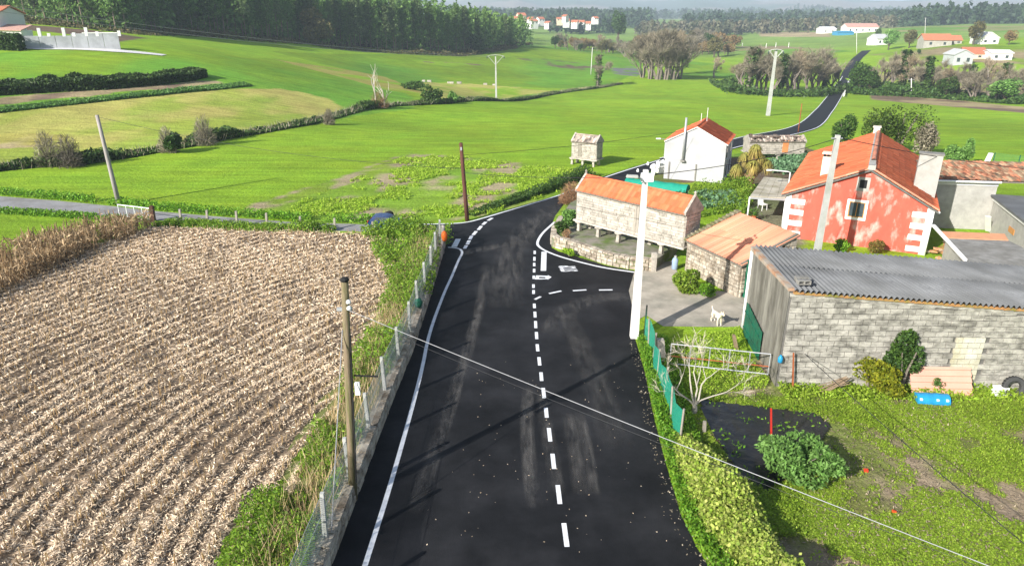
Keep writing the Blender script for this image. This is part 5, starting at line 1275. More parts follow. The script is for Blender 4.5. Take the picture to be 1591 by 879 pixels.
# things under the carport, forecourt bits
q = G(1186, 338)
ch = thing('garden_chair', G(1184, 326), .4, 'white plastic garden chair under the carport', 'chair')
MB().box(-.22, .22, -.22, .22, .36, .41).build('seat', WHITEP, ch); MB().hexa([(-.22, .18, .41), (.22, .18, .41), (.22, .22, .41), (-.22, .22, .41)], [(-.2, .28, .85), (.2, .28, .85), (.2, .31, .85), (-.2, .31, .85)]).build('backrest', WHITEP, ch)
for x in (-.19, .19):
    for y in (-.19, .19): MB().tube([(x * 1.1, y * 1.1, 0), (x, y, .36)], .02, 6).build('leg', WHITEP, ch)
for lab_, px, s in (('terracotta pot with a leafy plant in front of the carport', (1171, 342), 1.0), ('grey pot with dark foliage by the carport post', (1159, 335), .8)):
    pt = thing('flower_pot', G(*px), 0, lab_, 'pot'); MB().lathe([(.1 * s, 0), (.15 * s, .26 * s), (.17 * s, .26 * s), (.17 * s, .3 * s), (.12 * s, .3 * s)], 12).build('pot', mat('terracotta', (.45, .13, .05), var=.15) if s == 1 else CONCRETE_D, pt)
    V, F, a = leaf_cloud(np.random.normal(size=(130, 3)) * [.16 * s, .16 * s, .13 * s] + [0, 0, .45 * s], .12); link('plant', np_mesh('plant', V, F, leaf_mat('pot leaves', (.06, .15, .02), (.12, .24, .03)), a), pt)
lb = at_z(1221, 309, 0) if False else G(1219, 330); t = thing('arm_lamp', lb, 0, 'white lamp on a bent arm beside the carport', 'lamp'); lz = top_z(lb, 268)
ax = at_y(1196, 264, lb[1]) - lb; MB().tube([(0, 0, 0), (0, 0, lz), (-.15, 0, lz + .05), ax], .035, 6).build('arm', WHITEP, t); MB().hexa([ax + (-.2, -.07, -.05), ax + (.1, -.07, -.05), ax + (.1, .07, -.05), ax + (-.2, .07, -.05)], [ax + (-.16, -.05, .03), ax + (.1, -.05, .03), ax + (.1, .05, .03), ax + (-.16, .05, .03)]).build('lamp_head', WHITEP, t)
wlb = at_y(1034, 217, 54.3); t = thing('wall_lamp', wlb, 0, 'white street lamp on the white house eave corner', 'lamp'); MB().tube([(0, 0, 0), (-.45, -.1, .08)], .025, 6).build('arm', STEEL, t); MB().box(-.75, -.4, -.17, -.03, .05, .13).build('lamp_head', WHITEP, t)
# small clutter by the shed corner
gbn = thing('gas_bottle', G(1048, 418), 0, 'blue grey gas bottle standing by the shed corner', 'bottle'); MB().lathe([(.13, 0), (.16, .04), (.16, .5), (.1, .6), (.05, .63)], 12).build('body', mat('grey blue paint', (.25, .33, .45), rough=.5, var=.15), gbn, smooth=True); MB().lathe([(.07, .62), (.07, .72)], 8).build('collar', STEEL, gbn)
# garden wall, fence and leaning post behind the annexe
gw = [G(1515, 262), G(1640, 276)]; t = thing('garden_wall', (0, 0, 0), 0, 'low grey stone wall behind the rusty roofed annexe', 'wall'); wall_run(t, gw, .5, .3, .22, .5, STONE, limit=40)
post('leaning_post', 'black and white leaning post behind the annexe roof', G(1531, 256), (1540, 238), .32, MAT['road paint'])
gfp = [G(1541, 259), G(1580, 263), G(1640, 268)]; t = thing('garden_fence', (0, 0, 0), 0, 'thin green wire fence between the annexe and the meadow', 'fence')
for p in gfp: MB().tube([p, p + (0, 0, 1.2)], .04, 6).build('post', GRN, t)
net_strip('mesh_panel', gfp, .1, 1.15, net_material('green wire mesh', (.03, .22, .08), .09, .12), t)
# parapet of the little bridge where the valley road crosses the brook
br = vB[int(len(vB) * .72):]; t = thing('road_parapet', (0, 0, 0), 0, 'low white parapet along the outer edge of the valley road', 'parapet')
for a, b in zip(br[:-1:3], br[3::3]):
    n_ = np.array([b[1] - a[1], -(b[0] - a[0]), 0]); n_ = n_ / np.linalg.norm(n_) * .5; za = np.array([0, 0, 1.0]); a = a + n_; b = b + n_
    MB().bar(a + za * .55, b + za * .55, .25, .35).build('parapet_block', WHITE, t); MB().box(a[0] - .15, a[0] + .15, a[1] - .15, a[1] + .15, a[2] - .2, a[2] + .75).build('parapet_post', WHITE, t)

# ================================================================== PLANTS
L_WEED = leaf_mat('weed leaves', (.13, .27, .02), (.28, .40, .04), trans=.45)
L_IVY = leaf_mat('pale ivy leaves', (.22, .34, .03), (.42, .44, .12), trans=.35, var=.4)
L_VERGE = leaf_mat('verge leaves', (.11, .29, .015), (.22, .38, .03), trans=.4)
L_GRASS = leaf_mat('garden grass', (.29, .47, .03), (.45, .57, .075), trans=.5)
L_DARK = leaf_mat('dark leaves', (.035, .085, .018), (.075, .14, .02), trans=.25)
L_SHRUB = leaf_mat('shrub leaves', (.12, .26, .045), (.22, .38, .10), trans=.35)
L_YEL = leaf_mat('yellow green leaves', (.16, .22, .015), (.34, .33, .02), trans=.4)
L_BRAMBLE = leaf_mat('bramble leaves', (.03, .07, .014), (.07, .12, .02), trans=.2)
L_PINE = leaf_mat('pine needles', (.085, .18, .04), (.165, .26, .06), trans=.3, rand=.25)
L_PINE2 = leaf_mat('eucalyptus leaves', (.10, .165, .05), (.17, .22, .08), trans=.2, rand=.25)
L_TWIG = leaf_mat('bare twigs', (.18, .155, .105), (.28, .245, .175), trans=0, rand=.2)
L_TWIGR = leaf_mat('reddish twigs', (.22, .115, .06), (.33, .20, .11), trans=0)
L_STRAW = leaf_mat('maize straw', (.57, .43, .285), (.82, .68, .51), trans=.15, var=.45)
L_STALK = leaf_mat('maize stubs', (.42, .29, .14), (.58, .45, .27), trans=.1, var=.4)
L_CABB = leaf_mat('cabbage leaves', (.09, .20, .08), (.20, .32, .18), trans=.3)
BARK = mat('grey bark', (.19, .16, .13), var=.35, scale=3, bump=.3, obj=True, rand=.15)
BARKP = mat('pale bark', (.42, .38, .32), var=.25, scale=4, bump=.3, obj=True)
BARKD = mat('dark bark', (.09, .065, .05), var=.3, scale=3, bump=.3, obj=True)
rs = np.random
def sheetobj(name, parts, m, label=None, cat=None, kind='stuff', parent=None):
    V, F, a = parts if isinstance(parts, tuple) else join_np(parts)
    o = link(name, np_mesh(name, V, F, m, a), parent); return tag(o, label, cat, None, kind)
def along(pts, n, wlo, whi):
    """n random points beside a path: offset to its right between wlo and whi"""
    Q = np.array([np.array(p)[:2] for p in pts]); s = np.concatenate([[0], np.cumsum(np.linalg.norm(np.diff(Q, axis=0), axis=1))]); t = rs.rand(n) * s[-1]
    x = np.interp(t, s, Q[:, 0]); y = np.interp(t, s, Q[:, 1]); d = np.stack([np.gradient(Q[:, 0], s), np.gradient(Q[:, 1], s)], 1)
    dx = np.interp(t, s, d[:, 0]); dy = np.interp(t, s, d[:, 1]); l = np.hypot(dx, dy) + 1e-9; off = wlo + rs.rand(n) * (whi - wlo)
    return np.stack([x + dy / l * off, y - dx / l * off], 1), t

# ---------------------------------------------------------------- stubble field
FZ = .30; RC = np.array([8.0, 14.0])
wallL = [p - np.array([.75, 0, 0]) for p in WLP]
fpoly = Gs([(236,360),(300,362),(450,366),(560,370),(610,382)]) + [wallL[k] - np.array([o_, 0, 0]) for k, o_ in ((6, .9), (5, .6), (4, .5), (3, .4), (2, .2), (1, .2), (0, .0))] + [np.array([-46, 4, 0]), np.array([-46, 36, 0]), G(0, 440)]
fx = np.arange(-46, -3.5, .16); fy = np.arange(4, 46, .16); FXm, FYm = np.meshgrid(fx, fy); X = FXm.ravel(); Y = FYm.ravel()
def rowphase(x, y): return np.hypot(x - RC[0], y - RC[1]) + .9 * (fbm(x, y, 6, 41) - .5)
ROWS = .6
def field_z(x, y):
    x = np.asarray(x); y = np.asarray(y)
    return FZ + .045 * np.cos(2 * np.pi * rowphase(x, y) / ROWS) + .07 * (fbm(x, y, .7, 43) - .5)
Z = field_z(X, Y)
ins = in_poly(X, Y, [p[:2] for p in fpoly]).reshape(FXm.shape); ny_, nx_ = FXm.shape
ok = ins[:-1, :-1] & ins[1:, :-1] & ins[:-1, 1:] & ins[1:, 1:]; ii = (np.arange(ny_ - 1)[:, None] * nx_ + np.arange(nx_ - 1)[None, :])[ok]
SOILM = mat('stubble soil', (.15, .105, .068), var=.5, scale=5, c2=(.27, .20, .135), c2_scale=2, c2_amt=.45, bump=.6, bscale=9)
tag(link('stubble_field', np_mesh('stubble_field', np.stack([X, Y, Z], 1), np.stack([ii, ii + 1, ii + nx_ + 1, ii + nx_], 1), SOILM, smooth=True)), kind='structure')
# bank under the weeds, from field level to the wall and the lane
bank = mat('bank earth', (.13, .15, .04), var=.4, scale=3, bump=.5)
mb = MB(); A_ = [wallL[k] - np.array([1.6, 0, 0]) for k in range(7)]; B_ = [WLP[k] - np.array([.26, 0, 0]) for k in range(7)]
for k in range(6): mb.quad(A_[k] * (1, 1, 0) + (0, 0, FZ - .03), B_[k] * (1, 1, 0) + (0, 0, .5), B_[k + 1] * (1, 1, 0) + (0, 0, .5), A_[k + 1] * (1, 1, 0) + (0, 0, FZ - .03))
tag(mb.build('field_bank', bank), kind='structure')
dens = rand_in_poly(fpoly, 1150000); pr_ = np.clip((15.0 / np.maximum(dens[:, 1], 9)) ** .8, .12, 1) * (.3 + .7 * sst(.34, .62, fbm(dens[:, 0], dens[:, 1], 1.3, 47)))
furrow = np.cos(2 * np.pi * rowphase(dens[:, 0], dens[:, 1]) / ROWS); pr_ = pr_ * (.5 + .5 * sst(-.9, .1, furrow + .8 * (fbm(dens[:, 0], dens[:, 1], .9, 48) - .5))); dens = dens[rs.rand(len(dens)) < pr_]
near = dens[dens[:, 0] > -34]
C0 = np.stack([near[:, 0], near[:, 1], field_z(near[:, 0], near[:, 1]) + .03], 1); dirs = rs.normal(size=(len(C0), 3)) * [1, 1, .22]
szs = .135 * np.clip(np.maximum(near[:, 1], 14) / 24, .75, 1.5)
V, F, a = leaf_cloud(C0, 1.0 * szs, aspect=.2, up=.5, dirs=dirs, sizevar=.85)
sheetobj('straw_litter', (V, F, a), L_STRAW, 'pale maize straw strewn over the stubble field', 'straw')
# stubs standing in rows
st = []
for r_ in np.arange(11.5, 58, ROWS):
    th = np.arange(.0, 2 * np.pi, .13 / r_); th = th + rs.normal(size=len(th)) * .02 / r_ * 4; rr = r_ + rs.normal(size=len(th)) * .05
    st.append(np.stack([RC[0] + rr * np.cos(th), RC[1] + rr * np.sin(th)], 1))
st = np.concatenate(st); st = st[in_poly(st[:, 0], st[:, 1], [p[:2] for p in fpoly])]
st = st[rs.rand(len(st)) < .8]; ph = rowphase(st[:, 0], st[:, 1])
B0 = np.stack([st[:, 0], st[:, 1], field_z(st[:, 0], st[:, 1]) - .02], 1)
def stubs(B, hgt, w):
    n = len(B); s = hgt * (.6 + .8 * rs.rand(n)); th = rs.rand(n) * 6.28; a = np.stack([np.cos(th), np.sin(th), 0 * th], 1) * w / 2; l = rs.normal(size=(n, 2)) * .12; tip = B + np.stack([l[:, 0] * s, l[:, 1] * s, s], 1); b2 = np.stack([-np.sin(th), np.cos(th), 0 * th], 1) * w / 2
    V = np.concatenate([np.stack([B - a, B + a, tip + a, tip - a], 1).reshape(-1, 3), np.stack([B - b2, B + b2, tip + b2, tip - b2], 1).reshape(-1, 3)]); F = np.arange(8 * n).reshape(2 * n, 4); t = np.ones((n, 4)); t[:, :2] = rs.rand(n, 2); t = np.repeat(t, 4, 0)
    return V, F, {'tint': np.concatenate([t, t])}
sheetobj('maize_stubs', stubs(B0, .24, .026), L_STALK, 'cut maize stubs standing in curved rows on the field', 'stubble')
# uncut dry maize along the field's far corner
mpoly = Gs([(-60,500),(0,470),(100,420),(200,382),(238,362),(232,352),(190,352),(100,378),(0,408),(-60,425)])
mz_ = rand_in_poly(mpoly, 1000); mz_ = mz_[fbm(mz_[:, 0], mz_[:, 1], 2.0, 49) > .42]; parts = []
B0 = np.stack([mz_[:, 0], mz_[:, 1], np.full(len(mz_), FZ - .1)], 1); parts.append(stubs(B0, .95, .035))
hm_ = .4 + .95 * fbm(B0[:, 0], B0[:, 1], 1.2, 50); Lc = np.repeat(B0, 8, 0); Lc[:, 2] += rs.rand(len(Lc)) * np.repeat(hm_, 8) + .1; Lc[:, :2] += rs.normal(size=(len(Lc), 2)) * .14
V, F, a = leaf_cloud(Lc, .38, aspect=.15, up=.1, dirs=rs.normal(size=(len(Lc), 3)) * [.7, .7, 1.0]); parts.append((V, F, a))
sheetobj('dry_maize', join_np(parts), leaf_mat('dry maize leaves', (.26, .18, .10), (.46, .34, .20), trans=.25, var=.5), 'strip of uncut dry maize along the edge of the stubble field', 'maize')
# weeds along the wall, the lane fence and the field corner
parts = []
for n, lo, hi, zt_, pts in ((26000, -1.75, -.3, .75, WLP), (5000, -.75, -.2, 1.05, WLP)):
    q, t = along(pts, n, lo, hi); k = fbm(q[:, 0], q[:, 1], 1.6, 51); keep = k > .40; q = q[keep]; k = k[keep]
    z = .34 + rs.rand(len(q)) ** .7 * zt_ * sst(.36, .66, k); parts.append(leaf_cloud(np.stack([q[:, 0], q[:, 1], z], 1), .11, .5, .35))
lanep = Gs([(236,352),(300,356),(400,362),(480,363),(560,366),(640,372),(688,386)])
q, t = along(lanep, 21000, -.9, .8); k = fbm(q[:, 0], q[:, 1], 2.2, 53); tt = t / t.max(); keep = k > .52 - .2 * tt; q = q[keep]; k = k[keep]; tt = tt[keep]
parts.append(leaf_cloud(np.stack([q[:, 0], q[:, 1], .1 + rs.rand(len(q)) * (.35 + .85 * sst(.35, .8, tt)) * sst(.3, .65, k)], 1), .15, .5, .35))
cn = rand_in_poly(Gs([(560,368),(690,385),(672,470),(640,500),(600,440)]), 9000); k = fbm(cn[:, 0], cn[:, 1], 1.5, 55); cn = cn[k > .42]
parts.append(leaf_cloud(np.stack([cn[:, 0], cn[:, 1], .3 + rs.rand(len(cn)) * .6], 1), .15, .5, .35))
cn = rand_in_poly(Gs([(330,960),(470,960),(530,700),(500,690),(420,760),(350,860)]), 16000); k = fbm(cn[:, 0], cn[:, 1], 1.0, 57); cn = cn[k > .36]; k = k[k > .36]
parts.append(leaf_cloud(np.stack([cn[:, 0], cn[:, 1], .32 + rs.rand(len(cn)) * .55 * sst(.34, .6, k)], 1), .085, .45, .35))
sheetobj('weeds', parts, L_WEED, 'tangled green weeds growing along the roadside wall and lane fence', 'weeds')
q, t = along(WLP, 5000, -1.6, -.25); sheetobj('tall_grass', blades(np.stack([q[:, 0], q[:, 1], np.full(len(q), .35)], 1), .65, .02, .3), L_STALK, 'dry grass stems standing among the roadside weeds', 'grass')

# ---------------------------------------------------------------- right verge, ivy hedge
vin = [p for p in WR if p[1] < 26][::1]
vr = [G(*p) for p in [(990,530),(1003,580),(1015,640),(1027,690),(1041,740),(1059,800),(1083,850),(1101,879),(1135,940)]][::-1]
parts = []
q, t = along(vr, 26000, -.02, 1.15); w_ = rs.rand(len(q)); k = fbm(q[:, 0], q[:, 1], .8, 61); 
parts.append(leaf_cloud(np.stack([q[:, 0], q[:, 1], .03 + rs.rand(len(q)) * .42 * (.3 + k)], 1), .085, .6, .5))
sheetobj('verge_weeds', parts, L_VERGE, 'bright low weeds covering the road verge below the green net', 'weeds')
ivp = [G(*p) for p in [(1056,690),(1076,725),(1100,768),(1128,815),(1165,870),(1215,950)]]
parts = []
n = 34000; q, t = along(ivp[::-1], n, -.75, .85); u_ = t / t.max()
off = rs.rand(n); hgt = (.9 + .6 * fbm(q[:, 0], q[:, 1], 1.5, 63)) * (1 - .55 * u_ ** 3)
ang = rs.rand(n) * np.pi; rad = 1 - .18 * rs.rand(n) ** 2
base, t2 = along(ivp[::-1], n, -1e-3, 1e-3); Q = np.array([p[:2] for p in ivp[::-1]]); dq = Q[-1] - Q[0]; dq /= np.linalg.norm(dq); nr = np.array([dq[1], -dq[0]])
wv = (1 - .5 * sst(.5, 1, t2 / t2.max())) * (.22 + .75 * fbm(base[:, 0], base[:, 1], .8, 65)); hv = .5 + 1.2 * fbm(base[:, 0], base[:, 1], 1.0, 66)
P3 = np.stack([base[:, 0] + nr[0] * np.cos(ang) * wv * rad, base[:, 1] + nr[1] * np.cos(ang) * wv * rad, np.sin(ang) ** .7 * hv * rad * (1 - .72 * sst(.45, 1, t2 / t2.max()))], 1) + rs.normal(size=(n, 3)) * .06
nd = np.stack([nr[0] * np.cos(ang), nr[1] * np.cos(ang), np.sin(ang)], 1)
V, F, a = leaf_cloud(P3, .088, .8, .5)
iv = thing('ivy_hedge', (0, 0, 0), 0, 'thick hedge of pale yellow green ivy beside the road', 'hedge')
sheetobj('ivy_leaves', (V, F, a), L_IVY, parent=iv)
mb = MB(); pts = [p + (0, 0, .35) for p in resample(ivp, .8)][2:]; mb.tube(pts, [.08 + .2 * min(1, i / 5) for i in range(len(pts))], 8); mb.build('stems', mat('ivy stems', (.10, .085, .055), var=.3), iv)
# kerb of crumbs and leaves along the asphalt
q, t = along(vr, 300, -.35, .12); sheetobj('fallen_leaves', leaf_cloud(np.stack([q[:, 0], q[:, 1], np.full(len(q), .022)], 1), .06, .6, 1.0, dirs=rs.normal(size=(len(q), 3)) * [1, 1, .1]), leaf_mat('road crumbs', (.16, .13, .09), (.34, .29, .22), trans=0, var=.5), 'dry leaves and crumbs gathered along the asphalt edge', 'leaves')
rp = rand_in_poly(Gs([(620,860),(1060,860),(960,560),(740,560)]), 110); sheetobj('road_litter', leaf_cloud(np.stack([rp[:, 0], rp[:, 1], np.full(len(rp), .02)], 1), .04, .6, 1.0, dirs=rs.normal(size=(len(rp), 3)) * [1, 1, .05]), L_STRAW, 'small dry leaves scattered on the asphalt', 'leaves')

# ---------------------------------------------------------------- garden grass
gpoly = Gs([(1085,604),(1200,604),(1640,606),(1720,910),(1180,910),(1105,760),(1080,650)]); mpoly2 = [p[:2] for p in mp]
q = rand_in_poly(gpoly, 230000); k = fbm(q[:, 0], q[:, 1], 2.4, 71); k2 = fbm(q[:, 0], q[:, 1], .5, 73); k3 = fbm(q[:, 0], q[:, 1], 1.5, 21); keep = (rs.rand(len(q)) < sst(.30, .58, 1 - k3 + .55 * (k2 - .5))) & ~in_poly(q[:, 0], q[:, 1], mpoly2); q = q[keep]; k = k[keep]
hh = .03 + .20 * sst(.42, .72, k)
V, F, a = leaf_cloud(np.stack([q[:, 0], q[:, 1], .02 + rs.rand(len(q)) * hh], 1), .065, .5, .85, dirs=rs.normal(size=(len(q), 3)) * [1, 1, .4])
sheetobj('garden_grass', (V, F, a), L_GRASS, 'patchy bright grass and clover covering the garden', 'grass')
q = rand_in_poly(gpoly, 9000); q = q[~in_poly(q[:, 0], q[:, 1], mpoly2)]; sheetobj('garden_litter', leaf_cloud(np.stack([q[:, 0], q[:, 1], .02 + .05 * rs.rand(len(q))], 1), .09, .3, .7, dirs=rs.normal(size=(len(q), 3)) * [1, 1, .3]), leaf_mat('dead garden stalks', (.20, .15, .10), (.40, .32, .22), trans=.1, var=.5), 'dead stalks and clods scattered over the garden', 'litter')
g2 = Gs([(1010,540),(1150,510),(1165,560),(1195,590),(1190,604),(1085,615),(1060,640)])
q = rand_in_poly(g2, 17000); sheetobj('gate_grass', leaf_cloud(np.stack([q[:, 0], q[:, 1], .02 + rs.rand(len(q)) * .25 * fbm(q[:, 0], q[:, 1], 1, 75)], 1), .08, .5, .45), L_GRASS, 'lush grass around the steel gate', 'grass')
q, t = along([BARN['A'] + np.array([.0, -.25, 0]), BARN['A'] + BARN['u'] * 13 + np.array([0, -.25, 0])], 9000, -.2, .7); sheetobj('wall_weeds', leaf_cloud(np.stack([q[:, 0], q[:, 1], .02 + rs.rand(len(q)) * .45 * fbm(q[:, 0], q[:, 1], .9, 77)], 1), .11, .5, .4), L_GRASS, 'leafy weeds along the foot of the block wall', 'weeds')
q = rand_in_poly([p[:2] for p in mp], 700); k = fbm(q[:, 0], q[:, 1], .9, 79); q = q[k > .52]; sheetobj('sheet_weeds', leaf_cloud(np.stack([q[:, 0], q[:, 1], .08 + rs.rand(len(q)) * .2], 1), .12, .45, .3), L_VERGE, 'weeds poking through the black plastic sheet', 'weeds')
# rough plot by the crossroads: tufts
tp = Gs([(430,338),(470,312),(560,275),(640,240),(720,245),(880,263),(935,272),(875,299),(760,333),(640,343),(520,343)])
q = rand_in_poly(tp, 60000); k = fbm(q[:, 0], q[:, 1], 2.6, 81) + .3 * (fbm(q[:, 0], q[:, 1], .6, 82) - .5); q = q[k > .485]
sheetobj('plot_tufts', leaf_cloud(np.stack([q[:, 0], q[:, 1], land(q[:, 0], q[:, 1]) + rs.rand(len(q)) * .16], 1), .17, .45, .4), L_GRASS, 'tussocks of grass on the rough plot by the crossroads', 'grass')
eg = [G(*p) for p in [(740,337),(800,319),(870,297),(925,276)]]; q, t = along(eg, 7000, -1.2, -.15); k = t / t.max(); sheetobj('verge_brambles', leaf_cloud(np.stack([q[:, 0], q[:, 1], rs.rand(len(q)) * (.1 + .9 * k)], 1), .16, .5, .3), L_DARK, 'dark brambles along the bend of the road', 'brambles')
for k_, (pp_, nn_, hh_) in enumerate(((tup, 9000, .5), (tlo[:6], 5000, .3))):
    q, t = along(pp_, nn_, *((-.9, -.1) if k_ == 0 else (.1, 1.0))); k = fbm(q[:, 0], q[:, 1], 2, 83); q = q[k > .42]
    sheetobj('lane_verge', leaf_cloud(np.stack([q[:, 0], q[:, 1], rs.rand(len(q)) * hh_], 1), .17, .5, .3), L_VERGE, ['low green growth along the far side of the lane', 'low green growth along the near side of the lane'][k_], 'weeds')

# ---------------------------------------------------------------- bushes
def bush_mesh(name, n, rx, ry, rz_, leaf, m, aspect=.6, lumps=9, shell=.35, seed=1, up=.3):
    """leaf-filled crown of several lumps, centre at height rz_"""
    g = np.random.RandomState(seed); cs = g.normal(size=(lumps, 3)); cs /= np.linalg.norm(cs, axis=1)[:, None]; cs *= (.35 + .35 * g.rand(lumps))[:, None]; rr = .38 + .25 * g.rand(lumps)
    i = g.randint(0, lumps, n); d = g.normal(size=(n, 3)); d /= np.linalg.norm(d, axis=1)[:, None]; rad = (1 - shell * g.rand(n) ** 1.5)
    P = cs[i] + d * (rr[i] * rad)[:, None]; P = P * [rx, ry, rz_] + [0, 0, rz_]; P = P[P[:, 2] > .02]
    V, F, a = leaf_cloud(P, leaf, aspect, up); return np_mesh(name, V, F, m, a)
def bush(name, label, base, rx, ry, rz_, n, leaf, m, seed=1, group=None, cat='bush', stem=True, bark=BARK, **k):
    t = thing(name, base, random.uniform(0, 6.28), label, cat, group); link('foliage', bush_mesh('foliage', n, rx, ry, rz_, leaf, m, seed=seed, **k), t)
    if stem:
        mb = MB()
        for j in range(5): a = j * 1.26 + random.random(); mb.tube([(0, 0, -.05), (math.cos(a) * rx * .2, math.sin(a) * ry * .2, rz_ * .7), (math.cos(a) * rx * .5, math.sin(a) * ry * .5, rz_ * 1.35)], [.05 * rz_ + .01, .035 * rz_, .012 * rz_ + .004], 5)
        mb.build('stems', bark, t)
    return t
bush('laurel_bush', 'large leafy green shrub growing out of the black plastic sheet', G(1243, 745) + np.array([0, .3, 0]), 1.12, .95, .62, 5200, .15, L_SHRUB, 3, aspect=.42)
bush('evergreen_bush', 'glossy yellow green bush against the stone shed wall', G(1068, 458) + np.array([0, .15, 0]), .75, .6, .62, 2600, .13, leaf_mat('glossy leaves', (.13, .24, .02), (.26, .34, .04), trans=.35), 4)
bush('low_bush', 'small round green shrub below the stone shed bush', G(1096, 461) + np.array([0, .1, 0]), .5, .4, .3, 1100, .09, L_VERGE, 5)
bush('climbing_bush', 'yellow leaved bush growing up the block wall', G(1342, 600) + np.array([0, -.3, 0]), 1.25, .5, .72, 4200, .12, L_YEL, 6)
bush('climbing_tree', 'dark green upright shrub against the block wall', G(1388, 602) + np.array([0, -.35, 0]),   .8, .45, 1.2, 4600, .12, L_DARK, 7, aspect=.5)
bush('small_shrub', 'small green shrub in front of the pink roofing sheet', G(1452, 612), .28, .22, .3, 600, .08, L_DARK, 8)
bush('foundation_shrub', 'leafy green shrub at the foot of the red gable', G(1306, 391), .48, .4, .36, 1300, .11, L_VERGE, 9)
bush('foundation_shrub', 'olive and russet shrub at the foot of the red gable', G(1362, 394), .6, .45, .42, 1500, .10, leaf_mat('russet leaves', (.14, .15, .03), (.24, .12, .04)), 10)
bush('terrace_shrub', 'green shrub on the end of the granary terrace', at_z(884, 352, TZ), .65, .6, .5, 2000, .12, L_SHRUB, 11)
bush('terrace_shrub', 'dark leafy shrub beside the first granary pillar', at_z(872, 362, TZ), .5, .45, .42, 1500, .11, L_DARK, 12)
bush('rusty_shrub', 'rusty orange plant hanging over the terrace wall', at_z(881, 376, .3), .32, .3, .36, 900, .12, L_TWIGR, 13, aspect=.15)
bush('low_bush', 'bright yellow green plant at the foot of the terrace wall', G(884, 398), .42, .22, .24, 900, .1, leaf_mat('spring leaves', (.16, .34, .015), (.3, .42, .03)), 14)
# bare brown dome beside the long granary
def twig_cloud(n, rx, ry, rz_, L, w, m, name, seed=1, hollow=.2):
    g = np.random.RandomState(seed); d = g.normal(size=(n, 3)); d[:, 2] = np.abs(d[:, 2]) ; d /= np.linalg.norm(d, axis=1)[:, None]; r = hollow + (1 - hollow) * g.rand(n) ** .6
    P = d * r[:, None] * [rx, ry, rz_]; out = d * [1, 1, .6] + g.normal(size=(n, 3)) * .45 + [0, 0, .5]
    V, F, a = leaf_cloud(P, L, w / L, 0, dirs=out); return np_mesh(name, V, F, m, a)
t = thing('bare_shrub', G(889, 316), 0, 'leafless brown shrub at the end of the long granary', 'shrub'); link('twigs', twig_cloud(2600, .95, .8, 1.5, .42, .02, L_TWIGR, 'twigs', 3), t)
mb = MB(); [mb.tube([(0, 0, 0), (math.cos(k) * .3, math.sin(k) * .3, .6), (math.cos(k) * .6, math.sin(k) * .5, 1.1)], [.04, .03, .012], 5) for k in range(7)]; mb.build('stems', BARK, t)
# kitchen garden behind the granary
parts = []
for (px0, py0, px1, py1, rows, n) in ((1062, 316, 1150, 312, 3, 12), (1075, 325, 1160, 322, 2, 11), (1210, 262, 1275, 246, 3, 12), (1215, 272, 1245, 262, 2, 8)):
    a, b = G(px0, py0), G(px1, py1); d = (b - a) / np.linalg.norm(b - a); nn = np.array([-d[1], d[0], 0])
    for r_ in range(rows):
        for k in range(n):
            c = a + (b - a) * (k + .5) / n + nn * (r_ * .75) + rs.normal(size=3) * .06; c[2] = h(c[0], c[1]); pts = rs.normal(size=(26, 3)) * [.16, .16, .12] + c + [0, 0, .24]; parts.append(leaf_cloud(pts, .3, .55, .3))
sheetobj('vegetable_bed', parts, L_CABB, 'rows of grey green cabbages in the kitchen gardens', 'vegetables')
kq = rand_in_poly(Gs([(1055,345),(1075,300),(1160,292),(1172,310),(1155,345),(1125,332)]), 9000); k = fbm(kq[:, 0], kq[:, 1], 1.6, 91); kq = kq[k > .45]; k = k[k > .45]
sheetobj('garden_undergrowth', leaf_cloud(np.stack([kq[:, 0], kq[:, 1], rs.rand(len(kq)) * 1.3 * (k - .4) * 3], 1), .16, .5, .3), L_WEED, 'unkempt green growth between the granary and the shed', 'undergrowth')
# cordyline palm
cy = thing('cordyline', G(1165, 299), 0, 'multi headed cordyline palm with drooping yellowing leaves', 'palm'); sc = top_z(G(1165, 299), 225)
mb = MB(); heads = []
hp = [(-1.15, .0, .50), (-.55, .2, .74), (.0, -.1, .92), (.45, .1, .72), (.95, 0, .60), (-.2, -.5, .62), (.2, .5, .8)]
for hx, hy, hz in hp: p = np.array([hx, hy, hz * sc]); mb.tube([(0, 0, 0), (hx * .1, hy * .1, sc * .3), (hx * .55, hy * .55, sc * .3 + (hz * sc - sc * .3) * .5), p], [.16, .13, .09, .06], 7); heads.append(p)
mb.build('trunk', mat('fibrous bark', (.33, .22, .12), var=.4, scale=8, bump=.5), cy)
LB = leaf_mat('cordyline leaves', (.26, .28, .06), (.44, .33, .10), trans=.3)
for p in heads:
    n = 260; d = rs.normal(size=(n, 3)); d[:, 2] += .35; d /= np.linalg.norm(d, axis=1)[:, None]; Ln = .62; th = d; s = np.cross(d, [0, 0, 1.0]); s /= np.linalg.norm(s, axis=1)[:, None] + 1e-9; w = .035
    m1 = p + d * Ln * .55; e = p + d * Ln * .95 + np.array([0, 0, -1.0]) * (.25 + .15 * rs.rand(n))[:, None]
    V = np.stack([p + 0 * d - s * w, p + 0 * d + s * w, m1 + s * w, m1 - s * w, m1 - s * w, m1 + s * w, e + s * .004, e - s * .004], 1).reshape(-1, 3); F = np.arange(8 * n).reshape(2 * n, 4); t_ = np.ones((n, 4)); t_[:, :2] = rs.rand(n, 2); t_[:, 1] = np.clip(.6 - d[:, 2] * .5, 0, 1)
    link('leaf_head', np_mesh('leaf_head', V, F, LB, {'tint': np.repeat(t_, 8, 0)}), cy)

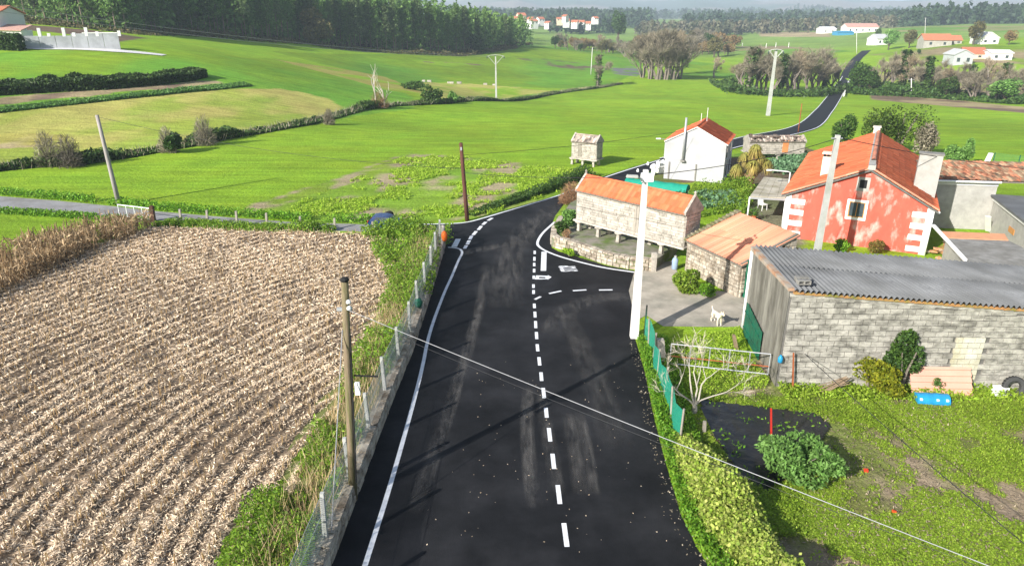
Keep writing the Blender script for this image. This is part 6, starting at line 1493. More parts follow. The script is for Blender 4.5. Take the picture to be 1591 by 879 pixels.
# ---------------------------------------------------------------- trees
def grow(mb, p, d, L, r, lev, tips, rg, nseg=3, kids=(3, 5), spread=.75, up=.25, shrink=.66, wob=.18, minr=.012, sides=5):
    pts = [p]; rad = [r]; dd = d / np.linalg.norm(d)
    for k in range(nseg):
        dd = dd + rg.normal(size=3) * wob + np.array([0, 0, up * .25]); dd /= np.linalg.norm(dd); pts.append(pts[-1] + dd * L / nseg); rad.append(max(minr * .6, r * (1 - .42 * (k + 1) / nseg)))
    mb.tube(pts, rad, sides if lev > 1 else 3, cap=False)
    if lev == 0:
        for a, b in zip(pts[:-1], pts[1:]): tips.append((a, b - a))
        return
    for k in range(rg.randint(*kids)):
        t = .35 + .65 * rg.rand() if k else 1.0; j = min(nseg - 1, int(t * nseg)); q = pts[j] + (pts[j + 1] - pts[j]) * (t * nseg - j); ax = rg.normal(size=3); ax -= dd * (ax @ dd); ax /= np.linalg.norm(ax) + 1e-9
        nd = dd * (1 - spread * .5) + ax * spread * (.6 + .6 * rg.rand()) + np.array([0, 0, up]); grow(mb, q, nd, L * shrink * (.75 + .4 * rg.rand()), max(minr, rad[j] * .62), lev - 1, tips, rg, nseg, kids, spread, up, shrink, wob, minr, sides)
def bare_tree_meshes(seed, H, lev=4, twn=4000, twL=.9, tww=.035, m=L_TWIG, bark=BARK, stems=1, ivy=0, spread=.7, up=.3, kids=(3, 5), trunk=.34, r0=.03):
    rg = np.random.RandomState(seed); mb = MB(); tips = []
    for s in range(stems):
        a = 6.28 * s / max(1, stems); d = np.array([math.cos(a) * .25, math.sin(a) * .25, 1.0]) if stems > 1 else np.array([rg.normal() * .05, rg.normal() * .05, 1.0])
        grow(mb, np.array([math.cos(a), math.sin(a), 0]) * (.3 if stems > 1 else 0), d, H * trunk, H * r0, lev - 1, tips, rg, kids=kids, spread=spread, up=up, minr=.012)
    tr = mb.mesh('trunk', bark)
    A = np.array([t[0] for t in tips]); D = np.array([t[1] for t in tips]); i = rg.randint(0, len(A), twn); P = A[i] + D[i] * rg.rand(twn)[:, None]; dn = D[i] / (np.linalg.norm(D[i], axis=1)[:, None] + 1e-9); dr = dn + rg.normal(size=(twn, 3)) * .55 + [0, 0, .25]
    dr /= np.linalg.norm(dr, axis=1)[:, None]; V, F, a = leaf_cloud(P + dr * twL * .45, twL, tww / twL, 0, dirs=dr * 3)
    tw = np_mesh('crown', V, F, m, a); iv_ = None; tw['H'] = mesh_height(tw)
    if ivy:
        n = 900; t = rg.rand(n); z = t * H * ivy; P = np.stack([rg.normal(size=n) * .35, rg.normal(size=n) * .35, z], 1); V, F, a = leaf_cloud(P, .5, .7, .3); iv_ = np_mesh('ivy', V, F, L_BRAMBLE, a)
    return tr, tw, iv_
def place_tree(name, label, base, sc, rz, meshes, group=None, cat='tree'):
    t = thing(name, base, rz, label, cat, group); t.scale = (sc, sc, sc) if np.isscalar(sc) else sc
    for nm, me in zip(('trunk', 'crown', 'ivy'), meshes):
        if me is not None: link(nm, me, t)
    return t
# fig tree by the gate (near, so with its own shape)
fg = thing('fig_tree', G(1078, 640), 0, 'small leafless pale barked tree beside the green net fence', 'tree'); rg = np.random.RandomState(12); mb = MB(); tips = []
for d_, L_ in (((.35, .1, .8), 1.0), ((-.5, .1, .9), 1.2), ((-.15, .3, 1), 1.1), ((.75, .15, .5), 1.0), ((-1.0, .05, .8), .9)): grow(mb, np.array([0, 0, .25]), np.array(d_), L_, .033, 3, tips, rg, nseg=4, kids=(2, 4), spread=.6, up=.28, shrink=.72, wob=.2, minr=.007)
mb.tube([(0, 0, -.1), (.02, 0, .15), (0, 0, .3)], [.11, .09, .07], 8); mb.build('trunk', BARKP, fg)
A_ = np.array([t[0] for t in tips]); D_ = np.array([t[1] for t in tips]); i = rg.randint(0, len(A_), 500); dr = D_[i] / np.linalg.norm(D_[i], axis=1)[:, None] + rg.normal(size=(500, 3)) * .4 + [0, 0, .2]
V, F, a = leaf_cloud(A_[i] + D_[i] * rg.rand(500)[:, None] + dr * .12, .3, .03, 0, dirs=dr * 3); link('twigs', np_mesh('twigs', V, F, leaf_mat('pale twigs', (.42, .36, .28), (.55, .48, .38), trans=0), a), fg)
for (px, py, k) in ((1108, 655, .9), (1140, 640, .6)):
    pass

# ================================================================== THE VALLEY AND BEYOND
BT = [bare_tree_meshes(21, 12, ivy=.0, twn=2400, twL=1.1, tww=.035, up=.5), bare_tree_meshes(22, 12, ivy=.75, twn=2200, twL=1.0, tww=.035, spread=.6, up=.5), bare_tree_meshes(23, 12, stems=4, trunk=.3, r0=.018, twn=3600, twL=1.1, tww=.035, spread=.65, up=.3),
      bare_tree_meshes(24, 12, twn=2600, spread=.8, up=.3, twL=1.0, tww=.035, m=leaf_mat('tan twigs', (.26, .20, .13), (.36, .29, .19), trans=0, rand=.2))]
def tree_at(name, label, px, py, ptop, kind, width=1.0, group=None, meshes=None, H=12.0):
    b = G(px, py); hgt = top_z(b, ptop) - b[2]; me_ = (meshes or BT)[kind][1]; H = me_.get('H') or mesh_height(me_); me_['H'] = H; s = hgt / H; return place_tree(name, label, b - np.array([0, 0, .1]), (s * width, s * width, s), random.uniform(0, 6.28), (meshes or BT)[kind], group)
gA = 'leafless trees along the brook'
lA = 'slender leafless tree in the row beside the brook'; lB = 'leafless tree with ivy covered trunk beside the brook'
for px, py, pt, k in [(1153,141,88,0),(1163,144,76,1),(1176,144,74,0),(1186,143,82,2),(1222,146,84,0),(1236,147,78,3),(1250,147,83,0),(1266,146,76,2),(1280,144,88,1),(1240,140,92,0),
                      (1370,142,88,3),(1384,144,84,0),(1398,147,80,1),(1412,146,86,3),(1426,145,94,0),(1444,148,102,2),(1458,150,94,0),(1502,153,102,1),(1520,152,104,0),(1536,155,92,3),(1552,155,100,1),(1572,156,106,2),(1588,158,98,0),(1604,158,100,3),(1145,138,96,3),(1200,147,92,0),(1212,147,86,1),(1229,143,88,2),(1293,141,96,0),(1300,138,100,3),(1360,146,92,0),(1435,150,90,1),(1478,153,106,3),(1490,153,98,0),(1511,156,108,2),(1545,158,112,0)]:
    tree_at('brook_tree', lB if k == 1 else lA, px, py, py - (py - pt) * 1.06, k, 1.2, gA if k != 1 else 'ivy clad trees along the brook')
for px, py, pt, k in [(998,121,60,2),(1010,123,50,2),(1022,124,44,2),(1034,124,42,2),(1046,124,48,2),(1056,123,62,2),(1016,118,56,0),(1040,117,46,3)]:
    tree_at('poplar_thicket_tree', 'tall bare many stemmed tree in the thicket beyond the meadow', px, py, pt, k, .9, 'thicket beyond the meadow')
tree_at('lone_bush_tree', 'small round leafless tree alone before the far field', 1110, 121, 88, 3, 1.3)
tree_at('pollard_tree', 'pollarded bare tree with ivy foot at the end of the hedge', 929, 134, 84, 1, 1.2)
# dead white trunks on the hedge line
dt = thing('dead_tree', G(590, 168), 0, 'dead tree with twin white trunks rising from the hedge', 'tree'); s = top_z(G(590, 168), 112)-G(590,168)[2]; mb = MB(); tips = []; rg = np.random.RandomState(5)
for x, k in ((-.5, 1.0), (.7, .82)): grow(mb, np.array([x, 0, 0]), np.array([-.12 if x < 0 else .1, 0, 1.0]), s * .62 * k, .17, 2, tips, rg, kids=(3, 5), spread=.5, up=.35)
mb.build('trunk', BARKP, dt); link('brush', twig_cloud(900, 1.6, 1.2, 2.6, .8, .04, L_TWIGR, 'brush', 6), dt)
for px, py, pt, lab_ in ((78, 258, 203, 'leafless grey shrub by the leaning pole'), (112, 260, 207, 'dense dark leafless shrub next to a grey one on the hedge'), (263, 237, 196, 'thin grey leafless shrub on the hedge line'), (320, 226, 178, 'round grey leafless shrub on the hedge line'), (512, 194, 168, 'small tan shrub at the hedge bend')):
    b = G(px, py); s = (top_z(b, pt) - b[2]); t = thing('hedge_shrub', b, 0, lab_, 'shrub'); link('twigs', twig_cloud(1500, s * .36, s * .36, s, s * .22, .03, L_TWIG if 'dark' not in lab_ else leaf_mat('dark twigs', (.10, .085, .07), (.16, .13, .10), trans=0), 'twigs', int(px)), t)
    mb = MB(); [mb.tube([(0, 0, 0), (math.cos(k) * s * .1, math.sin(k) * s * .1, s * .4), (math.cos(k) * s * .22, math.sin(k) * s * .22, s * .8)], [.06, .04, .012], 5) for k in range(6)]; mb.build('stems', BARK, t)
# the long hedge on the ditch
hl = Gs([(-70,274),(0,264),(60,258),(120,256),(200,243),(300,225),(400,206),(480,192),(530,178),(560,170),(610,164),(690,161),(771,157),(850,148),(920,138),(965,130)])
hp_ = densify(hl, 2.0); hh = thing('ditch_hedge', (0, 0, 0), 0, 'long low bramble hedge along the ditch across the meadows', 'hedge')
n = 52000; q, t = along(hp_, n, -.9, .9); tt = t / t.max(); hn = fbm(q[:, 0], q[:, 1], 7, 95); amp = (.2 + .95 * sst(.35, .7, hn)) * (1 - .45 * sst(.3, .6, tt)); z = land(q[:, 0], q[:, 1]) + rs.rand(n) * amp
V, F, a = leaf_cloud(np.stack([q[:, 0], q[:, 1], z], 1), .34, .6, .3); sheetobj('foliage', (V, F, a), L_BRAMBLE, parent=hh, kind='stuff')
q, t = along(hp_, 3500, -1.2, 1.0); sheetobj('dead_stems', blades(np.stack([q[:, 0], q[:, 1], land(q[:, 0], q[:, 1])], 1), .7, .09, .4), L_TWIG, parent=hh)
for lab_, px, py, w, hgt in (('dark rounded bush on the ditch hedge below the forest', 672, 160, 2.2, 1.6), ('small bright green bush beside the ditch hedge', 702, 160, 1.1, 1.0), ('low bramble mound in the pale strip', 645, 140, 3.0, .9), ('green bush at the foot of the ditch hedge shrubs', 273, 238, 1.2, .9)):
    b = G(px, py); bush('hedge_bush', lab_, b, w, w * .7, hgt, 1300, .35, L_DARK if 'bright' not in lab_ else L_SHRUB, px)
# bramble bank on the terrace step, left hillside
bl = densify(Gs([(-80,152),(0,146),(80,141),(160,137),(240,130),(290,124),(312,118)]), 1.0); bk = thing('bramble_bank', (0, 0, 0), 0, 'dark overgrown terrace bank below the upper left meadow', 'hedge')
n = 30000; q, t = along(bl, n, -1.6, 1.2); tt = t / t.max(); z = land(q[:, 0], q[:, 1]) + rs.rand(n) * (1.9 - .5 * tt) * (.35 + .9 * fbm(q[:, 0], q[:, 1], 2.2, 97)); sheetobj('foliage', leaf_cloud(np.stack([q[:, 0], q[:, 1], z], 1), .45, .6, .3), L_BRAMBLE, parent=bk)
cl = densify(Gs([(-60,182),(0,173),(120,160),(240,147),(330,138),(385,132)]), 1.0); q, t = along(cl, 14000, -.9, .9); tt = t / t.max()
sheetobj('brassica_row', leaf_cloud(np.stack([q[:, 0], q[:, 1], land(q[:, 0], q[:, 1]) + rs.rand(len(q)) * .35 * (.3 + fbm(q[:, 0], q[:, 1], 2, 99))], 1), .34, .6, .5), leaf_mat('row crop leaves', (.11, .25, .03), (.17, .33, .10), trans=.3), 'row of green brassicas across the left hillside', 'crop')
# undergrowth along the brook
for k_, (pp_, n) in enumerate((([(1120,128),(1150,146),(1200,149),(1250,150),(1300,142)], 5000), ([(1318,140),(1340,146),(1400,148),(1450,151),(1520,156),(1600,162)], 9000))):
    path = densify(Gs(pp_), 3); q, t = along(path, n, -4, 4); k = fbm(q[:, 0], q[:, 1], 9, 101); sheetobj('brook_undergrowth', leaf_cloud(np.stack([q[:, 0], q[:, 1], land(q[:, 0], q[:, 1]) + rs.rand(n) * 5.5 * np.clip(k - .3, .03, 1) * 1.2], 1), .8, .6, .3), [L_BRAMBLE, L_DARK][k_], ['dark undergrowth along the brook beside the power pole', 'dark undergrowth along the brook beyond the red house'][k_], 'undergrowth')
def crown_tree(seed, n, rx, rz_, leaf, m, trunk=.3, bark=BARKD, lumps=12):
    me = bush_mesh('crown', n, rx, rx, rz_, leaf, m, seed=seed, lumps=lumps); V = np.empty(len(me.vertices) * 3); me.vertices.foreach_get('co', V); V = V.reshape(-1, 3); V[:, 2] += trunk; me.vertices.foreach_set('co', V.ravel()); me.update()
    mb = MB(); mb.tube([(0, 0, -.2), (.05, 0, trunk), (0, .05, trunk + rz_)], [.045 * (trunk + rz_) + .05, .035 * (trunk + rz_) + .04, .05], 6)
    for k in range(5): a = k * 1.3; mb.tube([(0, 0, trunk * .8), (math.cos(a) * rx * .5, math.sin(a) * rx * .5, trunk + rz_ * .9)], [.03 * rz_ + .03, .03], 5)
    return mb.mesh('trunk', bark), me, None
EV = [crown_tree(31, 2600, 3.2, 4.2, .62, L_DARK, 2.5), crown_tree(32, 2400, 3.6, 3.4, .62, L_SHRUB, 1.8), crown_tree(33, 2400, 3.4, 3.8, .6, leaf_mat('olive leaves', (.12, .12, .045), (.20, .17, .06), trans=.25), 2.2), crown_tree(34, 2200, 3.5, 3.5, .62, leaf_mat('autumn leaves', (.25, .15, .06), (.33, .25, .11), trans=.25), 2)]
def ev(label, px, py, pt, k, width=1.0, name='leafy_tree', group=None):
    H = (10.9, 8.6, 9.8, 9.0)[k]; return tree_at(name, label, px, py, pt, k, width, group, EV, H)
ev('dense evergreen tree where the road crosses the brook', 1334, 146, 96, 0, 1.25); ev('dark evergreen beside the dense one at the brook', 1350, 147, 110, 0, 1.2)
ev('dark leafy tree among the brook trees beyond the red house', 1468, 154, 118, 0, 1.5); ev('yellowish leafy tree near the end of the brook row', 1560, 160, 122, 1, 1.6)
ev('yellow green round tree by the distant farm road', 1380, 78, 46, 1, 1.0); ev('broad olive brown tree next to the far stone farmhouse', 1412, 75, 46, 2, 1.0); ev('dark round tree by the far white gable', 1512, 70, 33, 2, 1.0)
ev('small dark conifer by the distant hall', 1363, 62, 43, 0, .8); ev('brown leafless looking tree beside the far shed', 1567, 70, 47, 3, 1.0); ev('small dark shrub tree on the far slope', 1427, 85, 76, 0, 1.2)
# lone dark pine and mixed belt in the middle distance
ev('tall dark umbrella pine standing over the bare belt', 960, 66, 17, 0, .9)
gB = 'mixed tree belt in the middle distance'
lb_ = {0: 'dark green tree in the distant belt below the hamlet', 1: 'pale green tree in the distant belt below the hamlet', 2: 'olive tree in the distant belt below the hamlet', 3: 'rust coloured tree in the distant belt below the hamlet'}
rg = np.random.RandomState(77)
for i in range(64):
    px = 862 + i * 4.4 + rg.normal() * 2; base = 73 + 13 * min(1, (px - 862) / 130) + rg.normal() * 2.5; hp2 = rg.uniform(12, 22)
    if px > 985: base = 80 + rg.normal() * 4; hp2 = rg.uniform(16, 32)
    k = rg.choice([0, 2, 3, 2, 3, 3])
    if rg.rand() < .45: tree_at('belt_tree', 'bare grey brown tree in the distant belt below the hamlet', px, base, base - hp2 * 1.15, [0, 3, 2][rg.randint(3)], 1.3, gB + ' bare')
    else: ev(lb_[k], px, base, base - hp2, k, 1.3, 'belt_tree', gB + ' %d' % k)
# dark shrubs behind the red house
for lab_, px, py, w, hgt, m in (('dark green conical shrub behind the red house roof', 1308, 222, 1.6, 1.7, L_DARK), ('broad dark olive shrub behind the red house ridge', 1395, 235, 2.9, 2.6, leaf_mat('box leaves', (.045, .09, .015), (.10, .15, .02))), ('dark shrub joining the broad one behind the ridge', 1360, 235, 1.8, 2.2, MAT['box leaves']),
                             ('grey half bare shrub behind the red house', 1430, 240, 1.5, 1.7, L_TWIG), ('small green shrub beyond the red house corner', 1482, 258, .9, .9, L_SHRUB), ('thin sapling beyond the annexe roof', 1497, 258, .6, 1.1, L_SHRUB)):
    bush('house_shrub', lab_, G(px, py), w, w * .8, hgt, 2600, .22, m, px)

# ---------------------------------------------------------------- pine forest
def pine(seed, H, n, crown0, rad, leaf, m, bark, name='crown'):
    g = np.random.RandomState(seed); mb = MB(); mb.tube([(0, 0, -.5), (g.normal() * .1, g.normal() * .1, H * .5), (g.normal() * .2, g.normal() * .2, H * .96)], [.17, .12, .03], 6); P = []
    nb = 46
    for k in range(nb):
        t = (k + .5) / nb; z = H * (crown0 + (1 - crown0) * t); a = k * 2.4 + g.rand(); R_ = rad * (1 - t) ** .6 * (.55 + .6 * g.rand()) + .25; e = np.array([math.cos(a) * R_, math.sin(a) * R_, z + R_ * .18]); mb.tube([(0, 0, z), e], [.05, .02], 3, cap=False)
        c = n // nb; s = g.rand(c) ** .7; P.append(np.stack([e[0] * s, e[1] * s, z + (e[2] - z) * s], 1) + g.normal(size=(c, 3)) * [.4, .4, .3])
    V, F, a = leaf_cloud(np.concatenate(P), leaf, .5, .25); return mb.mesh('trunk', bark), np_mesh(name, V, F, m, a), None
PBARK = mat('pine bark', (.20, .155, .12), var=.3, scale=3, bump=.2, obj=True, rand=.2)
PN = [pine(41, 18, 2700, .22, 2.7, .62, L_PINE, PBARK), pine(42, 18, 2500, .33, 2.6, .6, L_PINE, PBARK), pine(43, 18, 2200, .26, 2.6, .7, L_PINE2, PBARK), pine(44, 18, 2500, .08, 3.2, .7, L_PINE, PBARK), pine(45, 18, 1900, .4, 2.2, .62, L_PINE2, PBARK)]
edge = [(-40,26),(60,36),(130,42),(200,50),(250,50),(300,53),(360,58),(420,62),(470,64),(500,70),(560,76),(610,80),(660,82),(700,84),(740,80),(785,73),(815,68)]
ex = np.array([e[0] for e in edge]); ey = np.array([e[1] for e in edge])
rg = np.random.RandomState(91); FB = {}
labs = ['tall dark pine with a long bare trunk on the forest edge', 'tall dark pine with a long bare trunk on the forest edge', 'pale green eucalyptus on the forest edge', 'full dark pine with low branches on the forest edge', 'slim eucalyptus with high crown on the forest edge']
cats = [0, 0, 2, 3, 4]
for i in range(104):
    px = -30 + i * 8.1 + rg.normal() * 2.5; py = np.interp(px, ex, ey) + rg.normal() * .6; b = G(px, py); k = rg.choice([0, 1, 2, 3, 4], p=[.28, .25, .14, .22, .11])
    if 330 < px < 500: k = rg.choice([0, 1, 4])
    s = rg.uniform(.8, 1.12) * (1 - .28 * sst(640, 800, px)); place_tree('forest_tree', labs[k], b, (s, s, s * rg.uniform(.92, 1.1)), rg.rand() * 6.28, PN[k], 'forest edge trees %d' % cats[k])
# the wood behind the edge reads as one mass
P = []
n_t = 900; pxs = rg.uniform(-60, 800, n_t); parts = []; tr_ = []
dirs_cache = {}
base_e = [G(x, np.interp(x, ex, ey)) for x in np.linspace(-60, 810, 60)]
for i in range(n_t):
    j = rg.randint(60); b = base_e[j]; dd = 3 + 92 * rg.rand() ** 1.4; r0 = np.hypot(b[0], b[1]); x = b[0] * (1 + dd / r0) + rg.normal() * 2.5; y = b[1] * (1 + dd / r0) + rg.normal() * 2.5; z = h(x, y); H = rg.uniform(14, 20) * (1 - .25 * sst(640, 800, np.linspace(-60, 810, 60)[j]))
    c = 110; t = rg.rand(c); R_ = 2.8 * (1 - t) ** .5 + .3; a = rg.rand(c) * 6.28; rr = R_ * rg.rand(c) ** .5; parts.append(np.stack([x + rr * np.cos(a), y + rr * np.sin(a), z + H * (.02 + .98 * t)], 1))
V, F, a = leaf_cloud(np.concatenate(parts), 1.35, .6, .3); a['tint'] = np.repeat(np.repeat(np.stack([rg.rand(n_t), rg.rand(n_t), 0 * rg.rand(n_t), 1 + 0 * rg.rand(n_t)], 1), 110, 0) * .7 + .3 * np.stack([rg.rand(len(V) // 4)] * 4, 1), 4, 0)
sheetobj('pine_forest', (V, F, a), L_PINE, 'dense dark pine forest behind its front row of trunks', 'forest')
# scrub at the forest foot
q, t = along(densify([G(x, y + 1.5) for x, y in edge], 4), 16000, -2, 5); k = fbm(q[:, 0], q[:, 1], 8, 111); sheetobj('forest_scrub', leaf_cloud(np.stack([q[:, 0], q[:, 1], land(q[:, 0], q[:, 1]) + rs.rand(len(q)) * 4.2 * np.clip(k - .25, .03, 1)], 1), .7, .6, .3), leaf_mat('scrub leaves', (.07, .09, .025), (.16, .12, .05), trans=.2), 'brown and green scrub at the foot of the forest', 'scrub')
bush('forest_edge_bush', 'large round olive tree standing forward of the forest', G(492, 70), 6, 5, 5.5, 3600, .8, MAT['olive leaves'], 5); bush('forest_edge_bush', 'rounded dark bush at the tip of the forest', G(738, 82), 5, 4, 4, 3000, .8, L_DARK, 6)
# ---------------------------------------------------------------- far woods as one mass each
def far_wood(label, poly_xy, n_t, H, c, size, m, seed):
    g = np.random.RandomState(seed); P = rand_in_poly(poly_xy, n_t); z = land(P[:, 0], P[:, 1]); parts = []
    t = g.rand(n_t, c); hgt = H * (.7 + .6 * g.rand(n_t)); R_ = H * .26 * (1 - t) ** .5 + .5; a = g.rand(n_t, c) * 6.28; rr = R_ * g.rand(n_t, c) ** .5
    X = P[:, :1] + rr * np.cos(a); Y = P[:, 1:] + rr * np.sin(a); Z = z[:, None] + hgt[:, None] * (.1 + .9 * t)
    V, F, at = leaf_cloud(np.stack([X, Y, Z], -1).reshape(-1, 3), size, .7, .3); tt = np.ones((n_t, 4)); tt[:, :2] = g.rand(n_t, 2); tn = np.repeat(tt, c, 0); tn[:, 0] = tn[:, 0] * .7 + .3 * g.rand(len(tn)); at['tint'] = np.repeat(tn, 4, 0)
    sheetobj('far_wood', (V, F, at), m, label, 'wood')
def band(px0, px1, Y0, Y1):
    f = lambda px, Y: np.array([(px - CX) / FPX * (Y * CP_ + 12 * SP_), Y])
    return [f(px0, Y0), f(px1, Y0), f(px1, Y1), f(px0, Y1)]
L_FARW = leaf_mat('far pine wood', (.026, .058, .022), (.045, .08, .03), trans=.1); L_FARB = leaf_mat('far mixed wood', (.07, .085, .04), (.13, .115, .07), trans=.1)
far_wood('dark pine wood stretching across the valley floor', band(1060, 1900, 820, 1150), 1100, 15, 34, 4.2, L_FARW, 1)
far_wood('mixed wood of bare and green trees before the far pines', band(990, 1400, 640, 830), 420, 10, 30, 3.2, L_FARB, 2)
far_wood('wooded hill rising behind the distant farm', band(1380, 1900, 640, 900), 700, 15, 34, 3.8, L_FARW, 3)
far_wood('pine wood above the distant hamlet', band(700, 1010, 930, 1300), 620, 17, 34, 4.6, L_FARW, 4)
far_wood('dark trees standing between the hamlet houses', band(855, 960, 690, 780), 46, 12, 40, 3.0, L_FARW, 5)
far_wood('distant woodland on the lower hills', band(200, 2200, 1500, 2600), 2600, 17, 16, 9, L_FARW, 6)

# ---------------------------------------------------------------- far houses
ROOFF = mat('far orange roof', (.45, .16, .085), var=.2, scale=1.5, rand=.15); WALLF = mat('far white wall', (.70, .69, .66), var=.08, rand=.1); WALLS = mat('far stone wall', (.36, .34, .30), var=.2, scale=.8); WALLC = mat('far cream wall', (.62, .52, .38), var=.1, rand=.1)
ROOFG = mat('far grey roof', (.45, .45, .45), var=.15)
def far_house(label, px, py, wpx, hpx, roofpx, depth, wall, roof, rz=0.0, windows=True, gable_front=False, group=None, name='far_house', dist=None):
    b = G(px, py) if dist is None else at_y(px, py, dist); sc = (b[1] * CP_) / FPX; w = wpx * sc; hh = hpx * sc; rh_ = roofpx * sc; t = thing(name, b, rz, label, 'house', group)
    if gable_front:
        MB().prism([(-w / 2, 0, -4), (w / 2, 0, -4), (w / 2, 0, hh), (0, 0, hh + rh_), (-w / 2, 0, hh)], (0, depth, 0)).build('wall', wall, t)
        for s in (-1, 1): MB().prism([(s * (w / 2 + .3), -.3, hh - .1), (0, -.3, hh + rh_ + .1), (0, depth + .3, hh + rh_ + .1), (s * (w / 2 + .3), depth + .3, hh - .1)], (0, 0, .2)).build('roof', roof, t)
    else:
        MB().prism([(-w / 2, 0, -4), (-w / 2, depth, -4), (-w / 2, depth, hh), (-w / 2, depth / 2, hh + rh_), (-w / 2, 0, hh)], (w, 0, 0)).build('wall', wall, t)
        for y0 in (-.4, depth + .4): MB().prism([(-w / 2 - .3, y0, hh - .1), (w / 2 + .3, y0, hh - .1), (w / 2 + .3, depth / 2, hh + rh_ + .1), (-w / 2 - .3, depth / 2, hh + rh_ + .1)], (0, 0, .2)).build('roof', roof, t)
    if windows:
        n = max(2, int(w / 4))
        for k in range(n): x = -w / 2 + w * (k + .5) / n; MB().box(x - .5, x + .5, -.06, .0, hh * .3, hh * .7).build('window', GLASS, t)
    return t
far_house('long grey stone farmhouse with orange roof on the far slope', 1456, 73, 40, 10, 8, 9, WALLS, ROOFF, R(-12))
far_house('small outbuilding with orange roof beside the stone farmhouse', 1484, 69, 18, 6, 6, 7, WALLS, ROOFF, R(-12))
far_house('white gabled house with a dark door on the far slope', 1537, 69, 26, 9, 8, 10, WALLF, WALLF, R(-8), gable_front=True)
far_house('white house half hidden behind the yellow green tree', 1372, 70, 24, 9, 6, 8, WALLF, ROOFG, R(10))
far_house('orange roofed house with yellow corner behind a grey barn', 1513, 92, 30, 8, 8, 9, WALLC, ROOFF, R(-20))
far_house('grey gabled barn with a dark doorway on the far slope', 1495, 101, 29, 15, 7, 8, mat('far grey wall', (.42, .43, .44), var=.12), ROOFG, R(-6), gable_front=True)
far_house('white flat roofed shed beside the far orange roofed house', 1555, 94, 30, 11, 3, 9, WALLF, mat('far white roof', (.72, .72, .72), var=.08), R(-14))
far_house('large pale hall with shallow roof in the far valley', 1340, 51, 46, 8, 5, 20, WALLF, mat('far pink roof', (.52, .30, .24), var=.1), R(-10))
far_house('low white shed with pinkish roof left of the far hall', 1288, 52, 22, 6, 3, 12, WALLF, mat('far white roof', (.7, .7, .7)), 0)
far_house('bright blue tarpaulin store before the far hall', 1314, 55, 25, 4, 1.5, 10, mat('far blue wall', (.05, .25, .42), var=.1), mat('far blue wall', (.05, .25, .42)), 0, windows=False)
rg = np.random.RandomState(17)
for i, (px, py, w, hp2, rp, c) in enumerate([(789,37,14,6,5,0),(800,33,12,5,4,1),(812,30,15,7,5,1),(806,39,16,6,5,0),(822,34,12,5,4,0),(831,38,16,6,4,0),(842,34,12,5,4,0),(849,39,10,4,3,0),(870,33,11,4,3,1),(880,36,12,4,4,0),(892,38,12,4,4,0),(903,39,12,5,4,0),(914,40,10,4,4,0),(876,28,8,3,3,0),(927,31,8,3,3,0)]):
    far_house(['white house with orange roof in the distant hamlet below the pines', 'cream house with orange roof in the distant hamlet below the pines'][c], px, py, w * .8, hp2 * .75, rp * .7, 8, [WALLF, WALLC][c], ROOFF, rg.uniform(-.6, .6), group=['white houses of the hamlet', 'cream houses of the hamlet'][c], name='hamlet_house', dist=640 + rg.uniform(0, 90))
# ---------------------------------------------------------------- walled property on the left hillside
A = G(38, 76); B = G(188, 78); rzw, Lw, uw, vw = frame(A, B); hw = top_z(B, 56) - B[2]; t = thing('garden_boundary_wall', A, rzw, 'grey concrete boundary wall with white pillars on the left hillside', 'wall')
WG = mat('dull cement wall', (.40, .41, .43), var=.15, scale=.8, c2=(.30, .31, .32), c2_scale=.5, c2_amt=.45)
for k in range(6): MB().box(Lw * k / 6 + .03, Lw * (k + 1) / 6 - .03, 0, .25, -.5 , hw * (.86 if k < 3 else 1.0)).build('wall_panel', WG, t)
for px, y0, y1 in ((59, 57, 44), (75, 61, 52), (97, 57, 43.5), (114, 60, 51), (132, 57, 43), (150, 59, 49.5), (184, 57, 48)):
    x, z1 = on_plane(A, uw, px, y1); z0 = on_plane(A, uw, px, y0)[1]; MB().box(x - .22, x + .22, -.02, .42, hw * .8, z1 - A[2]).build('pillar', WHITE, t)
MB().box(Lw * .62, Lw, -.05, .3, hw + .0, hw + .15).build('coping', WHITE, t)
ap_ = Gs([(30,76),(110,75),(165,76),(195,79),(260,86),(255,88),(180,82),(120,78.5),(60,78)]); o = draped('apron', ap_, mat('pale track', (.62, .60, .58), var=.1), 0.0, 3, 60, .0)
Vv = np.empty(len(o.vertices) * 3); o.vertices.foreach_get('co', Vv); Vv = Vv.reshape(-1, 3); Vv[:, 2] = land(Vv[:, 0], Vv[:, 1]) + .1; o.vertices.foreach_set('co', Vv.ravel()); o.update(); tag(link('pale_path', o), kind='structure')
hb_ = densify(Gs([(-60,76),(0,77),(36,79)]), .6); q, _ = along(hb_, 7000, -.9, .9); hd = thing('clipped_hedge', (0, 0, 0), 0, 'dark clipped hedge beside the walled hillside property', 'hedge'); sheetobj('foliage', leaf_cloud(np.stack([q[:, 0], q[:, 1], land(q[:, 0], q[:, 1]) + rs.rand(len(q)) * 2.5], 1), .4, .6, .3), L_BRAMBLE, parent=hd)
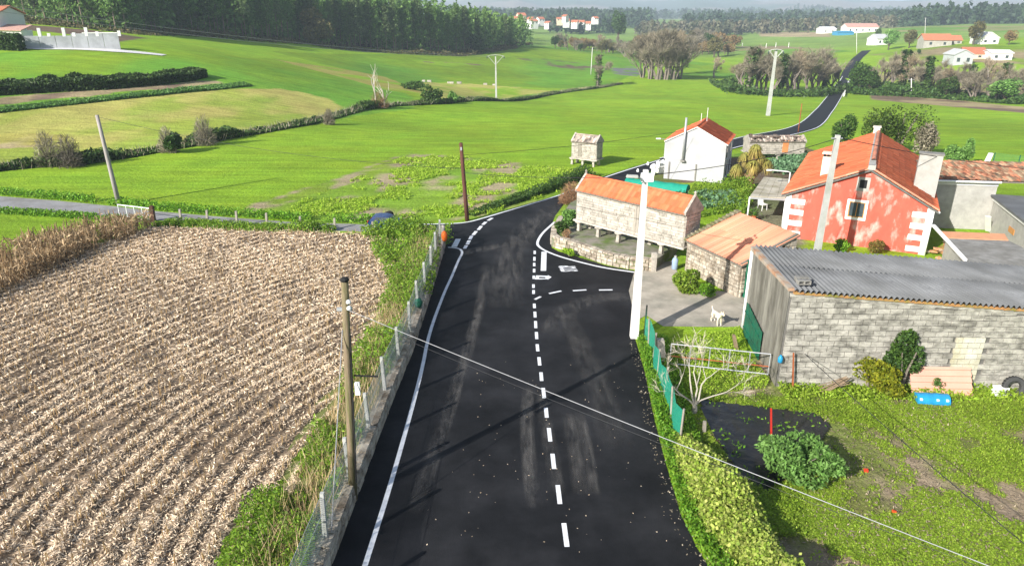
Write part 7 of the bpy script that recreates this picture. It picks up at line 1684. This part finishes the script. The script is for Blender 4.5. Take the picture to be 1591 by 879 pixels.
far_house('white villa with terracotta lean-to roof at the walled property', -22, 64, 50, 40, 10, 9, WALLF, ROOFF, R(8), name='hillside_villa'); b = G(8, 66)
lt = thing('porch', b, R(5), 'low terracotta porch roof between hedge and hillside villa', 'porch'); sc = b[1] / FPX; MB().prism([(-4, 0, 2.0), (3, 0, 1.8), (3, 4, 2.6), (-4, 4, 2.8)], (0, 0, .15)).build('roof', mat('porch roof', (.5, .3, .24), var=.15), lt); MB().box(-3.8, 2.8, .3, 3.8, -.5, 1.9).build('wall', WALLF, lt)
# pale stones laid along the strip between the meadows
sp2 = densify(Gs([(650,127),(690,128),(700,130),(740,131),(782,134)]), 2.2); t = thing('stone_row', (0, 0, 0), 0, 'broken row of pale stones along the meadow boundary', 'stones')
for p in sp2:
    if random.random() < .75: m_ = MB(); m_.stone((0, 0, .2), random.uniform(.8, 2.0), .7, random.uniform(.4, .8), .4); m_.build('stone', STONE_W, t, loc=(p[0], p[1], h(p[0], p[1])))
# fence posts along far fields
for i, (px, py) in enumerate([(60+1060, 70), (1135, 71), (1153, 71), (1190, 72), (1205, 71), (1225, 71)]): b = G(px, py + 3); tag(MB().box(-.12, .12, -.12, .12, -.3, 2.6).build('field_post', WHITE, None, loc=tuple(b)), 'white post along the far field boundary', 'post', 'white posts in the far field')

# ---------------------------------------------------------------- the air
hz = MB().box(-14500, 14500, -6500, 14500, -60, 330).build('haze', None); tag(hz, 'thin blue daylight haze over the valley', 'haze', kind='stuff')
hm = bpy.data.materials.new('haze'); hm.use_nodes = True; N = hm.node_tree.nodes; N.remove(N['Principled BSDF']); pv = N.new('ShaderNodeVolumePrincipled'); pv.inputs['Color'].default_value = (.72, .86, 1.0, 1); pv.inputs['Density'].default_value = 3.3e-4; pv.inputs['Anisotropy'].default_value = 0.0
hm.node_tree.links.new(pv.outputs[0], N['Material Output'].inputs['Volume']); hz.data.materials.append(hm)

for o in list(scn.objects):
    if o.parent is not None and o.name.split('.')[0] in ('twigs', 'brush', 'dead_stems', 'leaf_head'): o['kind'] = 'stuff'
